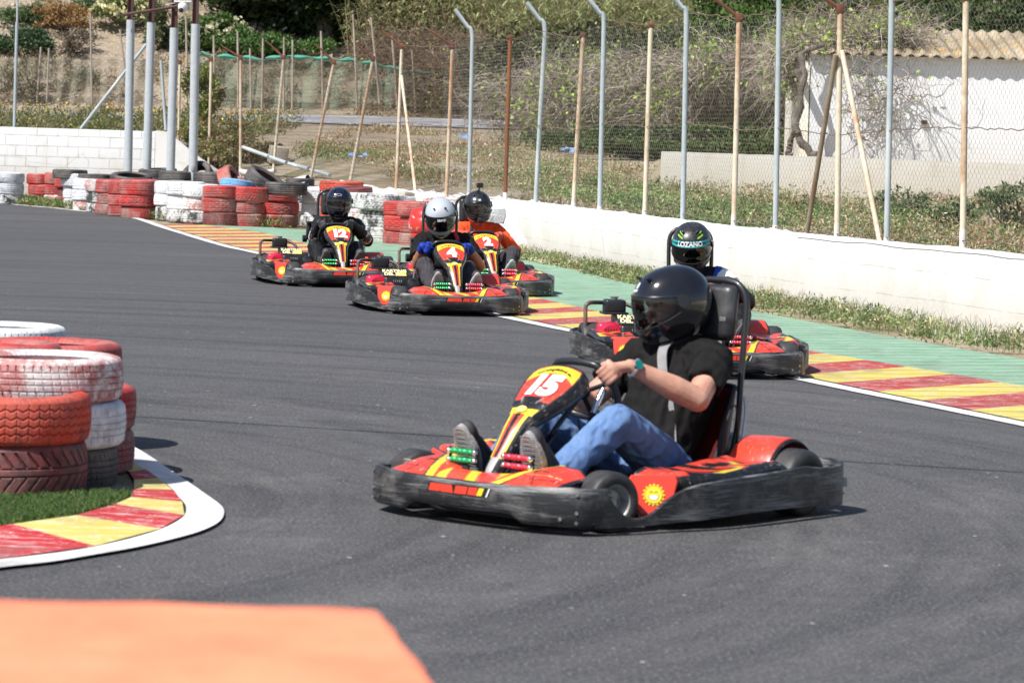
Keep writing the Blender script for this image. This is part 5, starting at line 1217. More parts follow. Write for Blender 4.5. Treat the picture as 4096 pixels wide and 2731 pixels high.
def wallstrip(name, st, mat, parent, thick=.022, sgn=1):
    """moulded skirt from stations (x,y,ztop,zbot)"""
    b = MB(); n = len(st); P = np.array([(s[0], s[1]) for s in st])
    for i, (x, y, zt, zb) in enumerate(st):
        t = nrm(P[min(i+1, n-1)]-P[max(i-1, 0)]); nv = np.array((t[1], -t[0]))*sgn; h = zt-zb
        prof = [(-.012, 0), (0, .012), (.004, .25*h), (.006, .5*h), (.003, .75*h), (-.002, h-.008), (-.010, h), (-thick, h-.004), (-thick-.002, h*.6), (-thick-.001, 0)]
        for d, z in prof: b.v.append((x+nv[0]*d, y+nv[1]*d, zb+z))
    m = 10
    for i in range(n-1):
        for j in range(m): b.f.append((i*m+j, i*m+(j+1) % m, (i+1)*m+(j+1) % m, (i+1)*m+j)); b.m.append(0)
    b.f.append(tuple(range(m))); b.m.append(0); b.f.append(tuple((n-1)*m+j for j in range(m))[::-1]); b.m.append(0)
    return b.build(name, mat, parent, angle=50, merge=.00001)
def kart_wheel(parent, x, y, r, w, side, steer=0):
    hub = Matrix.Rotation(R(-90*side), 4, 'X')
    b = MB(); h = w/2; ri = .060
    b.lathe([(ri, -h*.8), (ri+.012, -h*.96), (r*.80, -h), (r*.93, -h*.92), (r*.985, -h*.72), (r, -h*.4), (r, h*.4), (r*.985, h*.72), (r*.93, h*.92), (r*.80, h), (ri+.012, h*.96), (ri, h*.8)], 40, hub)
    o = b.build('tyre', M_RUB, parent, angle=50)
    b = MB(); b.lathe([(.02, h*.30), (.045, h*.32), (.054, h*.55), (.058, h*.80), (.066, h*.92), (.068, h*.84), (.064, h*.6), (.063, -h*.8), (.05, -h*.8), (.02, -h*.5)], 32, hub); b.lathe([(0, h*.62), (.018, h*.62), (.020, h*.3), (.02, -h*.5), (0, -h*.5)], 14, hub, closed=False)
    for a in range(4): q = hub @ Vector((.036*math.cos(a*math.pi/2), .036*math.sin(a*math.pi/2), h*.34)); b.sph(q, .006, 6, 4)
    b.build('rim', M_RIM, o, angle=40); o.location = (x, y, r); return o
def build_kart():
    root = empty('go_kart', (0, 0, 0)); Rt = root
    fl = [(x, -y, float(np.interp(y, [0, .2, .35, .465, .51], [.168, .168, .170, .172, .166])), float(np.interp(y, [0, .24, .29, .5], [.062, .062, .032, .028]))) for x, y in NOSE_OUT]
    st = []
    ys = list(np.linspace(-.53, .53, 61))
    pth = smoothline([(x, -y) for x, y in NOSE_OUT]+[(x, y) for x, y in NOSE_OUT[::-1][1:]], 110)
    st = [(p[0], p[1], float(np.interp(abs(p[1]), [0, .2, .35, .465, .535], [.164, .166, .171, .175, .168])), float(np.interp(abs(p[1]), [0, .23, .285, .5], [.064, .064, .033, .030]))) for p in pth]
    st = [s for s in st if s[0] > .665]
    wallstrip('front_bumper', st, M_BUMP, Rt)
    # recessed sticker slot in the front bumper
    def fbp(y, z, d=.0085): e = .01; sl = (fbx(y+e)-fbx(y-e))/(2*e); l = math.hypot(1, sl); return (fbx(y)+d/l, y-sl*d/l, z)
    o = None; b = MB()
    def strip(y0, y1, z0, z1, sk, mi, d=.0085):
        n = 4; b.add([fbp(y0+(y1-y0)*i/n, z0, d) for i in range(n+1)]+[fbp(y0+(y1-y0)*i/n+sk, z1, d) for i in range(n+1)], [(i, i+1, n+2+i, n+1+i) for i in range(n)], mi)
    strip(-.135, .150, .115, .150, .012, 2, .0075); strip(-.125, -.07, .119, .147, .010, 0); strip(-.064, -.005, .119, .147, -.006, 0); strip(.0, .055, .119, .147, .008, 0); strip(.061, .10, .119, .147, .006, 0); strip(.10, .122, .119, .147, .012, 1); strip(.140, .146, .117, .149, .014, 3)
    b.build('bumper_sticker', [M_REDS, M_YEL, M_KBLK, M_WHT], Rt, smooth=False)
    for sy in (-1, 1):
        for y, z in ((.475, .150), (.475, .085), (.475, .050), (.425, .062)):
            b = MB(); p = fbp(sy*y, z, .007); q = fbp(sy*y, z, .011); b.tube([p, q], .0065, 10); b.build('bolt', M_ALU, Rt)
    # side bumpers
    SB = smoothline([(.715, .492, .160, .03), (.695, .502, .166, .03), (.668, .513, .145, .03), (.63, .528, .098, .03), (.585, .543, .066, .03), (.53, .558, .060, .03), (.475, .573, .080, .032), (.42, .590, .118, .034), (.36, .612, .150, .037), (.28, .645, .173, .042), (.15, .672, .184, .048), (0, .680, .190, .052), (-.18, .685, .196, .052), (-.32, .686, .202, .050), (-.42, .688, .192, .046), (-.52, .686, .190, .040), (-.60, .668, .198, .036), (-.655, .625, .204, .034), (-.685, .55, .198, .034), (-.695, .45, .19, .034)], 130)
    for sy in (-1, 1): wallstrip('side_bumper', [(p[0], p[1]*sy, p[2], p[3]) for p in SB], M_BUMP, Rt, sgn=-sy)
    wallstrip('rear_bumper', [(-.70, y, .185, .05) for y in np.linspace(-.47, .47, 12)], M_BUMP, Rt, sgn=-1)
    ms = simple('pale slot', (.40, .39, .37), .6)
    for sy in (-1, 1):
        b = MB(); b.rbox((-.640, .655*sy, .118), (.006, .06, .034), .003, rot=Euler((0, 0, -R(-40)*sy))); b.build('grip_slot', ms, Rt)
    # side pods
    for sy in (-1, 1):
        V = []; C = []; xs = list(np.linspace(.352, -.30, 60)); m = 30
        for x in xs:
            zt = float(np.interp(x, [-.30, -.24, -.1, .1, .22, .29, .34, .39, .43], [.200, .222, .215, .198, .206, .212, .200, .130, .07])); yo = float(np.interp(x, [-.3, .1, .24, .30, .36, .43], [.645, .648, .628, .585, .540, .480])); yi = .40
            for j in range(m+1):
                t = j/m
                if t < .25: p = (yo, .05+(zt-.03-.05)*(t/.25))
                elif t < .45: a = (t-.25)/.2*math.pi/2; p = (yo-.03+.03*math.cos(a), zt-.03+.03*math.sin(a))
                elif t < .8: q = (t-.45)/.35; p = (yo-.03-(yo-.03-yi)*q, zt-.012*math.sin(q*math.pi))
                else: p = (yi, zt-(zt-.06)*(t-.8)/.2)
                V.append((x, p[0]*sy, p[1]))
                c = BLK
                if x > .275: c = RED if p[1] > .06 and yi+.015 < p[0] < yo-.004 else BLK
                elif t > .4:
                    if .2 < x <= .268: c = RED if p[0] > yi+.02 else BLK
                    elif x > -.02:
                        w = math.sin((x*60+p[0]*35)); c = YEL if (.6 < (p[0]-.40)*3.1+x*1.2 < .85) else (RED if w > .25 else BLK)
                    else: c = RED if ((p[0]+x*.35) % .12) < .055 or x < -.2 else (YEL if (p[0]-x) % .21 < .03 else BLK)
                C.append(c)
        F = [(i*(m+1)+j, i*(m+1)+j+1, (i+1)*(m+1)+j+1, (i+1)*(m+1)+j) for i in range(len(xs)-1) for j in range(m)]+[tuple(range(m+1))[::-1], tuple((len(xs)-1)*(m+1)+j for j in range(m+1))]
        if sy > 0: F = [f[::-1] for f in F]
        b = MB(); b.add(V, F); o = b.build('side_pod', M_SHELL, Rt, angle=45, cols=C)
        # slanted front face with the sun
        fx = Vector((math.sin(R(40))*sy*-1, 0, 0)); nrm_ = Vector((math.cos(R(36)), math.sin(R(36))*sy, .22)).normalized(); ax = Vector((-math.sin(R(36))*sy, math.cos(R(36)), 0)).normalized()*1.0; up = nrm_.cross(ax).normalized(); 
        if up.z < 0: up = -up
        Mx = Matrix((ax, up, nrm_)).transposed(); c0 = Vector((.398, .527*sy, .134))
        if Mx.determinant() < 0: ax = -ax; Mx = Matrix((ax, up, nrm_)).transposed()
        b = MB(); pl = [(-.078, .06), (.075, .064), (.082, .045), (.062, -.055), (.03, -.078), (-.045, -.075), (-.072, -.03), (-.088, .045)]
        if (ax.y*sy) < 0: pl = [(-x, y) for x, y in pl]
        pts = [c0+Mx @ Vector((x, y, .0)) for x, y in pl]; bk = [c0+Mx @ Vector((x*1.1, y*1.12, -.06)) for x, y in pl]; n = len(pl)
        mid = [c0+Mx @ Vector((x*1.06, y*1.07, -.006)) for x, y in pl]
        b.add(pts+mid+bk, [tuple(range(n))]+[(i, (i+1) % n, n+(i+1) % n, n+i) for i in range(n)], 0); b.add(mid+bk, [(i, (i+1) % n, n+(i+1) % n, n+i) for i in range(n)], 1)
        fp = b.build('pod_face', [M_REDS, M_PB], o, angle=30, merge=.0001); sun_badge(fp, c0+nrm_*.001+up*(-.006), Mx, .0315)
    # nose cover
    V = []; C = []; ys = np.linspace(-.40, .40, 130); m = 26
    for y in ys:
        a = abs(y); xf = fbx(y)-.024; xb = float(np.interp(a, [0, .1, .16, .22, .34, .40], [.74, .735, .66, .60, .585, .62]))
        zf = .166; zm = float(np.interp(a, [0, .12, .18, .26, .34, .40], [.006, .010, .030, .045, .034, .004])); 
        for j in range(m+1):
            t = j/m; x = xf+(xb-xf)*t; z = zf+zm*math.sin(min(1, t*1.6)*math.pi/2)+.012*t; V.append((x, y, z))
            g = a-.10*t
            if a < .135: c = YEL if int((y+1.0-x*.55)*22) % 3 == 0 else RED
            elif .135 <= g < .175: c = YEL
            elif .175 <= g < .186: c = BLK
            elif abs(t-.45) < .025 and .2 < a < .3: c = BLK
            elif a > .385 or t > .94: c = BLK
            elif abs(a-.30+.12*t) < .004: c = (.2, .02, .01)
            else: c = RED
            C.append(c)
    b = MB(); b.add(V, [(i*(m+1)+j, i*(m+1)+j+1, (i+1)*(m+1)+j+1, (i+1)*(m+1)+j) for i in range(129) for j in range(m)]); nc = b.build('nose_cover', M_SHELL, Rt, angle=50, cols=C)
    for sy in (-1, 1):
        def nf(x, y, sy=sy):
            yy = sy*.325+x*.8; a = abs(yy); xf = fbx(yy)-.024; xx = xf-.035-y-(.05*sy*x); return (xx, yy, .172+.030+.0035-max(0, (a-.34))*.25-max(0, .02-(xf-xx))*.2)
        stick('lettering', text_poly('KARTING DEL SOL', .020, .0008), lambda x, y: nf(x, y), M_CRM, nc)
    f = fairing(Rt)
    # floor and frame
    b = MB(); b.rbox((.30, 0, .038), (.92, .56, .012), .004); b.build('floor_tray', M_BLK, Rt)
    b = MB()
    for sy in (-1, 1):
        b.tube(smoothline([(.86, .12*sy, .08), (.80, .24*sy, .07), (.60, .30*sy, .06), (.2, .31*sy, .055), (-.3, .30*sy, .06), (-.62, .33*sy, .08)], 30), .015, 8)
        b.tube([(.58, .28*sy, .10), (.58, .40*sy, .115)], .016, 8); b.tube([(.38, .30*sy, .08), (.38, .52*sy, .10), (.02, .52*sy, .10), (.02, .3*sy, .08)], .011, 6)
    b.tube([(-.42, -.50, .13), (-.42, .50, .13)], .02, 12); b.tube([(-.62, -.33, .08), (-.62, .33, .08)], .015, 8); b.tube([(.66, .1, .12), (.60, .30, .12)], .008, 6); b.tube([(.66, -.1, .12), (.60, -.30, .12)], .008, 6)
    b.build('chassis_frame', M_TUBE, Rt)
    for sy in (-1, 1):
        kart_wheel(Rt, .58, .452*sy, .110, .118, sy, 0); kart_wheel(Rt, -.42, .585*sy, .127, .150, sy)
    # rear mudguard (left)
    b = MB(); C = []; n = 34
    for i in range(n+1):
        a = R(22+125*i/n)
        for k_, (y, rr) in enumerate([(.33, .135), (.335, .150), (.345, .158), (.44, .162), (.525, .162), (.537, .158), (.545, .150), (.542, .145)]):
            b.v.append((-.45+rr*math.cos(a)*1.06, y+.02, .127+rr*math.sin(a))); C.append(RED if 1 < k_ < 5 else BLK)
    for i in range(n):
        for j in range(7): b.f.append((i*8+j, i*8+j+1, (i+1)*8+j+1, (i+1)*8+j)); b.m.append(0)
    b.build('mudguard', M_SHELL, Rt, angle=50, cols=C)
    # rear cover
    b = MB(); b.rbox((-.615, -.06, .205), (.16, .46, .12), .03); rc = b.build('rear_cover', M_PB, Rt); b = MB(); b.rbox((-.62, .05, .267), (.10, .12, .006), .002); b.rbox((-.62, -.10, .267), (.10, .07, .006), .002); b.build('cover_sticker', M_REDS, rc)
    # seat
    V = []; ns, nu = 26, 18
    SP = smoothline([(.02, .06), (-.12, .045), (-.26, .045), (-.36, .08), (-.44, .17), (-.52, .32), (-.575, .46)], 26); SP = resample(SP, ns+1)
    for i, p in enumerate(SP):
        t = i/ns; hw = float(np.interp(t, [0, .2, .5, .75, 1], [.15, .185, .205, .20, .155])); lip = float(np.interp(t, [0, .3, .6, .85, 1], [.07, .14, .15, .09, .03]))
        tg = nrm(np.subtract(SP[min(i+1, ns)], SP[max(i-1, 0)])); nx, nz = (tg[1], -tg[0]); nx, nz = -nx*-1, nz*-1
        if nz < 0 and t < .4: nx, nz = -nx, -nz
        if t >= .4 and nx < 0: nx, nz = -nx, -nz
        for j in range(nu+1):
            u = j/nu*2-1; q = max(0, abs(u)-.45)/.55; V.append((p[0]+nx*lip*q**1.7, hw*np.sign(u)*min(1, abs(u)*1.25), p[1]+nz*lip*q**1.7))
    b = MB(); b.add(V, [(i*(nu+1)+j, i*(nu+1)+j+1, (i+1)*(nu+1)+j+1, (i+1)*(nu+1)+j) for i in range(ns) for j in range(nu)]); so = b.build('seat', M_SEATR, Rt, angle=60)
    md = so.modifiers.new('thick', 'SOLIDIFY'); md.thickness = .016; md.offset = 0
    b = MB()
    for sy in (-1, 1): b.tube([(V[i*(nu+1)+(nu if sy > 0 else 0)][0], V[i*(nu+1)+(nu if sy > 0 else 0)][1], V[i*(nu+1)+(nu if sy > 0 else 0)][2]) for i in range(ns+1)], .011, 6)
    b.tube([V[ns*(nu+1)+j] for j in range(nu+1)], .012, 6); b.build('seat_piping', M_BLK, so)
    b = MB(); b.rbox((-.600, 0, .742), (.075, .235, .225), .034, rot=Euler((0, R(-6), 0)), seg=4); hr = b.build('headrest', M_LEATH, Rt, angle=60)
    b = MB(); b.rbox((-.5605, .085, .72), (.004, .03, .018), .001, rot=Euler((0, R(-6), 0))); b.build('label', simple('grey print', (.13, .13, .13), .5), hr)
    b = MB(); hp = smoothline([(-.50, .165, .10), (-.56, .17, .30), (-.615, .142, .48), (-.635, .142, .70), (-.642, .137, .80), (-.643, .105, .85), (-.643, .055, .866), (-.643, 0, .868), (-.643, -.055, .866), (-.643, -.105, .85), (-.642, -.137, .80), (-.635, -.142, .70), (-.615, -.142, .48), (-.56, -.17, .30), (-.50, -.165, .10)], 90)
    b.tube(hp, .0135, 10); b.tube([(-.62, -.14, .5), (-.62, .14, .5)], .011, 8); b.build('roll_hoop', M_TUBE, Rt)
    for sy in (-1, 1):
        b = MB(); b.tube(smoothline([(-.575, .19*sy, .42), (-.55, .215*sy, .36), (-.50, .235*sy, .25), (-.475, .245*sy, .15), (-.47, .245*sy, .09)], 16), .006, 7); b.tube([(-.474, .245*sy, .155), (-.471, .245*sy, .09)], .011, 8); b.build('seat_stay', M_STEEL, Rt)
    b = MB(); b.rbox((-.56, -.235, .47), (.05, .05, .16), .008); b.rbox((-.52, -.24, .56), (.12, .05, .02), .006); b.tube([(-.58, -.25, .40), (-.58, -.29, .40)], .035, 14); b.build('belt_reel', M_PB, Rt)
    # steering wheel
    wc = Vector((.140, 0, .458)); tilt = R(60); up = Vector((math.cos(tilt)*.95, 0, math.sin(tilt))).normalized(); wn = Vector((-up.z, 0, up.x)); b = MB(); pts = []
    for i in range(48):
        a = 2*math.pi*i/48; yy = .150*math.cos(a); uu = .145*math.sin(a)
        if uu > .115: uu = .115+(uu-.115)*.35
        if uu < -.11: uu = -.11+(uu+.11)*.35
        pts.append(tuple(wc+Vector((0, 1, 0))*yy+up*uu))
    b.tube(pts, .0145, 10, closed=True); sw = b.build('steering_wheel', M_PB, Rt, angle=60)
    b = MB()
    for a in (20, 160, 270):
        e = wc+Vector((0, 1, 0))*.138*math.cos(R(a))+up*.12*math.sin(R(a)); b.tube([tuple(wc-wn*.02), tuple(e)], .010, 6)
    b.sph(tuple(wc-wn*.015), .03, 12, 8); b.build('spokes', M_BLK, sw)
    b = MB(); b.tube([tuple(wc-wn*.02), (.34, 0, .30), (.56, 0, .10)], .011, 8); b.tube([(.34, -.03, .31), (.60, -.05, .12)], .008, 6); b.tube([(.34, .03, .31), (.60, .05, .12)], .008, 6); b.build('steering_column', M_TUBE, Rt)
    b = MB(); b.tube([(.26, .09, .30), (.215, .10, .38)], .007, 8, mi=0); b.tube([(.215, .10, .38), (.20, .10, .405)], .010, 10, mi=1); b.tube([(.20, .10, .405), (.160, .105, .468)], .014, 12, mi=1); b.build('hand_lever', [M_BLK, M_CHR], Rt)
    # pedals
    for sy, mt, nm_ in ((-1, M_GRN, 'throttle_pedal'), (1, M_REDA, 'brake_pedal')):
        y0, y1 = (.075*sy, .185*sy); b = MB(); b.tube([(.705, (y0+y1)/2, .06), (.69, (y0+y1)/2, .215)], .009, 6); b.rbox((.695, (y0+y1)/2, .16), (.012, .06, .08), .004); b.tube([(.69, y0-.01*sy, .19), (.69, y0-.01*sy, .26)], .006, 6); b.tube([(.69, y1+.01*sy, .19), (.69, y1+.01*sy, .26)], .006, 6)
        o = b.build(nm_, M_BLK, Rt)
        for z in (.214, .246):
            b = MB(); b.tube([(.702, y0+(y1-y0)*i/30, z) for i in range(31)], [.0105+.0022*math.sin(i*1.45) for i in range(31)], 10); b.build('grip_bar', mt, o)
            [ (lambda b: (b.sph((.702, q, z), .0125, 8, 6), b.build('grip_cap', M_CHR, o)))(MB()) for q in (y0-.006*sy, y1+.006*sy)]
    # engine (right side)
    eng = empty('engine', (0, 0, 0)); eng.parent = Rt; ex, ey = -.34, -.47
    b = MB(); b.rbox((ex, ey, .11), (.24, .20, .08), .012); b.tube([(ex+.02, ey+.10, .18), (ex+.02, ey+.15, .18)], .05, 14); b.rbox((ex-.03, ey+.05, .27), (.10, .08, .09), .01)
    for i in range(6): b.rbox((ex+.01, ey+.02, .155+i*.014), (.15, .13, .006), .002)
    b.build('engine_block', M_ALU, eng)
    b = MB(); b.tube([(ex+.115, ey-.02, .185), (ex+.075, ey-.02, .185), (ex+.05, ey-.02, .185)], [.062, .078, .082], 28); b.rbox((ex+.03, ey-.02, .185), (.10, .165, .15), .03, seg=3); b.rbox((ex+.04, ey+.06, .20), (.09, .07, .09), .015); sh = b.build('shroud', M_ENGR, eng, angle=45)
    b = MB()
    for i in range(5): b.rbox((ex+.119, ey-.06+i*.018, .195), (.004, .007, .055), .001)
    b.build('shroud_vent', M_KBLK, sh); b = MB(); b.tube([(ex+.10, ey+.075, .175), (ex+.13, ey+.08, .17)], .013, 10); b.build('starter_grip', M_ENGR, sh)
    b = MB(); b.rbox((ex-.03, ey+.02, .362), (.125, .135, .085), .016, seg=3); b.rbox((ex-.03, ey+.02, .318), (.155, .165, .016), .006); ab = b.build('air_box', M_PB, eng); b = MB(); b.tube([(ex-.03, ey+.02, .40), (ex-.03, ey+.02, .412)], .02, 12); b.rbox((ex-.03, ey+.02, .418), (.012, .055, .01), .003); b.build('wing_nut', M_ALU, ab)
    b = MB(); b.tube(smoothline([(ex-.02, ey+.05, .31), (ex, ey+.05, .27), (ex+.03, ey+.03, .25)], 8), .02, 8); b.rbox((ex+.05, ey+.10, .27), (.05, .06, .04), .01); b.build('carburettor', M_ALU, eng)
    b = MB(); b.tube(smoothline([(ex-.02, -.635, .10), (ex-.02, -.635, .25), (ex-.03, -.635, .35), (ex-.04, -.615, .375), (ex-.10, -.57, .378), (ex-.16, -.45, .375), (ex-.16, -.36, .37), (ex-.12, -.29, .34), (ex-.08, -.27, .27), (ex-.06, -.265, .12)], 50), .0135, 9); b.tube([(ex-.02, -.635, .235), (ex-.18, -.60, .235), (ex-.2, -.4, .235)], .011, 8)
    b.build('engine_guard', simple('worn guard tube', (.06, .05, .05), .4, var=(.20, .13, .10), vs=8), Rt)
    # chain guard plate with sticker
    b = MB(); b.rbox((-.12, -.345, .17), (.05, .215, .17), .018, rot=Euler((0, R(-14), 0)), seg=3); cg = b.build('engine_front_cover', M_PB, Rt)
    b = MB(); 
    for i in range(5): b.rbox((-.088+i*.0, -.35+(i-2)*.016, .222-.0*i), (.006, .007, .022), .002, rot=Euler((0, R(-14), 0)))
    b.build('cover_vent', M_ALU, cg)
    b = MB(); b.rbox((-.185, -.36, .285), (.10, .21, .010), .004, rot=Euler((0, R(38), 0))); sp = b.build('sticker_panel', M_PB, cg)
    Ms = Euler((0, R(38), 0)).to_matrix(); cs = Vector((-.185, -.36, .285))
    b = MB(); b.add([tuple(cs+Ms @ Vector((x, y, .0065))) for x, y in ((.0, .03), (.04, .0), (.04, .095), (-.035, .095))], [(0, 1, 2, 3)]); b.build('sticker', M_YEL, sp, smooth=False)
    for s_, dx in (('KARTING', -.018), ('DEL SOL', .021)): stick('lettering', text_poly(s_, .047, .0022), lambda x, y, dx=dx: tuple(cs+Ms @ Vector((dx-y, x, .0085))), M_CRM, sp)
    b = MB(); b.lathe([(0, -.05), (.065, -.05), (.083, -.035), (.088, 0), (.083, .035), (.065, .05), (0, .05)], 28, Matrix.Translation((-.12, -.215, .165)) @ Matrix.Rotation(R(90), 4, 'X') , closed=False); b.build('sprocket_cover', M_PB, Rt)
    b = MB(); b.tube(smoothline([(-.45, .30, .12), (-.40, .33, .38), (-.30, .36, .36), (-.25, .36, .14)], 24), .004, 5); b.build('cable', M_KBLK, Rt); b = MB(); b.tube(smoothline([(.2, .02, .35), (.3, .10, .25), (.5, .12, .10)], 14), .004, 5); b.build('cable', M_KBLK, Rt)
    return root
def shift_seat(root):
    T_ = Matrix.Translation((.045, .085, 0))
    for c in bpy.data.objects:
        if c.parent == root and c.name.split('.')[0] in ('seat', 'headrest', 'roll_hoop', 'seat_stay', 'belt_reel'):
            c.location = (.045, .085, 0)
def kids(o): return [c for c in bpy.data.objects if c.parent == o]
def copy_tree(o, parent=None):
    c = o.copy(); COL.objects.link(c); c.parent = parent
    for ch in kids(o):
        if not ch.name.startswith('number'): copy_tree(ch, c)
    return c
KP = {15: (.37, 11.74, 231.14), 4: (-.59, 25.01, 282.35), 12: (-1.73, 28.99, 282.47), 2: (-.35, 27.93, 285.23), 13: (1.15, 19.29, 279.2)}
KL = {15: 'black and red go kart number 15, nearest, side on to the camera', 4: 'black and red go kart number 4 driven by the grey helmeted driver', 12: 'black and red go kart number 12, farthest left of the group', 2: 'black and red go kart number 2, partly hidden behind kart number 4', 13: 'black and red go kart just behind the nearest one, carrying the teal visor driver'}
proto = build_kart(); shift_seat(proto); KR = {}
for i, n in enumerate((15, 4, 12, 2, 13)):
    r = proto if i == 0 else copy_tree(proto); x, y, t = KP[n]; r.location = (x, y, 0); r.rotation_euler = (0, 0, R(t)); tag(r, KL[n], 'go kart', 'go karts on the track'); KR[n] = r
for n, st in ((15, -16), (4, 2), (12, 4), (2, 5), (13, 4)):
    for c in kids(KR[n]):
        if c.name.startswith('tyre') and c.location.x > .3: c.rotation_euler.z = R(st)
for n, s in ((15, '15'), (4, '4'), (12, '12'), (2, '2')):
    f = [c for c in kids(KR[n]) if c.name.startswith('steering_fairing')][0]; plate(f, s)
# ================================================================ drivers
def blob(prims, voxel=.007, smooth=3, disp=None):
    """fuse tapered limbs into ONE continuous surface"""
    bm = bmesh.new()
    for p in prims:
        if p[0] in 'cf':
            a, b_, r0, r1 = Vector(p[1]), Vector(p[2]), p[3], p[4]; mb = MB()
            if p[0] == 'c':
                d = (b_-a); L = d.length; d.normalize(); pts = []; rr = []
                for t in (-.98, -.85, -.6, -.3): pts.append(a+d*r0*t); rr.append(r0*math.sqrt(1-t*t))
                pts += [a+d*L*i/4 for i in range(5)]; rr += [r0+(r1-r0)*i/4 for i in range(5)]
                for t in (.3, .6, .85, .98): pts.append(b_+d*r1*t); rr.append(r1*math.sqrt(1-t*t))
                mb.tube([tuple(q) for q in pts], rr, 16)
            else: mb.tube([tuple(a), tuple(b_)], [r0, r1], 18)
        elif p[0] == 'e':
            mb = MB(); mb.sph((0, 0, 0), 1, 20, 14); M_ = p[3] if len(p) > 3 else Matrix.Identity(3); mb.v = [tuple(Vector(p[1])+M_ @ Vector((v[0]*p[2][0], v[1]*p[2][1], v[2]*p[2][2]))) for v in mb.v]
        elif p[0] == 't': mb = MB(); mb.tube([tuple(q) for q in p[1]], p[2], 10)
        me = bpy.data.meshes.new('x'); me.from_pydata(mb.v, [], mb.f); bm.from_mesh(me); bpy.data.meshes.remove(me)
    bmesh.ops.remove_doubles(bm, verts=bm.verts, dist=1e-5); bmesh.ops.recalc_face_normals(bm, faces=bm.faces)
    me = bpy.data.meshes.new('b'); bm.to_mesh(me); bm.free(); o = bpy.data.objects.new('b', me); COL.objects.link(o)
    m = o.modifiers.new('r', 'REMESH'); m.mode = 'VOXEL'; m.voxel_size = voxel
    if smooth: s = o.modifiers.new('s', 'SMOOTH'); s.factor = .5; s.iterations = smooth
    dg = bpy.context.evaluated_depsgraph_get(); out = bpy.data.meshes.new_from_object(o.evaluated_get(dg)); bpy.data.objects.remove(o)
    if disp:
        n = len(out.vertices); co = np.empty(n*3, np.float32); out.vertices.foreach_get('co', co); co = co.reshape(-1, 3); no = np.array([v.normal[:] for v in out.vertices])
        d = np.array([disp(Vector(c)) for c in co]); co = co+no*d[:, None]; out.vertices.foreach_set('co', co.astype(np.float32).ravel()); out.update()
    out.polygons.foreach_set('use_smooth', [True]*len(out.polygons)); return out
def obj(name, me, mats, parent=None):
    for m in (mats if isinstance(mats, (list, tuple)) else [mats]): me.materials.append(m)
    o = bpy.data.objects.new(name, me); return link(o, parent)
def folds(amp, f=(14, 14, 14), seed=0.0, ridge=True):
    def g(c):
        q = Vector((c.x*f[0]+seed, c.y*f[1], c.z*f[2])); n = mnoise.noise(q)+.5*mnoise.noise(q*2.3)
        return amp*((1-abs(n)*2.2) if ridge else n)-amp*.3
    return g
k = NM('skin', .5, spec=.4); n_ = k.noise(k.coord(), 18, 5, .65); k.col(k.mix(k.ramp(n_, .3, .7), (.62, .36, .26), (.46, .20, .14))); _inp(k.b, 'Subsurface Weight', .08); _inp(k.b, 'Subsurface Radius', (.01, .004, .002)); k.bump(k.noise(k.coord(), 90, 3), .15, .002); M_SKIN = k.m
k = NM('tanned skin', .5); k.col(k.mix(k.ramp(k.noise(k.coord(), 18, 5), .3, .7), (.36, .17, .10), (.27, .12, .07))); M_SKIN2 = k.m
def cloth(name, c, c2=None, rough=.85, weave=380, fs=11, sheen=.2):
    k = NM(name, rough, spec=.2); co = k.coord(); n = k.noise(co, fs, 4, .6); k.col(k.mix(k.ramp(n, .35, .7), c, c2 or tuple(min(1, x*1.6+.005) for x in c))); k.bump(n, .55, .014); k.bump(k.noise(co, weave, 2), .2, .001); _inp(k.b, 'Sheen Weight', 0.0); _inp(k.b, 'Specular IOR Level', .12); return k.m
M_TEE = cloth('black cotton', (.0095, .009, .009), (.017, .016, .016)); M_SUIT = cloth('black racing suit', (.009, .009, .010), (.022, .022, .025), rough=.5); M_TROU = cloth('charcoal trousers', (.045, .040, .047), (.065, .060, .068)); M_ORJ = cloth('orange red jacket', (.88, .105, .028), (.66, .06, .02), fs=8)
k = NM('denim', .85, spec=.15); co_ = k.coord(); n_ = k.noise(co_, 7, 5, .65); n2_ = k.noise(k.coord(scale=(1, 1, .25)), 42, 4, .7)
c_ = k.mix(k.ramp(n_, .35, .68), (.105, .185, .37), (.17, .275, .48)); c_ = k.mix(k.math('MULTIPLY', k.ramp(n2_, .48, .72), .45), c_, (.045, .10, .27)); k.col(c_); k.bump(n2_, .4, .006); k.bump(k.noise(co_, 420, 2), .3, .001); M_DENIM = k.m
M_SOLE = simple('grey rubber sole', (.36, .36, .365), .8, var=(.28, .275, .275), vs=20, bump=.4, bs=90); M_SOLEM = simple('mint rubber sole', (.30, .46, .42), .75, var=(.22, .34, .31), vs=20); M_SHOE = simple('dark shoe', (.03, .03, .035), .7); M_SOLED = simple('dark grey sole', (.12, .12, .125), .8, var=(.07, .07, .07), vs=30)
def glass(name, tint, refl=.25, alpha=.35):
    m = bpy.data.materials.new(name); m.use_nodes = True; t = m.node_tree; t.nodes.clear(); o = t.nodes.new('ShaderNodeOutputMaterial'); tr = t.nodes.new('ShaderNodeBsdfTransparent'); tr.inputs[0].default_value = c4(tint)
    g = t.nodes.new('ShaderNodeBsdfGlossy'); g.inputs['Roughness'].default_value = .04; fr = t.nodes.new('ShaderNodeFresnel'); fr.inputs[0].default_value = 1.55; mr = t.nodes.new('ShaderNodeMapRange'); mr.inputs[3].default_value = refl*.5; mr.inputs[4].default_value = 1; mx = t.nodes.new('ShaderNodeMixShader')
    t.links.new(fr.outputs[0], mr.inputs[0]); t.links.new(mr.outputs[0], mx.inputs[0]); t.links.new(tr.outputs[0], mx.inputs[1]); t.links.new(g.outputs[0], mx.inputs[2]); t.links.new(mx.outputs[0], o.inputs[0]); return m
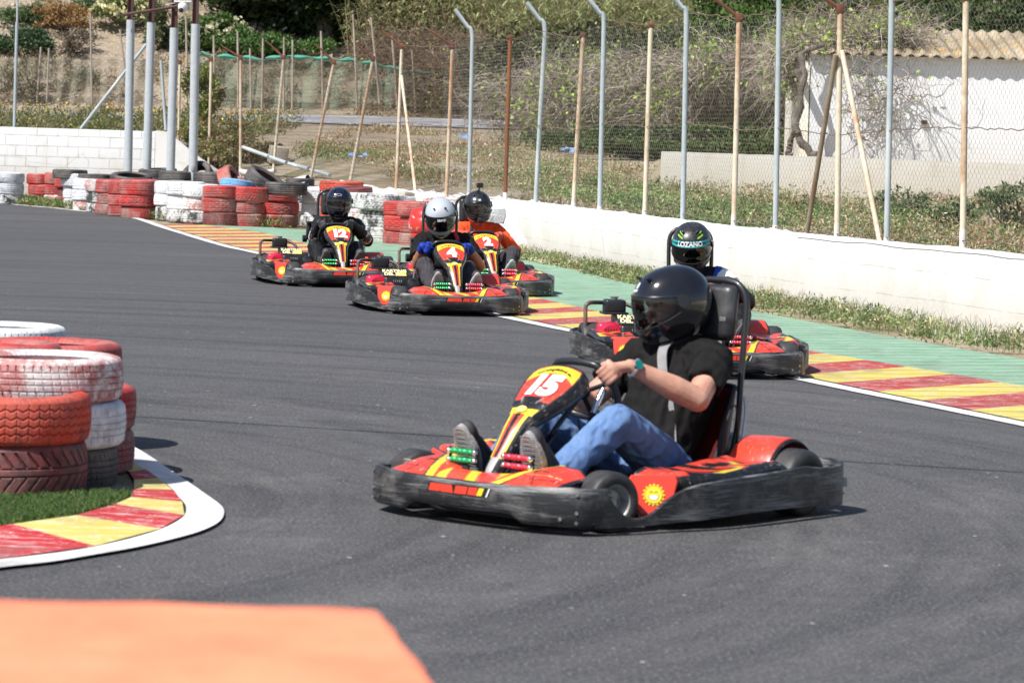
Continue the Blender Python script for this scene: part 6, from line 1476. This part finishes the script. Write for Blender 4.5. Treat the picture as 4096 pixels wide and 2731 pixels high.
V_CLEAR, V_SMOKE, V_DARK = glass('clear visor', (.50, .52, .58), .07), glass('smoked visor', (.16, .16, .24), .08), glass('black visor', (.006, .006, .01), .06)
def HM(name, c, rough=.14, coat=.6): return simple(name, c, rough, spec=.5, coat=coat, var=tuple(min(1, x*1.25+.004) for x in c), vs=4)
H_BLACK = HM('gloss black shell', (.008, .008, .011)); H_NAVY = HM('gloss navy shell', (.006, .007, .022)); H_SATIN = HM('satin black shell', (.014, .014, .017), .32, .3); H_GREY = HM('light grey shell', (.36, .39, .43), .42, .15)
k = NM('cracked satin shell', .35, coat=.3); v_ = k.vor(k.coord(scale=(1, 1, 1)), 42, 'DISTANCE_TO_EDGE'); k.col(k.mix(k.math('MULTIPLY', k.ramp(v_, .035, .01), .5), (.012, .012, .014), (.22, .22, .22))); H_CRACK = k.m
M_LINER = simple('helmet lining', (.02, .02, .022), .9); M_TEAL = simple('teal band', (.01, .36, .40), .4); M_LIME = simple('lime accent', (.22, .52, .03), .4); M_SILV = simple('silver print', (.62, .64, .66), .4)
def hsurf(th, ph, k=1.0):
    """helmet surface: th azimuth from front, ph elevation"""
    ct, st, cp, sp = math.cos(th), math.sin(th), math.cos(ph), math.sin(ph)
    a = .152 if ct > 0 else .160; e = 2.25; d = (abs(ct*cp)/a)**e+(abs(st*cp)/.124)**e+(abs(sp)/(.142 if sp > 0 else .155))**e; r = d**(-1/e)
    chin = max(0, ct)**2*max(0, min(1, (-ph-.12)/.35))*max(0, min(1, (1.25+ph)/.3)); r *= 1+.13*chin
    if sp < 0: r *= 1-.06*max(0, -ct)*min(1, -sp*2)
    r *= k; return (r*ct*cp, r*st*cp, max(r*sp, -.132 if ct < .3 else -.132-.0*ct))
def helmet(parent, loc, pitch, yaw, roll, shell, visor, kind='', sc=1.0, label=None):
    nt_, np_ = 120, 84; V = []; 
    for i in range(nt_):
        th = -math.pi+2*math.pi*i/nt_
        for j in range(np_+1): ph = R(-66)+(R(90)-R(-66))*j/np_; V.append(hsurf(th, ph))
    F = []
    def port(th, ph):
        a = abs(math.degrees(th)); p = math.degrees(ph); lo = -17+.0016*a*a; hi = 21-.0008*a*a; return a < 76 and lo < p < hi
    for i in range(nt_):
        for j in range(np_):
            th = -math.pi+2*math.pi*(i+.5)/nt_; ph = R(-66)+(R(156))*(j+.5)/np_
            if port(th, ph): continue
            i2 = (i+1) % nt_; F.append((i*(np_+1)+j, i2*(np_+1)+j, i2*(np_+1)+j+1, i*(np_+1)+j+1))
    b = MB(); b.add(V, F); h = b.build('helmet', [shell, M_LINER], parent, angle=70); md = h.modifiers.new('thick', 'SOLIDIFY'); md.thickness = .022; md.offset = -1; md.material_offset = 1; md.material_offset_rim = 1
    if label: h['label'] = label
    h.location = loc; h.rotation_euler = Euler((roll, pitch, yaw), 'XYZ'); h.scale = (sc,)*3
    b = MB(); n, m = 60, 20
    for i in range(n+1):
        th = R(-86+172*i/n)
        for j in range(m+1):
            a = abs(math.degrees(th)); lo, hi = -20+.0017*a*a, 25-.0012*a*a; b.v.append(hsurf(th, R(lo+(hi-lo)*j/m), 1.022))
    b.f = [(i*(m+1)+j, (i+1)*(m+1)+j, (i+1)*(m+1)+j+1, i*(m+1)+j+1) for i in range(n) for j in range(m)]; b.m = [0]*len(b.f); vz = b.build('visor', visor, h, angle=80)
    b = MB(); b.tube([hsurf(R(-84+168*i/60), R(25.5-.0012*(84-168*i/60)**2), 1.026) for i in range(61)], .0028, 6); b.build('visor_rim', M_PB, vz); b = MB(); b.tube([hsurf(R(-80+160*i/60), R(-20.5+.0017*(80-160*i/60)**2), 1.028) for i in range(61)], .0026, 6); b.build('visor_rim', M_PB, vz)
    for sy in (-1, 1):
        p0 = hsurf(R(88)*sy, R(8), 1.0); p1 = hsurf(R(88)*sy, R(8), 1.09); b = MB(); b.tube([p0, p1], .026, 20); b.build('visor_pivot', M_PB, h)
    b = MB(); b.rbox(hsurf(0, R(-38), 1.0), (.012, .05, .012), .004); b.build('chin_vent', M_KBLK, h)
    for sy in (-1, 1): b = MB(); b.rbox(hsurf(R(28)*sy, R(52), 1.0), (.04, .018, .012), .005, rot=Euler((0, R(-38), R(20)*sy))); b.build('top_vent', M_PB if kind != 'grey' else shell, h)
    def band(nm, t0, t1, p0, p1, mat, k=1.03, skew=0):
        b = MB(); n = 24; b.add([hsurf(R(t0+(t1-t0)*i/n), R(p0+skew*i/n), k) for i in range(n+1)]+[hsurf(R(t0+(t1-t0)*i/n), R(p1+skew*i/n), k) for i in range(n+1)], [(i, i+1, n+2+i, n+1+i) for i in range(n)]); return b.build(nm, mat, h, angle=80)
    def txt(s, size, ph0, mat, th0=0, bold=.0012, k=1.036, shear=0):
        rr = .135; return stick('lettering', text_poly(s, size, bold, shear=shear), lambda x, y: hsurf(R(th0)+x/rr, R(ph0)+y/rr, k), mat, h)
    if kind == 'teal':
        band('visor_band', -62, 62, 15, 29, M_TEAL); band('band_edge', -66, -62.5, 16, 27, M_LIME); band('band_edge', 62.5, 66, 16, 27, M_LIME); txt('LOZANO', .036, 22.3, M_WHT, 0, .0012, 1.040); txt('13', .020, 22, M_WHT, 78, .0006, 1.04); txt('13', .020, 22, M_WHT, -78, .0006, 1.04)
        for sy in (-1, 1): band('green_flash', 22*sy, 46*sy, 34, 38, M_LIME, 1.008, 8); band('green_flash', 26*sy, 50*sy, 44, 46.5, M_LIME, 1.008, 9)
    if kind == 'zamp': txt('zamp', .030, 17, M_WHT, 4, .0016)
    if kind == 'ls2':
        txt('LS2', .020, 34, M_SILV, 0, .0012, 1.01); band('chin_flash', -50, -22, -33, -38, M_SILV, 1.03, -4); band('chin_flash', 22, 50, -42, -37, M_SILV, 1.03, 4)
    if kind == 'oval':
        b = MB(); b.tube([hsurf(.20*math.cos(t), R(35)+.065*math.sin(t), 1.006) for t in np.linspace(0, 6.28, 24)], .0018, 5, closed=True); b.build('oval_mark', M_SILV, h)
    if kind == 'mark': band('white_mark', -12, 4, 31, 35, M_SILV, 1.012, 2); band('white_mark', -6, 2, 38, 47, M_SILV, 1.008, 0)
    return h
def hand(c, T, N, O, side, rrim=.0145, g=0.0, wrist=None):
    """palm, five fingers closed round a rim: c rim point, T rim tangent, N toward driver, O outward"""
    c, T, N, O = map(Vector, (c, T, N, O)); out = []
    pc = c+N*(.026+g)+O*.020
    if wrist is not None:
        w = Vector(wrist); out.append(('c', pc+(w-pc)*.15, w, .024+g, .023+g))
    kn = []
    for i in range(4):
        off = (i-1.5)*.0205; L = (.92, 1.06, 1.0, .82)[i]; r = (.0090, .0094, .0090, .0079)[i]+g; R_ = rrim+r+.001; pts = []
        for a in np.linspace(38, 38+200*L, 9): q = R(a); pts.append(c+T*off*(1-.08*(a/200))+N*math.cos(q)*R_+O*math.sin(q)*R_)
        k0 = c+T*off+N*(.030+g*.5)+O*(.026); out.append(('t', [k0]+pts, [r*1.1]+[r*1.05]*3+[r]*3+[r*.92]*2+[r*.8])); kn.append(k0)
        out.append(('c', pc+T*off*.6-O*.004, k0, .0165+g, .0115+g))
    out.append(('e', pc, (.020+g, .038+g, .026+g), Matrix((N, T, O)).transposed()))
    th0 = pc+T*(.030*side)-O*.012; R_ = rrim+.0105+g; pts = [th0]
    for a in (-5, -35, -65, -95): q = R(a); pts.append(c+T*(.030*side+.004*side)+N*math.cos(q)*R_+O*math.sin(q)*R_)
    out.append(('t', pts, [.0145+g, .0125+g, .0112+g, .0105+g, .0085+g])); return out
WC, WUP = Vector((.140, 0, .458)), Vector((math.cos(R(60))*.95, 0, math.sin(R(60)))).normalized(); WN = Vector((-WUP.z, 0, WUP.x))
def rim(a):
    yy = .150*math.cos(R(a)); uu = .145*math.sin(R(a))
    if uu > .115: uu = .115+(uu-.115)*.35
    return WC+Vector((0, yy, 0))+WUP*uu
def rimframe(a):
    c = rim(a); T = (rim(a+3)-rim(a-3)).normalized(); O = (c-WC); O = (O-T*O.dot(T)).normalized(); return c, T, WN, O
def driver(n, label, head, yaw, pitch, roll, skin, torso, lower, hel, sh=.178, lean=0.0, ey=.33, ez=.42, ex=-.15, aL=28, aR=152, kneeL=(.22, .20, .345), kneeR=(.22, -.20, .345), sleeves='long', gloves=None, soles=None, hz=.56, custom=None, shift=0.0, kd=.0):
    """everything in kart coordinates"""
    x, y, t = KP[n]; hx, hy, hz_ = head; bf = 1.12 if n == 15 else 1.0; tf = 1.07 if n == 15 else .97
    hip = Vector((-.27, shift*.8, .15)); chx = -.40+lean*.6; ch = Vector((chx, shift*.95, .43)); shx = -.43+lean; shz = hz; nk = Vector((shx+.015, shift*.5+hy*.5, shz+.04))
    S = {1: Vector((shx, sh+shift, shz-.01)), -1: Vector((shx, -sh+shift, shz-.01))}
    E = {1: Vector((ex, ey+shift*.9, ez)), -1: Vector((ex, -ey+shift*.9, ez))}
    if custom and 'E' in custom: E.update({k_: Vector(v) for k_, v in custom['E'].items()})
    K = {1: Vector(kneeL), -1: Vector(kneeR)}; A = {1: Vector((.50, .150, .165)), -1: Vector((.50, -.150, .165))}; HJ = {1: Vector((-.25, .095+shift*.8, .15)), -1: Vector((-.25, -.095+shift*.8, .15))}
    hands = []; W_ = {}
    for sd, ang in ((1, aL), (-1, aR)):
        c, T, N, O = rimframe(ang); 
        W_[sd] = c+N*.062+O*.030+(E[sd]-c).normalized()*.045; th = 1 if T.z*1 > 0 else -1
        hands.append((sd, c, T, N, O, th))
    body = [('e', hip+Vector((0, 0, .02)), (.12, .15, .10)), ('c', hip, ch, .115, .125), ('c', ch, nk-Vector((0, 0, .06)), .12, .07), ('c', nk-Vector((0, 0, .03)), Vector((hx-.01, hy, hz_-.06)), .055, .052)]
    hm = Euler((roll, pitch, yaw)).to_matrix(); hc = Vector(head)
    def H(v): return hc+hm @ Vector(v)
    body += [('e', H((.0, 0, .02)), (.090, .072, .105), hm), ('e', H((.035, 0, -.045)), (.060, .052, .065), hm), ('c', H((.083, 0, .018)), H((.107, 0, -.022)), .009, .014), ('e', H((.078, 0, .034)), (.016, .048, .010), hm), ('e', H((.088, 0, -.055)), (.012, .024, .008), hm), ('e', H((.075, 0, -.088)), (.022, .024, .016), hm)]
    for sd in (-1, 1): body += [('c', S[sd], E[sd], .048*bf, .043*bf), ('c', E[sd], E[sd]+(W_[sd]-E[sd])*.35, .042*bf, .044*bf), ('c', E[sd]+(W_[sd]-E[sd])*.35, W_[sd], .044*bf, .027), ('e', H((-.005, .075*sd, .0)), (.018, .010, .028), hm),
        ('c', HJ[sd], K[sd], .070, .052), ('c', K[sd], A[sd], .050, .034), ('c', A[sd], A[sd]+Vector((.09, 0, .04)), .034, .03)]
    for sd, c, T, N, O, th in hands: body += hand(c, T, N, O, th, wrist=W_[sd])
    me = blob(body, .0052 if n == 15 else .0075, 2); p = obj('person', me, skin); p.location = (x, y, 0); p.rotation_euler = (0, 0, R(t)); tag(p, label, 'person', 'drivers of the go karts')
    for sd in (-1, 1): b = MB(); b.sph(tuple(H((.081, .031*sd, .020))), .0115, 12, 8); b.build('eye', simple('eye white', (.6, .58, .55), .2) if 'eyeM' not in globals() else eyeM, p)
    # torso clothing
    tor = [('e', hip+Vector((.01, 0, .05)), (.135, .168, .105)), ('c', hip+Vector((.0, .03, .05)), ch+Vector((0, .03, 0)), .13*tf, .142*tf), ('c', hip+Vector((.0, -.03, .05)), ch+Vector((0, -.03, 0)), .13*tf, .142*tf), ('c', ch+Vector((0, .05, .0)), S[1]+Vector((.0, -.08, -.035)), .125, .085), ('c', ch+Vector((0, -.05, .0)), S[-1]+Vector((.0, .08, -.035)), .125, .085), ('c', S[1]+Vector((0, -.05, .01)), S[-1]+Vector((0, .05, .01)), .066, .066), ('c', nk-Vector((0, 0, .06)), nk+Vector((.01, 0, .018)), .095, .068)]
    for sd in (-1, 1):
        if sleeves == 'long': tor += [('c', S[sd], E[sd], .068, .056), ('c', E[sd], E[sd]+(W_[sd]-E[sd])*.4, .060, .056), ('f', E[sd]+(W_[sd]-E[sd])*.35, W_[sd]+(E[sd]-W_[sd]).normalized()*.012, .056, .038)]
        else: d = (E[sd]-S[sd]); tor += [('c', S[sd], S[sd]+d*.3, .072, .072), ('f', S[sd]+d*.1, S[sd]+d*(.66 if n == 15 else .74), .074, .072)]
    o = obj('jacket' if sleeves == 'long' else 'shirt', blob(tor, .0075, 3, folds(.010 if n == 15 else .0065, (9, 15, 8), n*1.7)), torso, p); jk = o
    leg = [('e', hip+Vector((.0, 0, .0)), (.155, .175, .095))]
    for sd in (-1, 1):
        kk, aa = K[sd], A[sd]; f = .074
        leg += [('c', HJ[sd], HJ[sd]*.5+kk*.5, .098, .088), ('c', HJ[sd]*.5+kk*.5, kk, .088, .070), ('c', kk, kk*.6+aa*.4, .070, .066), ('f', kk*.62+aa*.38, aa+Vector((.006, 0, -.015)), .066, .060)]
    obj('trousers', blob(leg, .0062 if n == 15 else .0075, 3, folds(.0075, (7, 24, 8), n*3.1)), lower, p)
    for sd in (-1, 1):
        a = A[sd]; b = MB(); tilt = R(20); sm, um = soles
        heel = Vector((.585, a.y, .115)); toe = Vector((.690, a.y+.01*sd, .338)); up = (toe-heel).normalized(); L = (toe-heel).length; sd_ = Vector((0, 1, 0)); nn = sd_.cross(up); nn = nn if nn.x > 0 else -nn
        ln = []; nseg = 40
        def outline(t): a_ = t*2*math.pi; yy = math.sin(a_); xx = math.cos(a_); u = (xx+1)/2; wd = .032+.013*math.sin(u*math.pi*.95)**2+.008*u; return heel+up*(L*(.5+.5*xx))+sd_*(wd*yy*1.05)
        pts = [outline(i/nseg) for i in range(nseg)]; cen = heel+up*L*.5
        b.add([tuple(q+nn*.004) for q in pts]+[tuple(q-nn*.018) for q in pts]+[tuple(cen+nn*.006)]+[tuple(cen+(q-cen)*.93+nn*.0062) for q in pts], [(i, (i+1) % nseg, nseg+(i+1) % nseg, nseg+i) for i in range(nseg)]+[(2*nseg, 2*nseg+1+i, 2*nseg+1+(i+1) % nseg) for i in range(nseg)]+[(2*nseg+1+i, i, (i+1) % nseg, 2*nseg+1+(i+1) % nseg) for i in range(nseg)])
        pr = [('e', heel-nn*.05+up*.02, (.05, .036, .045)), ('c', heel-nn*.045+up*.03, toe-nn*.038-up*.05, .037, .036), ('e', toe-nn*.03-up*.04, (.028, .042, .045)), ('c', a+Vector((.01, 0, 0)), heel-nn*.05+up*.04, .042, .04), ('c', a+Vector((.01, 0, .02)), heel*.4+toe*.6-nn*.06, .036, .03)]
        sh_ = obj('shoe', blob(pr, .007, 3), um, p); so_ = b.build('sole', sm, sh_, angle=30, merge=.0001)
        b = MB()
        for i in range(24):
            u = .07+i*.038; c_ = heel+up*L*u+nn*.0075; wd = .024+.012*math.sin(u*math.pi*.95); b.tube([tuple(c_-sd_*wd), tuple(c_+up*.004*(i % 2)), tuple(c_+sd_*wd)], .0013, 4)
        b.build('tread', sm, so_)
    if gloves:
        for sd, c, T, N, O, th in hands:
            pr = hand(c, T, N, O, th, g=.0035, wrist=W_[sd]); d = (E[sd]-W_[sd]).normalized(); pr.append(('f', W_[sd]-d*.02, W_[sd]+d*.05, .034, .043)); obj('glove', blob(pr, .0055, 1), gloves, p)
    sh_, vz, kd_, sc = hel; h = helmet(p, head, pitch, yaw, roll, sh_, vz, kd_, sc)
    return p, h, H, hands, W_, E, S, jk
eyeM = simple('dark eye', (.05, .03, .02), .2)
def grp(s): return s
soleG, soleM, soleD = (M_SOLE, M_SHOE), (M_SOLEM, M_SHOE), (M_SOLED, M_SHOE)
# --- nearest driver
p15, h15, H15, hd15, W15, E15, S15, j15 = driver(15, 'driver in black polo shirt and blue jeans with glossy black helmet, nearest kart', (-.405, .0, .775), R(-30), R(17), 0, M_SKIN, M_TEE, M_DENIM, (H_BLACK, V_CLEAR, 'mark', 1.03),
    aL=32, aR=196, shift=.025, custom={'E': {1: (-.140, .325, .432), -1: (-.22, -.27, .37)}}, sleeves='short', soles=soleG, hz=.575, kneeL=(.205, .205, .352), kneeR=(.20, -.20, .32))
def watch():
    w = W15[1]; d = (E15[1]-w).normalized(); c = w+d*.018; b = MB(); u = d.orthogonal().normalized(); v = d.cross(u); pts = [tuple(c+(u*math.cos(a)+v*math.sin(a))*.0315) for a in np.linspace(0, 2*math.pi, 28)[:-1]]
    b.tube(pts, .0065, 8, closed=True, flat=1.6); o = b.build('watch', M_STEEL, p15); kx, ky, kt = KP[15]
    out = Vector((math.sin(R(-kt))*0+.45, .75, .45)); out = (out-d*out.dot(d)).normalized(); b = MB(); b.tube([tuple(c+out*.028), tuple(c+out*.041)], .0185, 20); b.build('watch_case', M_CHR, o); b = MB(); b.tube([tuple(c+out*.0412), tuple(c+out*.0425)], .0145, 20); b.build('watch_dial', simple('green dial', (.0, .20, .15), .2), o)
watch()
def belts(n, ysh, yhip, mat, S, lean=0):
    b = MB(); sx = S[1].x; sf = lambda y, z: (float(np.interp(z, [.15, .2, .43, .6, .66], [-.27, -.28, -.40, -.425, -.44]))+math.sqrt(max(.0004, float(np.interp(z, [.2, .45, .56, .61, .65], [.158, .164, .145, .115, .06]))**2-max(0, abs(y)-.03)**2)), y, z)
    P = smoothline([(sx-.13, .06, .63), (sx-.02, .05, .665), sf(.035, .615), sf(.06, .54), sf(.095, .46), sf(.13, .36), sf(.155, .27), sf(.17, .2), sf(.175, .13)], 60); V = []
    for i, q in enumerate(P): V += [(q[0], q[1]-.022, q[2]), (q[0], q[1]+.022, q[2]), (q[0]-.004, q[1]+.022, q[2]-.002), (q[0]-.004, q[1]-.022, q[2]-.002)]
    b.add(V, [(4*i+j, 4*i+(j+1) % 4, 4*i+4+(j+1) % 4, 4*i+4+j) for i in range(len(P)-1) for j in range(4)]); return b.build('seat_belt', mat, KR[n], angle=50)
belts(15, .10, .155, M_BELT, S15)
# polo collar and chest mark
b = MB(); c0 = Vector((-.405, 0, .635)); b.tube([(c0.x+.075*math.cos(a)-.01, .078*math.sin(a), c0.z-.03*math.cos(a)) for a in np.linspace(-2.9, 2.9, 30)], .013, 8, flat=1.8); b.build('collar', M_TEE, j15)
# --- the four behind
p4, h4, H4, hd4, W4, E4, S4, j4 = driver(4, 'driver in black T-shirt, blue gloves and light grey helmet looking down', (-.225, .015, .765), R(-8), R(30), R(6), M_SKIN2, M_TEE, M_TROU, (H_GREY, V_SMOKE, 'zamp', 1.0),
    lean=.09, shift=.075, ey=.265, ez=.365, ex=-.08, aL=18, aR=160, sleeves='short', gloves=cloth('blue gloves', (.006, .012, .12), (.03, .08, .50), rough=.5, fs=22), soles=soleG, hz=.565, kneeL=(.20, .175, .35), kneeR=(.20, -.185, .37))
p12, h12, H12, hd12, W12, E12, S12, j12 = driver(12, 'driver in black racing suit with white patches and dark navy helmet', (-.33, .105, .765), R(-12), R(8), R(-3), M_SKIN2, M_SUIT, M_SUIT, (H_NAVY, V_CLEAR, 'oval', 1.0),
    ey=.255, ez=.41, ex=-.14, aL=42, aR=138, sleeves='long', gloves=M_BLK, soles=soleD, hz=.56, shift=.115)
p2, h2, H2, hd2, W2, E2, S2, j2 = driver(2, 'driver in orange red jacket with black helmet carrying an action camera', (-.33, .085, .785), R(-6), R(10), R(4), M_SKIN, M_ORJ, M_TROU, (H_SATIN, V_CLEAR, 'ls2', 1.0),
    ey=.285, ez=.40, ex=-.12, aL=22, aR=152, sleeves='long', gloves=cloth('salmon gloves', (.62, .12, .08), (.5, .09, .06)), soles=soleM, hz=.575, shift=.12, kneeL=(.24, .28, .38))
p13, h13, H13, hd13, W13, E13, S13, j13 = driver(13, 'driver in black racing suit with blue and white shoulder and teal banded helmet', (-.30, .03, .765), R(-16), R(20), R(2), M_SKIN2, M_SUIT, M_SUIT, (H_CRACK, V_DARK, 'teal', 1.02),
    lean=.05, ey=.30, ez=.42, aL=30, aR=150, sleeves='long', gloves=M_BLK, soles=soleD, hz=.565, shift=.07, kneeL=(.20, .24, .36))
# suit patches as snug panels
def patch(name, jk, prims, mat, vox=.007): return obj(name, blob(prims, vox, 2), mat, jk)
d = (E13[1]-S13[1]); patch('white_shoulder_panel', j13, [('f', S13[1]+d*.05+Vector((0, -.02, .004)), S13[1]+d*.40, .079, .0765)], M_WHT); patch('blue_shoulder_panel', j13, [('f', S13[1]+Vector((0, -.055, .006)), S13[1]+d*.06+Vector((0, -.015, .004)), .0775, .080)], simple('blue cloth', (.02, .06, .50), .7))
d2 = (E13[-1]-S13[-1]); patch('white_shoulder_panel', j13, [('f', S13[-1]+d2*.05+Vector((0, .02, .004)), S13[-1]+d2*.40, .079, .0765)], M_WHT)
mwp = simple('white suit patch', (.66, .66, .66), .6, var=(.03, .03, .03), vs=15, vl=(.50, .53))
for sd in (-1, 1):
    dd = W12[sd]-E12[sd]; patch('white_sleeve_patch', j12, [('f', E12[sd]+dd*.06, E12[sd]+dd*.36, .0635, .0605)], mwp)
    dd = E12[sd]-S12[sd]; patch('white_sleeve_patch', j12, [('f', S12[sd]+dd*.62, S12[sd]+dd*.82, .066, .064)], mwp)
# yellow neck scarf and red strap of the grey helmeted driver
b = MB(); b.tube([tuple(H4((.105, -.05, -.128))), tuple(H4((.125, 0, -.140))), tuple(H4((.105, .05, -.128)))], [.012, .020, .012], 8, flat=.5); b.build('sunglasses', simple('dull yellow plastic', (.50, .42, .12), .5), p4)
b = MB(); b.rbox(tuple(S4[1]+Vector((.07, -.09, .045))), (.10, .035, .012), .004, rot=Euler((0, R(40), .2))); b.build('red_strap', simple('red strap', (.45, .03, .04), .6), j4)
# zip and straps on the orange jacket
b = MB(); b.tube(smoothline([tuple(S2[-1]+Vector((-.03, .07, .062))), tuple(S2[-1]+Vector((.07, .10, .035))), (-.25, -.02, .42)], 16), .020, 6, flat=.25); b.build('strap', M_BELTB, j2)
# action cameras (things that ride on the helmet)
def acam(loc, label):
    kx, ky, kt = KP[2]; M_ = Matrix.Translation((kx, ky, 0)) @ Matrix.Rotation(R(kt), 4, 'Z'); w = M_ @ Vector(loc); root = empty('action_camera', tuple(w), R(kt), label=label, cat='camera')
    b = MB(); b.rbox((0, 0, 0), (.035, .062, .044), .006, seg=3); b.build('camera_body', M_PB, root); b = MB(); b.tube([(.017, -.016, .006), (.024, -.016, .006)], .011, 14); b.build('lens', simple('camera lens', (.02, .02, .03), .05), root); b = MB(); b.tube([(0, .0, -.02), (-.004, -.01, -.048)], .006, 6); b.rbox((-.004, -.012, -.05), (.05, .03, .008), .003); b.build('mount', M_KBLK, root); return root
q = H2((.02, .0, .147)); acam((q.x, q.y+.018, q.z+.056), 'small black action camera mounted on top of the black helmet')
q = H2((.172, .0, -.09)); acam((q.x+.022, q.y, q.z+.0), 'black action camera fixed to the chin of the black helmet')
# watermark-free finish
